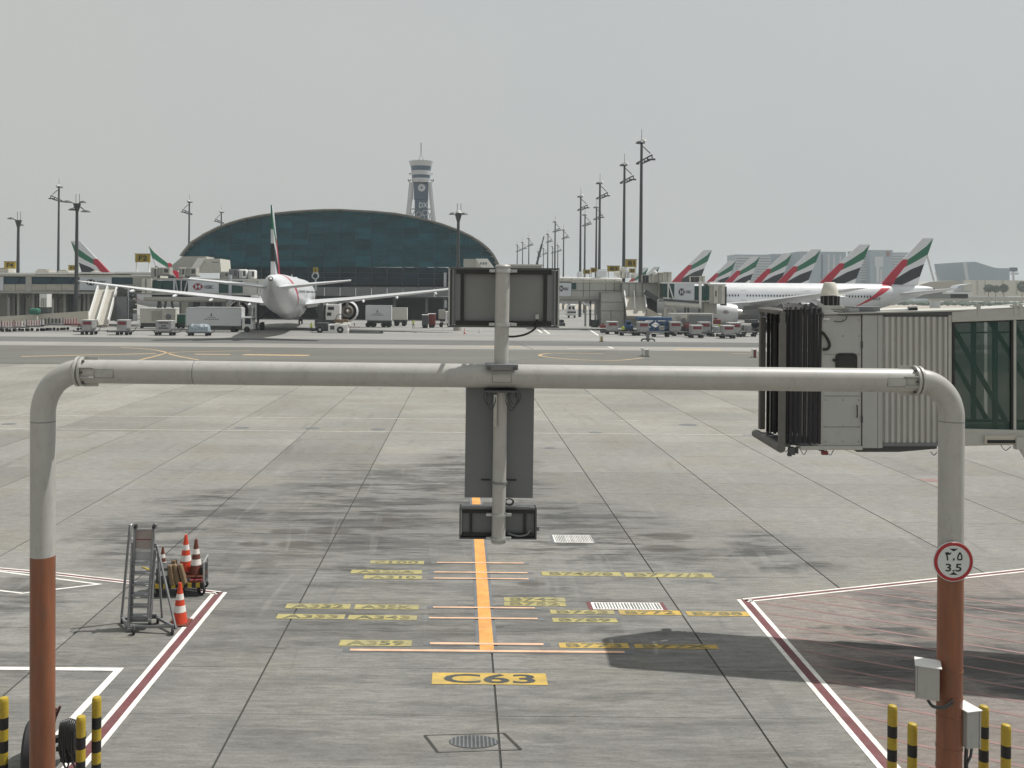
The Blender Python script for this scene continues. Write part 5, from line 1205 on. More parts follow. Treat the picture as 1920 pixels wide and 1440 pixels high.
MB().bx(W(998,515,420).x, W(1006,515,420).x, 418, 424, 0, W(1002,511,420).z).build('chassis', M['ac_grey'], t, world=True)
t = at0('crane', 'thin far crane with raised boom right of the nearest airliner fin', 'crane', 1752, 640)
MB().beam(W(1737,475,640), W(1752,530,640), .9, .9).build('boom', M['tower_grey'], t, world=True); MB().beam(W(1754,510,640), W(1761,530,640), .7, .7).beam(W(1755.5,515,640), W(1758,515,640), .5,.5).build('mast', M['tower_grey'], t, world=True)
MB().bx(W(1750,535,640).x, W(1762,535,640).x, 639, 645, 0, W(1755,528,640).z).build('chassis', M['tower_grey'], t, world=True)

# ------------------------------------------------------------------ left pier
YL = 176.0
lp_ = at0('pier_walkway', 'long raised left walkway with white roof edge, blue glass and a white advertising panel', 'walkway', 130, YL)
for a, b in ((-160,-80),(-80,0),(0,66),(66,149),(149,215),(215,290)): part(lp_, 'roof_panel', 'pier_roof', a+.3, b-.3, 511.3-(a-0)*.006, 514.5-(a-0)*.006, YL-.5, 9)
part(lp_, 'fascia', 'unit_cream', -160, 290, 514.5, 518.5, YL-.1, 8)
part(lp_, 'rear_wall', 'under_dark', -160, 290, 518, 547, YL+6, .3)
for a, b in ((-150,-60),(-56,-10),(6.5,48),(59,103),(103.5,148.5),(210,249)):
    part(lp_, 'window_pane', 'blue_glass', a, b, 519.5, 532.5, YL+.25, .08)
    pa_, pb2 = W(a+4, 532, YL+.5), W(a+14, 520, YL+.5)
for a in (30, 92, 128): MB().beam(W(a,531,YL+.1), W(a+9,520,YL+.1), .14, .14).build('brace', M['tower_blue'], lp_, world=True)
for a, b in ((-10,6.5),(48,59),(249,286)): part(lp_, 'wall_panel', 'pier_grey', a, b, 518.5, 546, YL+.02, .3)
for a, b in ((-150,-10),(6.5,29),(29,48),(59,86),(86,115),(115,149),(210,249)): part(lp_, 'lower_panel', 'apron_beige', a+.3, b-.3, 533, 545, YL+.1, .3)
part(lp_, 'advert_panel', 'hsbc_white', 149, 209, 518.5, 544.5, YL-.05, .3); part(lp_, 'advert_panel', 'hsbc_white', -9, 6, 519, 544, YL-.05, .3)
part(lp_, 'underside', 'pier_grey', -160, 286, 545.5, 550, YL+.3, 7)
hexlogo(lp_, 170, 529.5, 19, 11, YL-.08, 'logo_black'); letters(lp_, 'HSBC', 182.5, 199, 526.5, 532, YL-.08)
for px in (-60, 16, 34, 62, 99, 104, 121, 149, 158, 166): part(lp_, 'column', 'pier_grey', px-2.2, px+2.2, 549, 604, YL+1.5+(px % 3), 1)
part(lp_, 'back_wall', 'pier_grey', -160, 250, 549, 600, YL+8, .4)
for a, b, m in ((2,28,'ac_grey'),(36,46,'steel_grey'),(48,70,'unit_cream'),(90,100,'apron_beige'),(106,120,'apron_beige'),(124,147,'steel_grey'),(152,162,'steel_grey')): part(lp_, 'wall_panel', m, a, b, 553, 592, YL+6.5, .4)
for px in (20,48,75,96,112,150): MB().tube(smooth([W(px-4,550,YL+1), W(px-3,556,YL+1), W(px+3,558,YL+1), W(px+4,551,YL+1)],4), .12, 6).build('duct', M['steel_dark'], lp_, world=True)
for i, (a, b, y0) in enumerate(((66,92,505),(108,128,506),(-4,14,502),(170,180,507))):
    t = at0('rooftop_unit', ('low grey rooftop unit on the left walkway right of the tiny white dome','low dark rooftop unit on the left walkway beside the tall mast','cream rooftop unit by the F4 sign at the left edge','very small rooftop unit below the left tail fin')[i], 'rooftop unit', (a+b)/2, YL)
    part(t, 'case', 'ac_grey', a, b, y0+2, 511.6, YL+2, 3, .1); part(t, 'cowl', 'ac_grey', a+4, b-4, y0, y0+2, YL+2.4, 2)
def sign(txt, a, b, y0, y1, Y, lab, leg, near=True):
    t = at0('gate_sign', lab, 'gate sign', (a+b)/2, Y, 'yellow gate number signs')
    part(t, 'board', 'sign_yellow', a, b, y0, y1, Y, .4); e = (b-a)*.07
    part(t, 'frame', 'steel_dark', a-e, b+e, y0-.6, y0, Y-.02, .5)
    letters(t, txt, a+(b-a)*.24, b-(b-a)*.18, y0+(y1-y0)*.2, y1-(y1-y0)*.2, Y-.02, 'black')
    for x in (a+(b-a)*.08, b-(b-a)*.08): part(t, 'post', 'white_paint', x-.9, x+.9, y1, leg, Y+.1, .25)
sign('F4', 7.6, 28.5, 490.5, 503.6, 178, 'yellow gate sign reading F4 near the left picture edge', 511)
sign('F6', 128, 146, 497.6, 507, 181, 'yellow gate sign reading F6 partly behind the near left mast', 511)
sign('F2', 253.3, 281, 476, 491.6, 176, 'yellow gate sign reading F2 standing on two white legs', 510)
sign('2', 587, 595.7, 501.4, 510.6, 205, 'tiny yellow gate sign reading 2 on a pale ring post behind the tail-on airliner', 513)
MB().lathe([(.55,0),(.8,0),(.8,.4),(.55,.4)], W(591.5,517.5,204.9), (0,-1,0), 14).build('ring', M['tower_grey'], bpy.data.objects['gate_sign.003'], world=True)
part(bpy.data.objects['gate_sign.003'], 'post', 'tower_grey', 590, 593, 523, 545, 205, .3)

# ------------------------------------------------------------------ left docked bridge
YJ = 171.0
lj = at0('boarding_bridge', 'far left boarding bridge with white HSBC panel behind the tail-on airliner', 'boarding bridge', 350, YJ)
for nm, m, a, b, y0, y1, o in (('glass_pane','green_glass',285,304,526,549,0),('glass_pane','green_glass',305,324,526,549,0),('glass_pane','green_glass',328,352,526,549,.2),('advert_panel','hsbc_white',352.5,410,522.5,550,-.1),
    ('glass_pane','green_glass',410.5,429,526,552,0),('glass_pane','green_glass',434,454,526,552,0),('end_panel','pier_grey',455,482,524,553,-.05),('cab_wall','pier_grey',483,500,523,556,-.2),
    ('top_beam','pier_grey',283,483,522,526,-.15),('bottom_beam','pier_grey',283,483,549,553,-.15),('rotunda_wall','unit_cream',266,284,522,550,-.6),('rotunda_rib','steel_grey',272,274,523,549,-.7),('column','tower_grey',428.5,434,515,570,-.4),('column','tower_grey',324.5,328,522,552,-.3)):
    part(lj, nm, m, a, b, y0, y1, YJ+o, 3.2 if nm != 'column' else .4)
for a, b in ((329,334),(352,345),(340,340)): MB().beam(W(a,525,YJ-.1), W(b if a != 329 else 334,550,YJ-.1), .22, .2).build('truss_bar', M['tower_grey'], lj, world=True)
hexlogo(lj, 371, 537.5, 20, 12, YJ-.13); letters(lj, 'HSBC', 383.5, 400, 535, 541.5, YJ-.13)
MB().cyl(W(270,561,YJ), W(425,563,YJ), .38, n=12).build('service_pipe', M['ac_grey'], lj, True, world=True)
MB().cyl(W(285,554.5,YJ+1), W(470,556,YJ+1), .2, n=8).build('cable_tray', M['steel_dark'], lj, True, world=True)
for a in ((300,303),(311,305),(322,328),(298,292)): MB().beam(W(a[0],565,YJ+.5), W(a[1],602,YJ+.5), .35, .35).build('support_leg', M['steel_dark'], lj, world=True)
part(lj, 'support_wheels', 'rubber', 296, 330, 598, 604, YJ, 1.5)
for i, (a, b, y0, y1, m, lab) in enumerate(((283,294,501,523,'unit_cream','cream air unit at the left end of the far left boarding bridge roof'),(295,318,501.5,515,'ac_grey','brown slatted air unit beside the cream one above the green glass'),(335,347,501.5,519,'unit_cream','cream air unit just left of the HSBC panel of the far left bridge'),
    (347.5,368,502,517,'ac_grey','brown slatted air unit above the HSBC panel of the far left bridge'),(414,429,509,522,'ac_grey','small grey air unit left of the paired white cylinders'),(429,446,504.5,522,'steel_grey','dark fronted air unit beside the white curved covers'),
    (447,462,505,522,'vehicle_white','white curved cover, left one of two beside the tail-on airliner'),(464,478,506,523,'vehicle_white','white curved cover nearest the tail-on airliner'))):
    t = at0('air_unit', lab, 'air unit', (a+b)/2, YJ, 'air units on the far left boarding bridge'); part(t, 'case', m, a, b, y0, y1, YJ+.4, 2, .25 if m == 'vehicle_white' else .05)
    part(t, 'grille', 'steel_dark', a+(b-a)*.55, b-(b-a)*.12, y0+3, y1-4, YJ+.36, .05); part(t, 'skid', 'steel_grey', a-1, b+1, y1, y1+1.5, YJ+.3, 2.4)
    for k in range(3): part(t, 'slat', 'steel_grey', a+(b-a)*(.08+.14*k), a+(b-a)*(.12+.14*k), y0+2, y1-2, YJ+.34, .05)
t = at0('building', 'dark ground-floor block under the far left boarding bridge', 'building', 380, 184); part(t, 'wall', 'steel_grey', 336, 470, 562, 600, 184, 6)
for a in (340, 362, 386, 402, 424): part(t, 'door', 'under_dark' if a % 4 else 'ac_grey', a, a+13, 566, 600, 183.9, .1)

# ------------------------------------------------------------------ left chute, zigzag stair, low walls, booths
def P3(px, py, Y): return W(px, py, Y)
lc2 = at0('baggage_chute', 'double white-railed sloping chute coming down from the left walkway', 'chute', 195, 168)
Ya, Yb = 173.5, 166.5
for (xt, xb) in ((184,165),(202,183),(219.5,203)):
    MB().beam(P3(xt,538,Ya), P3(xb,602,Yb), .22, .85).build('rail', M['vehicle_white'], lc2, world=True)
for (a, b, c, d) in ((185,201,166,182),(203,218,184,202)):
    MB().add([P3(a,543,Ya), P3(b,543,Ya), P3(d,609,Yb), P3(c,609,Yb), P3(a,543,Ya)+Vector((0,.2,-.5)), P3(b,543,Ya)+Vector((0,.2,-.5)), P3(d,609,Yb)+Vector((0,.2,-.3)), P3(c,609,Yb)+Vector((0,.2,-.3))], [(0,1,2,3),(4,7,6,5),(0,3,7,4),(1,5,6,2),(0,4,5,1),(3,2,6,7)]).build('slide', M['apron_beige'], lc2, world=True)
part(lc2, 'side_wall', 'steel_grey', 216, 240, 556, 603, 171, .4); part(lc2, 'landing', 'pier_grey', 184, 240, 537, 547, 174, 2)
zz = at0('zigzag_stair', 'dark zigzag metal stair right of the white-railed chute', 'staircase', 240, 172)
pts = [(222,541),(248,551),(228,561),(252,571),(228,581),(250,592),(240,602)]
for i in range(len(pts)-1): MB().beam(P3(*pts[i],171.5+.3*(i%2)), P3(*pts[i+1],171.5+.3*(i%2)), .9, .9).build('flight', M['steel_dark'], zz, world=True)
for i in range(5): part(zz, 'infill', 'ac_grey' if i % 2 else 'steel_grey', 240, 256, 551+i*10, 559+i*10, 172.5, .3)
part(zz, 'post', 'tower_grey', 239, 241.5, 541, 600, 171, .3); part(zz, 'door', 'tower_grey', 249, 257, 588, 602, 171, .2)
o = MB().prism([(-160,598),(0,593.5),(165,583),(165,606),(-160,606)], lambda x, y, q: W(x, y, 163)+Vector((0,q,0)), 0, .4).build('low_wall', M['beige_wall'], None); tag(o, 'long low beige wall behind the striped barriers at the left', 'wall')
o = at0('booth', 'small rounded dark green booth standing before the beige wall', 'booth', 62, 161); part(o, 'hood', 'green_paint', 52, 71, 578, 590, 161, 1.5, .4); part(o, 'post', 'ac_grey', 63, 69, 590, 603, 161.3, .5)
o = at0('kiosk', 'small bright white kiosk with slatted front under the left walkway', 'kiosk', 81, 172); part(o, 'body', 'vehicle_white', 74, 88, 551, 576, 172, 2)
for k in range(3): part(o, 'slot', 'ac_grey', 76.5+k*3.6, 78.5+k*3.6, 559, 575, 171.9, .1)
part(o, 'skirt', 'steel_dark', 73, 88, 577, 586, 172.1, 1.5)
for i, (a, b, y0, y1, c) in enumerate(((0,42,603,612.5,'striped barrier panel row at the left picture edge'),(46,82,601,610,'striped barrier panel row second from the left edge'),(114,144,597.5,608,'striped barrier panel row just left of the near left mast'))):
    Y = 151+i*1.5; t = at0('striped_barrier', 'red and white '+c, 'barrier', (a+b)/2, Y, 'striped barriers on the left'); n = int((b-a)/2.4)
    for k in range(n): part(t, 'stripe', 'barrier_red' if k % 2 else 'barrier_white', a+(b-a)*k/n+(.55 if k % 2 else -.35), a+(b-a)*(k+1)/n-(.65 if k % 2 else -.4), y0-(k*.05), y1-(k*.05), Y+(0 if k % 2 else .02), .12)
def flatcar(lab, a, b, ytop, D, m='steel_dark', posts=True):
    t = at0('flat_trailer', lab, 'trailer', (a+b)/2, D, 'low flat baggage trailers'); x0, x1 = W(a,600,D).x, W(b,600,D).x; zt = max(W(a, ytop, D).z, .45)
    MB().bx(x0, x1, D, D+1.6, zt-.16, zt).build('deck', M[m], t, world=True)
    for x in (x0+.35, x1-.35):
        for y in (D+.12, D+1.48): MB().cyl((x,y-.08,.24), (x,y+.08,.24), .24, n=12).build('wheel', M['rubber'], t, world=True)
    MB().beam((x1,D+.8,.4), (x1+.8,D+.8,.3), .08, .08).build('drawbar', M['steel_dark'], t, world=True)
    if posts: MB().bx(x0+.1, x0+.2, D+.05, D+.15, zt, zt+1.1).build('post', M['steel_dark'], t, world=True)
    return t
for i, (a, b, y, D, m) in enumerate(((-30,-2,613,146,'steel_dark'),(0,22,614,145,'steel_dark'),(24,46,612.5,147,'steel_dark'),(48,74,611,148,'steel_dark'),(76,86,609,149,'steel_dark'),(90,112,607,151,'steel_grey'),(116,150,607,153,'brick_red'))):
    flatcar('dark flat trailer in the left row, '+('out at the picture edge','leftmost in view','second from the left','third from the left','short one with an upright post','before the grey-striped screens','red-decked one before the near left mast')[i], a, b, y, D, m)
for k in range(9):
    if k == 0: t = at0('screen', 'row of grey and beige striped screens between the two left striped barriers', 'screen', 98, 153)
    part(t, 'stripe', 'ac_grey' if k % 2 else 'steel_dark', 83+k*3.4, 85.8+k*3.4, 597, 608, 153, .1)

# ------------------------------------------------------------------ baggage dollies
def dolly(lab, a, b, y0, y1, D, red=True, deck=None, tarp=False, slant=1, grp='container dollies on the apron'):
    t = at0('container_dolly', lab, 'container dolly', (a+b)/2, D, grp)
    da, db_ = deck or (a-6, b+6); X0, X1 = W(da,600,D).x, W(db_,600,D).x; x0, x1 = W(a,600,D).x, W(b,600,D).x
    zt = W((a+b)/2, y0, D).z; zb = .62; d = 1.7
    MB().bx(X0, X1, D-.1, D+d+.1, .42, .56).build('deck', M['steel_dark'], t, world=True)
    for x in (x0+.1, x1-.1):
        for y in (D+.05, D+d-.05): MB().cyl((x,y-.09,.25), (x,y+.09,.25), .25, n=14).build('wheel', M['rubber'], t, world=True)
    MB().tube([(X1-.05,D+d/2,.48), (X1+.35,D+d/2,.5), (X1+.75,D+d/2,1.25)], .05, 6).build('tow_bar', M['steel_dark'], t, world=True)
    for x in (X0+.06, X1-.06): MB().bx(x-.05, x+.05, D-.05, D+.05, .56, .8).build('stop', M['steel_dark'], t, world=True)
    if tarp:
        mb = MB(); n = 9; vs = []; 
        for i in range(n+1):
            for j in range(7):
                u_, v_ = i/n, j/6; hgt = (zt-zb)*(.9+random.uniform(-.13,.1)) if 0 < j < 6 and 0 < i < n else (zt-zb)*random.uniform(.45,.8) if j in (0,6) else (zt-zb)*.5
                vs.append((x0+(x1-x0)*u_+random.uniform(-.06,.06), D+d*v_+random.uniform(-.06,.06), zb+hgt))
        fs = [(i*7+j, (i+1)*7+j, (i+1)*7+j+1, i*7+j+1) for i in range(n) for j in range(6)]
        base = len(vs)
        vs += [(x0+(x1-x0)*i/n, D-.05, zb-.12) for i in range(n+1)]; fs += [(i*7, base+i, base+i+1, (i+1)*7) for i in range(n)]
        b2 = len(vs); vs += [(x1+.05, D+d*j/6, zb-.1) for j in range(7)]; fs += [(n*7+j, b2+j, b2+j+1, n*7+j+1) for j in range(6)]
        b3 = len(vs); vs += [(x0-.05, D+d*j/6, zb-.1) for j in range(7)]; fs += [(j, b3+j, b3+j+1, j+1) for j in range(6)]
        mb.add(vs, fs).build('covered_load', M['tarp'], t, True, world=True); return t
    prof = [(x0,zb),(x0+.12*(slant>0),zb),(x1-.12*(slant<0),zb),(x1,zb+.35),(x1,zt),(x0,zt),(x0,zb+.35)] if False else [(x0+(.22 if slant < 0 else 0),zb),(x1-(.22 if slant > 0 else 0),zb),(x1,zb+.45),(x1,zt),(x0,zt),(x0,zb+.45)]
    MB().prism(prof, lambda x, z, q: (x, D+q, z), 0, d).build('container', M['aluminium'], t, world=True)
    MB().bx(x0-.03, x1+.03, D-.03, D+d+.03, zt, zt+.06).build('lid', M['white_paint'], t, world=True)
    for x in (x0, x1-.05, (x0+x1)/2): MB().bx(x, x+.05, D-.03, D, zb+.45, zt).build('edge_strip', M['galvanised'], t, world=True)
    if red:
        w_ = x1-x0; h_ = zt-zb
        lb = MB().bx(x0+w_*.14, x1-w_*.12, D-.05, D-.031, zt-h_*.42, zt-h_*.12).build('label', M['label_red'], t, world=True)
        wt = MB()
        for k in range(5): wt.bx(x0+w_*(.2+.13*k), x0+w_*(.27+.13*k), D-.056, D-.051, zt-h_*(.33+.03*(k%2)), zt-h_*.2)
        tag(wt.build('label_marks', M['sign_face'], lb, world=False), kind='stuff') if False else tag(wt.build('label_marks', M['logo_red'], t, world=True), kind='stuff')
    else:
        for k, z_ in enumerate((.12,.4,.62)):
            w_ = x1-x0; h_ = zt-zb; MB().bx(x0+w_*(.18 if k != 1 else .35), x1-w_*(.18 if k != 1 else .35), D-.05, D-.031, zt-h_*(z_+.12), zt-h_*z_).build('dark_text_band', M['steel_dark'], t, world=True)
    return t
dolly('container dolly with red label, leftmost of the pair before the white chute', 153, 173, 600.5, 621, 137.5, deck=(137.5,176))
dolly('container dolly with red label before the dark side wall of the chute', 219, 238.5, 600.5, 621, 137.5, deck=(201,243))
dolly('container dolly with three dark bands of text left of the tarpaulin load', 292, 321.5, 602, 622.5, 137, red=False, deck=(289,329))
dolly('dolly loaded with a crumpled blue-grey tarpaulin before the catering truck', 354, 389, 607, 626, 137, tarp=True, deck=(350,393))
for a in ((176,200),(243,288),(330,350),(393,440)): 
    pass
for i, (a, b, y0, y1, D, s, lab) in enumerate(((1139,1159,603.5,622,155,1,'container dolly with red label, leftmost of the right-hand group'),(1197,1217,604.5,626,151,-1,'dull container with red label right of the tallest mast foot'),
    (1256,1278,604.5,622,156,1,'container with red label before the white generator unit'),(1297,1318,610.5,627,144,1,'container with a large red label standing forward, middle of the right group'),
    (1313,1333,604.5,626,151,-1,'container with red label just behind the forward middle one'),(1356,1377.5,611,632,143,-1,'pale container with red label, right and forward, near the bridge canopy'),(1367,1390,605.5,629,149,1,'container half hidden behind the rightmost forward one'))):
    dolly(lab, a, b, y0, y1, D, True, (a-4, b+5), slant=s)
for a, b, D, lab in ((1163,1195,150,'empty flat trailer just right of the leftmost right-hand container'),(1224,1257,146,'flat trailer with a pale side panel below the blue loader'),(1334,1354,149,'flat trailer between the two forward containers'),(1392,1420,150,'flat trailer next to the near bridge canopy'),(1394,1422,160,'rear flat trailer next to the near bridge canopy'),(1262,1294,150,'flat trailer in front of the white generator unit')):
    flatcar(lab, a, b, 622, D, posts=False); 
for (a, b, y0, y1, D, m, lab) in ((1400,1422,596,606,168,'steel_dark','dark equipment heap behind the near bridge canopy'),(1338,1352,596,608,166,'brick_red','small red ground unit under the airliner engine'),(1285,1297,604,616,158,'brick_red','small red tractor between containers'),(1126,1138,606,615,160,'brick_red','small red ground unit left of the first right-hand container')):
    t = at0('ground_unit', lab, 'ground equipment', (a+b)/2, D); part(t, 'body', m, a, b, y0+3, y1, D, 1.5, .1); part(t, 'seat', 'steel_dark', a+3, a+7, y0, y0+3, D+.3, .8)
    for x in (a+3, b-3): p = W(x, 600, D); MB().cyl((p.x,D-.1,.35), (p.x,D+.1,.35), .35, n=12).build('wheel', M['rubber'], t, world=True)

# ------------------------------------------------------------------ trucks and loaders
def truck(lab, a, b, y0, y1, D, cab=1, wheels=(.15,.3,.85), crest=True, m='truck_white'):
    t = at0('catering_truck', lab, 'truck', (a+b)/2, D); X0, X1 = W(a,600,D).x, W(b,600,D).x; zt, zb = W((a+b)/2,y0,D).z, W((a+b)/2,y1,D).z; L = X1-X0
    MB().bx(X0, X1, D, D+2.5, zb, zt).build('box_body', M[m], t, world=True, bevel=.04)
    for x in (X0, X1-.08): MB().bx(x, x+.08, D-.02, D, zb, zt).build('corner_post', M['galvanised'], t, world=True)
    MB().bx(X0, X1, D-.03, D, zt-.1, zt).bx(X0, X1, D-.03, D, zb, zb+.1).build('rail', M['galvanised'], t, world=True)
    MB().bx(X0+.3, X1, D+.3, D+2.2, zb-.55, zb-.01).build('chassis', M['steel_dark'], t, world=True)
    if cab:
        cx0 = X1+.1 if cab > 0 else X0-1.9; ch = zb+1.5
        MB().prism([(cx0,.45),(cx0+1.8,.45),(cx0+1.8,1.5),(cx0+1.5,ch) if cab > 0 else (cx0+1.8,ch),(cx0,ch) if cab > 0 else (cx0+.3,ch)] if cab > 0 else [(cx0,.45),(cx0+1.8,.45),(cx0+1.8,ch),(cx0+.3,ch),(cx0,1.5)], lambda x, z, q: (x, D+.1+q, z), 0, 2.2).build('cab', M['vehicle_white'], t, world=True, bevel=.05)
        MB().bx(cx0+.45, cx0+1.4, D+.06, D+.11, 1.35, ch-.2).build('side_window', M['dark_glass'], t, world=True)
        xx = cx0+1.68 if cab > 0 else cx0+.1; MB().bx(xx-.03, xx+.06, D+.3, D+2.1, 1.55, ch-.15).build('windscreen', M['dark_glass'], t, world=True)
        MB().cyl((cx0+.8,D+.0,.48), (cx0+.8,D+.3,.48), .48, n=16).build('wheel', M['rubber'], t, world=True)
    for q in wheels: MB().cyl((X0+L*q,D+.05,.48), (X0+L*q,D+.35,.48), .48, n=16).build('wheel', M['rubber'], t, world=True); MB().cyl((X0+L*q,D+2.1,.48), (X0+L*q,D+2.4,.48), .48, n=16).build('wheel', M['rubber'], t, world=True)
    if crest:
        cx_ = X0+L*.46; cz_ = (zt+zb)/2; mb = MB()
        mb.bx(cx_-.12, cx_+.12, D-.012, D-.004, cz_+.1, cz_+.55).bx(cx_-.25, cx_+.25, D-.012, D-.004, cz_+.12, cz_+.2)
        tag(mb.build('crest', M['steel_grey'], t, world=True), kind='stuff')
        mb = MB(); 
        for k in range(7): mb.bx(cx_-.75+k*.22, cx_-.6+k*.22, D-.012, D-.004, cz_-.15, cz_-.02); mb.bx(cx_-1.1+k*.34, cx_-.85+k*.34, D-.012, D-.004, cz_-.5, cz_-.32)
        tag(mb.build('body_lettering', M['steel_grey'], t, world=True), kind='stuff')
    return t
tA = truck('long white catering truck parked left of the tail-on airliner', 348, 452.5, 577, 611, 151)
MB().bx(W(365,577,151).x, W(451,577,151).x, 151.1, 153.4, W(400,577,151).z, W(400,575.8,151).z).build('roof_step', M['truck_white'], tA, world=True)
truck('white high-loader truck just right of the airliner engine', 685, 733.5, 572.5, 601, 178, 0, (.1,.3,.7,.9))
truck('cream curtain-sided truck right of the high-loader by the terminal', 735, 763, 577, 600, 186, 0, (.3,.8), False, 'unit_cream')
t = truck('small white truck with grey rear box at the left edge of the display board', 822, 834, 581, 598, 182, 1, (.5,), False, 'ac_grey')
for i, (nm, a, b, y0, y1, D, m, lab) in enumerate((('container_unit',262,329,579,606,163,'unit_cream','long cream ground power unit behind the left dollies'),('container_unit',331,347,590,605,164,'green_paint','small green container beside the long cream unit'),
    ('container_unit',1258,1288,588.5,612,160,'unit_cream','cream generator unit with round grilles behind the right dollies'),('container_unit',1289,1337,588.5,609,161,'ac_grey','grey panelled container right of the cream generator'),('cabinet',791,803,591,611,176,'steel_dark','dark blue cabinet before the terminal doors'),('cabinet',803,816,589,611,178,'brick_red','reddish stack of crates right of the dark cabinet'))):
    t = at0(nm, lab, 'container' if nm[1] == 'o' else 'cabinet', (a+b)/2, D); part(t, 'body', m, a, b, y0, y1, D, 2.2, .05)
    part(t, 'top_rail', 'white_paint' if m != 'green_paint' else 'aluminium', a-.3, b+.3, y0-1, y0, D-.05, 2.3)
    if m in ('unit_cream',): part(t, 'door', 'ac_grey', a+(b-a)*.33, a+(b-a)*.62, y0+4, y1-4, D-.06, .05); MB().lathe([(0,.1),(.5,.05),(.5,0)], W(a+(b-a)*.8, y0+(y1-y0)*.55, D-.05), (0,-1,0), 14).build('round_grille', M['steel_grey'], t, world=True)
    if nm == 'container_unit' and m == 'ac_grey': part(t, 'side_panel', 'steel_grey', a+2, b-2, y0+3, y1-1, D-.06, .05); part(t, 'end_frame', 'white_paint', b-1.5, b, y0, y1, D-.1, .1)
    for x in (a+4, b-4): p = W(x, 600, D); MB().cyl((p.x,D-.05,.3), (p.x,D+.2,.3), .3, n=10).build('wheel', M['rubber'], t, world=True)
    MB().bx(W(a+1,600,D).x, W(b-1,600,D).x, D+.2, D+1.9, .3, max(W((a+b)/2,y1,D).z, .5)).build('chassis', M['steel_dark'], t, world=True)
# tug with long tow bar near the engine
t = at0('pushback_tug', 'low white tug with a long dark tow bar beside the airliner engine', 'tug', 635, 151)
part(t, 'body', 'vehicle_white', 615, 652, 608, 622, 151, 2.2, .12); part(t, 'grille', 'steel_dark', 619, 627, 611, 618, 150.95, .06); part(t, 'bonnet', 'unit_cream', 627, 655, 606, 611, 151.2, 1.8, .1)
part(t, 'driver_seat', 'wood', 636, 643, 600, 606, 151.6, 1); part(t, 'wheel_guard', 'steel_dark', 592, 614, 605, 619, 151.5, 2.0, .1)
MB().tube(smooth([W(628,606,151.3), W(632,592,151.3), W(640,590,151.3), W(644,604,151.3)],4), .07, 6).build('roll_bar', M['steel_dark'], t, world=True)
for x in (600, 638): p = W(x, 600, 151); MB().cyl((p.x,150.9,.55), (p.x,151.3,.55), .55, n=16).build('wheel', M['rubber'], t, world=True); MB().cyl((p.x,150.88,.55), (p.x,151,.55), .22, n=12).build('hub', M['galvanised'], t, world=True)
MB().tube([W(655,621,151.5), W(714,623,151.5)], .2, 8).tube([W(655,624.3,150.6), W(716,625,150.6)], .17, 8).build('tow_bar', M['steel_dark'], t, world=True); MB().lathe([(0,-.25),(.3,-.25),(.3,.25),(0,.25)], W(715,623.5,151.2), (0,1,0), 12).build('tow_wheel', M['rubber'], t, world=True)
t = at0('belt_loader', 'white boxy loader with dark windows left of the visible airliner engine', 'loader', 622, 158)
part(t, 'cabinet', 'vehicle_white', 611, 637, 571, 600, 158, 2.4, .06); part(t, 'window', 'dark_glass', 615, 626, 575, 581, 157.9, .1); part(t, 'window', 'dark_glass', 613, 621, 586, 592, 157.9, .1); part(t, 'frame', 'steel_dark', 596, 606, 571, 612, 158, .8); MB().beam(W(590,575,158), W(606,600,158), .3, .3).build('brace', M['steel_dark'], t, world=True); part(t, 'base', 'steel_dark', 590, 636, 600, 612, 158.2, 2)
part(t, 'platform', 'wood', 626, 652, 599, 604, 157, 1.2)
# red chock under the engine
t = at0('engine_stand', 'small red safety stand on the ground below the airliner engine', 'stand', 666, 158); MB().beam(W(664,606,158), W(665,611,158), .15, .15).beam(W(655,613,158), W(675,613.5,158), .15, .12).build('frame', M['brick_red'], t, world=True)
# scissor loader, blue
t = at0('scissor_loader', 'blue scissor-lift cargo loader behind the right-hand dollies', 'loader', 1230, 157)
part(t, 'platform', 'blue_paint', 1197, 1260, 595, 601, 157, 3, .05); part(t, 'chassis', 'blue_paint', 1203, 1256, 615, 622, 157, 3, .05)
for a, b in ((1206,1228),(1228,1206),(1230,1252),(1252,1230)): MB().beam(W(a,602,156.9), W(b,616,156.9), .25, .35).build('scissor_arm', M['blue_paint'], t, world=True)
part(t, 'control_box', 'blue_paint', 1240, 1256, 603, 615, 157.2, 2); part(t, 'white_mark', 'sign_face', 1219, 1226, 604, 607, 156.8, .05); part(t, 'white_mark', 'sign_face', 1230, 1237, 608, 611, 156.8, .05)
for x in (1208, 1250): p = W(x, 600, 157); MB().cyl((p.x,156.9,.4), (p.x,157.2,.4), .4, n=12).build('wheel', M['rubber'], t, world=True)
t = at0('tractor', 'small dark blue baggage tractor before the block wall of the right pier', 'tractor', 1176, 160)
part(t, 'body', 'blue_paint', 1170, 1188, 609, 618, 160, 1.5, .15); part(t, 'cab', 'blue_paint', 1174, 1184, 602, 609, 160.2, 1.2, .1); part(t, 'window', 'dark_glass', 1176, 1182, 603, 607, 160.1, .1)
for x in (1173, 1185): p = W(x, 600, 160); MB().cyl((p.x,159.9,.4), (p.x,160.2,.4), .4, n=12).build('wheel', M['rubber'], t, world=True)
t = at0('van', 'white van facing the camera on the road under the right pier', 'van', 1072, 262); part(t, 'body', 'vehicle_white', 1063, 1081, 577, 592, 262, 4, .3); part(t, 'roof', 'vehicle_white', 1064.5, 1079.5, 570.5, 577, 262.3, 3.5, .3)
for a in (1066, 1073): part(t, 'window', 'dark_glass', a, a+4.5, 575, 580, 261.9, .15)
part(t, 'bumper', 'steel_dark', 1064, 1080, 584, 587, 261.8, .2)
for a in (1065, 1076): part(t, 'wheel', 'rubber', a, a+3.2, 590, 596, 262.2, .7)
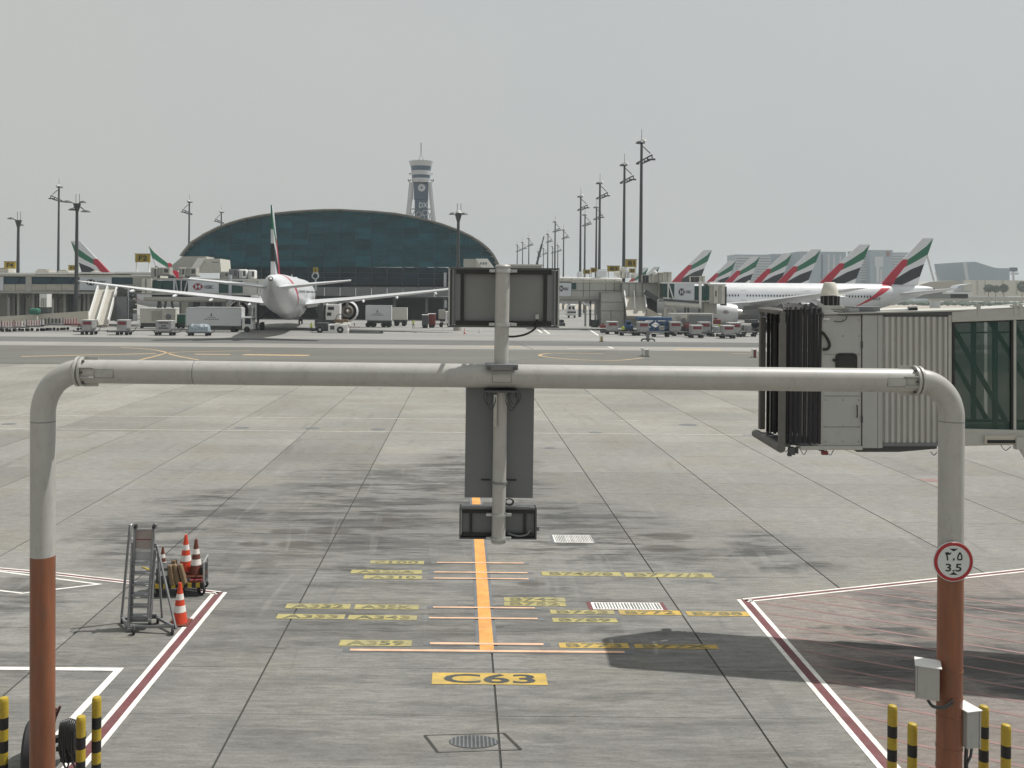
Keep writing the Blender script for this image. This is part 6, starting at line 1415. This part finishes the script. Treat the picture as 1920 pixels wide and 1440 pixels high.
t = at0('car', 'dark car beside the right edge of the display board', 'car', 1054, 195); part(t, 'body', 'steel_dark', 1046, 1060, 605, 612, 195, 4, .15); part(t, 'cabin', 'dark_glass', 1048, 1058, 599.5, 605, 195.6, 2.5, .2)
for a in (1047.5, 1056): part(t, 'wheel', 'rubber', a, a+3, 610, 614, 194.9, .6)

# ------------------------------------------------------------------ right pier
YR = 176.0
rp = at0('pier_walkway', 'beige panelled right walkway with bright white roof and curved underside', 'walkway', 1110, YR)
nx = [1040,1055,1071,1093.7,1105.6,1136,1152,1167]
for i in range(7):
    a, b = nx[i], nx[i+1]; yr = 519+(a-1049)*.025
    part(rp, 'roof_panel', 'pier_roof', a+.2, b-.2, yr, yr+5.5, YR-.4, 8, .2)
    part(rp, 'fascia', 'unit_cream', a, b, yr+5.5, 530, YR-.1, 7)
    if i > 1: part(rp, 'wall_panel', 'pier_grey', a+.5, b-.5, 530.5, 544.5, YR, .3)
    part(rp, 'wall_panel', 'pier_grey', a+.5, b-.5, 545.5, 556.5, YR, .3)
part(rp, 'panel_backing', 'steel_grey', 1040, 1167, 529, 558, YR+.25, 6)
part(rp, 'advert_panel', 'hsbc_white', 1048, 1071, 528, 555, YR-.1, .2); part(rp, 'window', 'green_glass', 1072, 1080.5, 529.5, 542.5, YR-.06, .1)
hexlogo(rp, 1052.5, 541, 9, 11, YR-.13, 'logo_black'); letters(rp, 'HSBC', 1057, 1066, 539, 544.5, YR-.13)
cur = []
for k in range(9): a = math.pi/2*k/8; cur.append((math.sin(a), math.cos(a)))
zt_, zb2 = W(1100,557,YR).z, W(1100,565,YR).z; xa, xb = W(1040,560,YR).x, W(1129,560,YR).x
vs = [(x, YR+1.6*(1-c), zb2+(zt_-zb2)*(1-s)) for x in (xa, xb) for s, c in [(q[0], q[1]) for q in cur]]
MB().add(vs + [(xa, YR+6, zb2), (xb, YR+6, zb2)], [(k, k+1, 9+k+1, 9+k) for k in range(8)] + [(8, 18, 19, 17)]).build('curved_underside', M['pier_grey'], rp, True, world=True)
for px in (1098, 1107, 1117, 1123): part(rp, 'column', 'pier_grey' if px != 1107 else 'steel_dark', px-1.6, px+1.6, 563, 612, YR+1, .6)
part(rp, 'pipe_stack', 'steel_dark', 1110, 1122, 600, 614, YR, 1.5)
MB().tube(smooth([W(1093,567,YR), W(1098,571,YR), W(1104,572,YR), W(1106,580,YR)],4), .22, 8).build('duct', M['vehicle_white'], rp, True, world=True)
for a in (1052,1062,1090): MB().beam(W(a,563,YR+1), W(a+6,572,YR+1), .3, .4).build('bracket', M['tower_grey'], rp, world=True)
bk_ = at0('stair_block', 'solid grey-beige panelled block under the right walkway beside the chute', 'building', 1148, 174)
for a, b, y0, y1 in ((1127,1170,548.5,566),(1127,1170,567,582.5),(1127,1145,583.5,613),(1145.7,1170,583.5,613)): part(bk_, 'wall_panel', 'pier_grey', a+.3, b-.3, y0, y1, 173.6, .3)
part(bk_, 'core', 'steel_grey', 1126.5, 1171, 548, 613, 173.8, 5); part(bk_, 'coping', 'ac_grey', 1126, 1171, 547, 548.3, 173.4, 5)
rot = at0('rotunda', 'grey panelled rotunda joining the right walkway to the far right boarding bridge', 'rotunda', 1205, 173)
for a, b in ((1167.5,1179),(1180,1192),(1192.6,1204),(1205,1233.5)): part(rot, 'wall_panel', 'pier_grey', a, b-.5, 531.5, 559, 173, .3)
part(rot, 'core', 'steel_grey', 1167, 1234, 530, 559, 173.25, 6); part(rot, 'coping', 'ac_grey', 1167, 1234, 529, 531, 172.9, 6); part(rot, 'corner_column', 'unit_cream', 1234, 1243, 526, 561, 172.8, 3)
part(rot, 'lower_wall', 'pier_grey', 1171, 1210, 559, 613, 174.2, 3)
rc2 = at0('baggage_chute', 'white-railed sloping chute at the right pier, beside the tallest mast', 'chute', 1190, 170)
for xt, xb, yb2 in ((1170.5,1174.5,577),(1189,1191,592),(1208,1212,578)): MB().beam(P3(xt,546,173), P3(xb,yb2,170), .2, .7).build('rail', M['vehicle_white'], rc2, world=True)
MB().add([P3(1171,556,172.8),P3(1208,556,172.8),P3(1212,593,169),P3(1175,592,169),P3(1171,562,173.5),P3(1208,562,173.5),P3(1212,598,170),P3(1175,597,170)], [(0,1,2,3),(4,7,6,5),(0,3,7,4),(1,5,6,2),(0,4,5,1),(3,2,6,7)]).build('slide', M['apron_beige'], rc2, world=True)
MB().prism([(1212,576),(1241,592.5),(1212,594)], lambda x, y, q: W(x, y, 170.5)+Vector((0,q,0)), 0, 1.5).build('side_ramp', M['beige_wall'], rc2, world=True)
part(rc2, 'painted_recess_shade', 'under_dark', 1210, 1232, 549, 590, 173.9, .4); MB().beam(W(1209,547,171), W(1232,562,171), .3, .9).build('dark_stair', M['steel_dark'], rc2, world=True)  # the slab's dark colour stands in for the shade of a recess
rj = at0('boarding_bridge', 'far right boarding bridge with white HSBC panel reaching the nearest side-on airliner', 'boarding bridge', 1300, 170)
for nm, m, a, b, y0, y1, o, d in (('glass_pane','green_glass',1243,1252,532,557,0,3),('glass_pane','green_glass',1253.5,1264,532,558,0,3),('advert_panel','hsbc_white',1264.5,1302,531,563,-.1,3.2),('glass_pane','green_glass',1302.5,1311,536,563,0,3),
    ('column','vehicle_white',1311,1315.5,527,578,-.4,.5),('glass_pane','green_glass',1315.5,1330,536,565,0,3),('cab_wall','ac_grey',1330,1338,534,569,-.1,3.2),('cab_wall','unit_cream',1338.5,1347,536,569,-.25,3.2),('cab_wall','pier_grey',1347.5,1352,536,570,-.15,3.2),('cab_wall','unit_cream',1352.5,1359,536,570,-.2,3.2),
    ('canopy','under_dark',1359,1362.5,537,573,-.2,3),('top_beam','vehicle_white',1240,1332,529,532,-.15,3.3),('bottom_beam','pier_grey',1243,1332,563,566,-.15,3.2),('cab_roof','unit_cream',1328,1361,532.5,535.5,-.3,3.4),('frame_post','vehicle_white',1251.8,1253.8,529,562,-.25,.4)):
    part(rj, nm, m, a, b, y0, y1, 170+o, d)
MB().beam(W(1254,533,169.8), W(1263,562,169.8), .2, .2).build('truss_bar', M['vehicle_white'], rj, world=True)
MB().beam(W(1317,536,169.9), W(1322,565,169.9), .12, .12).beam(W(1329,536,169.9), W(1322,565,169.9), .12, .12).build('truss_bar', M['green_paint'], rj, world=True)
hexlogo(rj, 1278, 547.5, 12.5, 13, 169.87, 'logo_black'); letters(rj, 'HSBC', 1286, 1296, 544.5, 550, 169.87)
MB().cyl(W(1247,570,169.8), W(1312,574.5,169.8), .38, n=12).build('service_pipe', M['unit_cream'], rj, True, world=True); MB().cyl(W(1244,562,169.8), W(1310,567,169.8), .2, n=8).build('cable_tray', M['steel_dark'], rj, True, world=True)
for a, b in ((1285,572),(1291,572),(1312,577)): part(rj, 'support_leg', 'steel_dark', a-1.3, a+1.3, b, 606, 170.5, .5)
MB().tube(smooth([W(1246,590,170), W(1248,578,170), W(1256,575,170), W(1264,580,170), W(1266,586,170)],4), .18, 8).build('hooped_pipe', M['unit_cream'], rj, True, world=True)
part(rj, 'cab_underframe', 'ac_grey', 1320, 1344, 566, 588, 171, 2)
part(rj, 'service_box', 'unit_cream', 1244, 1262, 581, 596, 171, 1.5); part(rj, 'window_slot', 'dark_glass', 1341.5, 1343.5, 545, 556, 169.7, .1)
for i, (a, b, y0, y1, m, lab) in enumerate(((1204,1217,516,529.5,'under_dark','dark open air unit right of the tallest mast'),(1217,1226,517,530,'unit_cream','narrow cream air unit beside the dark open one'),(1227,1243,511.5,530,'ac_grey','grey air unit with a white knob, left of two tall ones'),(1244,1259.5,510.5,530,'ac_grey','tallest grey air unit at the start of the far right bridge'),(1294,1311,518.5,529,'under_dark','dark framed air unit on the far right bridge roof'),(1312,1322,518,531,'ac_grey','small grey air unit right of the dark framed one'))):
    t = at0('air_unit', lab, 'air unit', (a+b)/2, 171, 'air units on the right pier'); part(t, 'case', m, a, b, y0, y1, 171.5, 2, .08); part(t, 'frame', 'unit_cream', a-.4, a+.6, y0-.4, y1, 171.3, .3); part(t, 'frame', 'unit_cream', a, b, y0-.6, y0+.3, 171.3, .3)
    part(t, 'rib', 'steel_grey', (a+b)/2-.3, (a+b)/2+.3, y0+1, y1-1, 171.4, .1)
    if i == 2: MB().lathe([(0,.5),(.35,.35),(.45,0),(.3,-.3),(0,-.4)], W(1228,512,171.2), n=10).build('white_knob', M['vehicle_white'], t, True, world=True)
sign('B1', 1173, 1193.5, 486.5, 500.8, 172, 'yellow gate sign reading B1 half behind the tallest mast', 521)
sign('B3', 1139, 1162, 498.6, 509, 190, 'yellow gate sign reading B3 in the middle of the right pier', 521)
sign('B5', 1093.6, 1106.6, 506, 513.5, 230, 'small yellow gate sign reading B5, leftmost on the right pier', 520)
sign('B4', 1107.7, 1120, 502.5, 511, 215, 'small yellow gate sign reading B4 beside the leftmost one', 520)
sign('B2', 1180, 1191.5, 504, 511.5, 200, 'small yellow gate sign reading B2 under the B1 sign', 521)
for i, (a, b, y0, y1, m) in enumerate(((1154,1164,508,518,'unit_cream'),(1166,1172,500,522,'unit_cream'),(1173,1180,507,521,'tower_grey'),(1186,1192,512,522,'unit_cream'),(1084,1092,509,520,'tower_grey'),(1121,1138,505,520,'far_white'))):
    t = at0('rooftop_unit', 'cream rooftop unit on the right pier, '+('below and right of the B3 sign','tall narrow one left of the B1 sign','grey one directly under the B1 sign','just left of the tallest mast','grey one left of the B5 sign','wide pale one between the B4 and B3 signs')[i] if m == 'unit_cream' else 'grey rooftop unit on the right pier, '+('','','directly under the B1 sign','','left of the B5 sign','wide and pale between the B4 and B3 signs')[i], 'rooftop unit', (a+b)/2, YR+3)
    part(t, 'case', m, a, b, y0+1.5, y1, YR+3, 2, .15); part(t, 'cowl', m, a+1, b-1, y0, y0+1.5, YR+3.3, 1.4)
# ------------------------------------------------------------------ markers, tow-bar stand, cones, people
for i, (a, b, y0, y1, lab) in enumerate(((1125.5,1131,630,641,'yellow and white guidance marker on the service road below the leftmost right dolly'),(1203.5,1208,652.5,668,'tall thin white guidance marker on the taxiway edge'),(1208.5,1217.5,655,669,'squat dark and white guidance marker beside the thin white one'),(1412,1419,655,671,'red and white guidance marker at the mouth of the near bridge'))):
    D = ground_y((a+b)/2, y1); t = at0('guidance_marker', lab, 'marker', (a+b)/2, D, 'small guidance markers by the taxiway')
    part(t, 'board', ('bollard_yellow','white_paint','ac_grey','brick_red')[i], a+1, b-1.2, y0+1.2, y1-1.5, D-.02, .5); part(t, 'frame', 'white_paint', a, b, y0, y0+1.2, D, .6); part(t, 'frame', 'white_paint', b-1.2, b, y0+1, y1, D, .6); part(t, 'frame', 'white_paint', a, a+.9, y0+1, y1, D, .6); part(t, 'foot', 'steel_grey', a, b, y1-1.5, y1, D, .9)
t = at0('tow_bar_stand', 'dark tow-bar with arched wheel frames on the apron before the right dollies', 'tow bar', 1215, 132)
for c in (1208.5, 1221.5): MB().tube(smooth([W(c-5.5,641,132), W(c-5,637,132), W(c,635.5,132), W(c+5,637,132), W(c+5.5,641,132)],4), .12, 6).build('wheel_arch', M['steel_dark'], t, True, world=True)
MB().bx(W(1215,630,132).x-.2, W(1215,630,132).x+.2, 132, 132.4, W(1215,638,132).z, W(1215,620,132).z).build('upright', M['steel_grey'], t, world=True)
for px, py, lab in ((803,616,'tiny pale cone right of the worker before the terminal'),(831,616,'tiny pale cone nearest the display board'),(871,626,'tiny red and white cone under the display board'),(899,624,'tiny pale cone behind the gantry mast foot')):
    c = G(px, py); cone('traffic_cone', lab, c, .9, 'cone_orange' if px == 871 else 'cone_white', 'tiny far traffic cones')
def person(label, px, py, ht, top, legs, arm=0.0):
    p = G(px, py); me = bpy.data.meshes.new('person'); s = ht/1.78
    J = [(0,0,.95),(0,0,1.15),(0,0,1.42),(0,0,1.52),(0,-.02,1.66),(0,0,1.75),(-.10,0,.9),(-.11,-.03,.5),(-.12,.02,.08),(-.12,-.13,.03),(.10,0,.9),(.13,.04,.5),(.14,.10,.08),(.14,-.05,.03),(-.19,0,1.40),(-.25,-.02,1.12),(-.24,-.12,.88),(.19,0,1.40),(.26,-.04,1.16+arm*.2),(.30,-.18,.95+arm)]
    E = [(0,1),(1,2),(2,3),(3,4),(4,5),(0,6),(6,7),(7,8),(8,9),(0,10),(10,11),(11,12),(12,13),(2,14),(14,15),(15,16),(2,17),(17,18),(18,19)]
    Rr = [.14,.13,.15,.055,.10,.07,.10,.065,.045,.035,.10,.065,.045,.035,.07,.045,.032,.07,.045,.032]
    me.from_pydata([tuple(Vector(j)*s) for j in J], E, []); o = bpy.data.objects.new('person', me); SC.collection.objects.link(o)
    sk = o.modifiers.new('skin', 'SKIN'); sk.use_smooth_shade = True; su = o.modifiers.new('sub', 'SUBSURF'); su.levels = 1
    for i, v in enumerate(me.skin_vertices[0].data): v.radius = (Rr[i]*s, Rr[i]*s*.85); v.use_root = (i == 0)
    dg = bpy.context.evaluated_depsgraph_get(); m2 = bpy.data.meshes.new_from_object(o.evaluated_get(dg)); o.modifiers.clear(); o.data = m2
    for k in (top, legs, 'skin'): m2.materials.append(M[k])
    for f in m2.polygons: z = f.center.z/s; f.material_index = 2 if z > 1.55 or (z < 1.0 and abs(f.center.x) > .2*s) else (0 if z > .92 else 1)
    o.location = p; tag(o, label, 'person'); return o
person('worker in a pale hi-vis top walking before the terminal doors', 775, 617, 1.8, 'vest', 'cloth_dark', .35)
person('worker in dark clothes standing by the cab of the catering truck', 481, 624, 1.8, 'cloth_dark', 'cloth_dark')
person('worker in a hi-vis vest standing among the right-hand dollies', 1349, 621, 1.75, 'vest', 'cloth_dark')
# ------------------------------------------------------------------ far background at the right
YH = 1250.0
def block(lab, a, b, y0, m='hazed_far_blue', bands=0, D=YH, bm='far_white', side=None):
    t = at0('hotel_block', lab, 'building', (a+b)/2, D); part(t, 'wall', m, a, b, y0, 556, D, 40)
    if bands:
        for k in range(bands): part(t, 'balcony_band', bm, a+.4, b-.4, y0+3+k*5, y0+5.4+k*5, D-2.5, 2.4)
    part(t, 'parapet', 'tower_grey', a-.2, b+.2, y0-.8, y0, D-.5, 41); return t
block('far banded hotel block behind the shorter striped fins', 1379, 1445, 478, 'hazed_far_blue', 10); block('far plain haze-blue hotel block between two striped fins', 1446, 1500, 477, 'hazed_far_blue', 0, YH+20)
t = block('tall far plain hotel block right of centre in the row of fins', 1500, 1586, 472.5, 'hazed_far_blue', 0, YH-20)
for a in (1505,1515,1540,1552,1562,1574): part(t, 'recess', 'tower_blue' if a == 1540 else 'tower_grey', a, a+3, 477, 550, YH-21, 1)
block('far banded hotel wing left of the picture wall', 1612, 1632, 470, 'hazed_far_blue', 11, YH); 
t = block('far hotel wall carrying a large pale mural and a pink square', 1632, 1673.5, 469.5, 'hazed_far_blue', 0, YH-15); part(t, 'mural', 'far_white', 1640, 1656, 481, 500, YH-16, .8); part(t, 'mural', 'far_white', 1643, 1649, 497, 530, YH-16.2, .6); part(t, 'pink_square', 'label_red', 1662, 1669, 471, 481, YH-16, .8); part(t, 'door_strip', 'tower_grey', 1650, 1654, 505, 545, YH-16.1, .8)
block('far banded hotel wing right of the mural wall', 1674, 1705, 474, 'hazed_far_blue', 9, YH)
t = at0('hangar', 'far angular pale building with a sweeping roof at the right picture edge', 'building', 1850, 980)
MB().prism([(1805.5,491.5),(1830,490.8),(1838,493.5),(1858,500),(1868,502.5),(1893,503),(1893,540),(1814,540)], lambda x, y, q: W(x, y, 980)+Vector((0,q,0)), 0, 60).build('shell', M['hazed_far_blue'], t, world=True)
MB().prism([(1805.5,491.5),(1812,492),(1819,540),(1814,540)], lambda x, y, q: W(x, y, 979.5)+Vector((0,q,0)), 0, .3).build('edge_frame', M['far_white'], t, world=True)
t = at0('sign_tower', 'far blue square sign on a pole at the right picture edge', 'sign', 1901, 900); part(t, 'board', 'tower_blue', 1895, 1908, 501.5, 509, 900, 2); part(t, 'ring', 'far_white', 1897, 1910, 511, 515, 900, 2); part(t, 'pole', 'tower_grey', 1899.5, 1902, 509, 548, 900.5, 1.2)
random.seed(3)
t = at0('perimeter_building', 'far low pale wall and sheds at the right edge behind dark trees', 'building', 1870, 720); part(t, 'wall', 'unit_cream', 1822, 2060, 526, 556, 720, 12)
for a in (1832,1846,1880,1906): part(t, 'pier', 'ac_grey', a, a+2, 526, 552, 719.5, 1)
for i, (a, b, y0) in enumerate(((1845,1862,533),(1858,1876,535),(1875,1890,533),(1908,1925,527),(1925,1960,530))):
    tr = at0('tree', ('far dark tree, leftmost of the clump at the right edge','far dark low tree second in the clump at the right edge','far squarish tree third in the clump at the right edge','far tall dark tree touching the right picture edge','far tree beyond the right picture edge')[i], 'tree', (a+b)/2, 700); c = W((a+b)/2, (y0+548)/2, 700); rx_, rz_ = (b-a)/2/F*700, (548-y0)/2/F*700
    MB().cyl((c.x,700,0), (c.x,700,c.z), .35, .2, 8).build('trunk', M['wood'], tr, world=True)
    mb = MB()
    for k in range(420):
        u_ = Vector((random.gauss(0,1), random.gauss(0,1), random.gauss(0,1))).normalized()*random.uniform(.35,1)**.5; q_ = Vector((c.x+u_.x*rx_, 700+u_.y*rx_, c.z+u_.z*rz_)); n_ = Vector((random.uniform(-1,1), random.uniform(-1,1), random.uniform(-1,1))).normalized(); s_ = random.uniform(.35,.7); x_ = n_.orthogonal().normalized()*s_; y_ = n_.cross(x_)
        mb.add([q_+x_, q_+y_, q_-x_, q_-y_], [(0,1,2,3)])
    tag(mb.build('crown', M['foliage'], tr, world=True, fix=False), kind='stuff')
t = at0('blast_fence', 'long low grey blast fence on the sand at the right', 'fence', 1800, 560); part(t, 'wall', 'tower_grey', 1740, 2100, 557, 565, 560, .6)
for a in range(1742, 1925, 9): part(t, 'panel', 'ac_grey', a, a+8.2, 557.5, 564.5, 559.6, .3)
t = at0('tent', 'far grey pitched shelter behind the right tailplane', 'shelter', 1760, 480); MB().prism([(1718,536),(1745,528),(1790,526),(1815,533),(1815,545),(1718,545)], lambda x, y, q: W(x, y, 480)+Vector((0,q,0)), 0, 20).build('roof', M['ac_grey'], t, world=True); part(t, 'wall', 'steel_grey', 1722, 1812, 545, 560, 482, 16)
t = at0('boarding_steps', 'pale glazed aircraft step unit at the far right of the sand area', 'boarding steps', 1802, 330); MB().prism([(1785,549),(1799,535),(1822,532),(1822,549)], lambda x, y, q: W(x, y, 330)+Vector((0,q,0)), 0, 5).build('hood', M['tower_grey'], t, world=True); part(t, 'frame', 'vehicle_white', 1781, 1822, 548, 551, 329.5, 5); part(t, 'panel', 'unit_cream', 1807, 1821, 535, 546, 329.8, .2); part(t, 'wheels', 'rubber', 1790, 1815, 551, 559, 331, 3)
random.seed(11)
hb = MB(); hm = MB()
for i in range(150):
    px = random.uniform(930, 2100) if i % 3 else random.uniform(-250, 330); D = random.uniform(2300, 3300); hgt = random.uniform(6, 26); p = W(px, 550, D); hb.bx(p.x-random.uniform(6,30), p.x+random.uniform(6,30), D, D+30, 0, hgt)
o = hb.build('skyline', M['hazed_far_blue'], None); tag(o, 'faint low city skyline along the horizon', 'skyline', kind='stuff')
tb_ = MB()
for i in range(900):
    px = random.uniform(1050, 2000); D = random.uniform(800, 1150); p = W(px, 550, D); r_ = random.uniform(1.5, 4)
    tb_.lathe([(0,0),(r_,r_*.35),(r_*.9,r_*.75),(r_*.4,r_),(0,r_*1.05)], (p.x, D, 0), n=6)
tag(tb_.build('tree_belt', M['foliage'], None, fix=False), 'far belt of dusty low trees before the hotels', 'tree belt', kind='stuff')

for i, (a, b, y0, y1, D_, m, lab) in enumerate(((1399,1409,610,622,152,'aluminium','small open cage cart tucked against the near bridge canopy'),(1342,1350,612,622,153,'tower_grey','grey stack of pallets between the two forward right containers'),(1238,1246,611,619,150,'ac_grey','bundle of straps and boards on the flat trailer below the blue loader'),(1129,1136,616,624,150,'steel_dark','dark wheel chock crate left of the first right-hand container'))):
    t = at0('pallet_stack', lab, 'pallet stack', (a+b)/2, D_)
    for k in range(4): yy = y1-(y1-y0)*k/4; part(t, 'pallet', m, a+random.uniform(-.5,.5), b+random.uniform(-.5,.5), yy-(y1-y0)/4+.5, yy, D_+random.uniform(-.1,.1), 1.1)
person('worker in a hi-vis vest beside the leftmost right-hand container', 1168, 629, 1.75, 'vest', 'cloth_dark')
person('worker in a pale vest near the tug by the airliner engine', 584, 624, 1.75, 'vest', 'cloth_dark', .2)
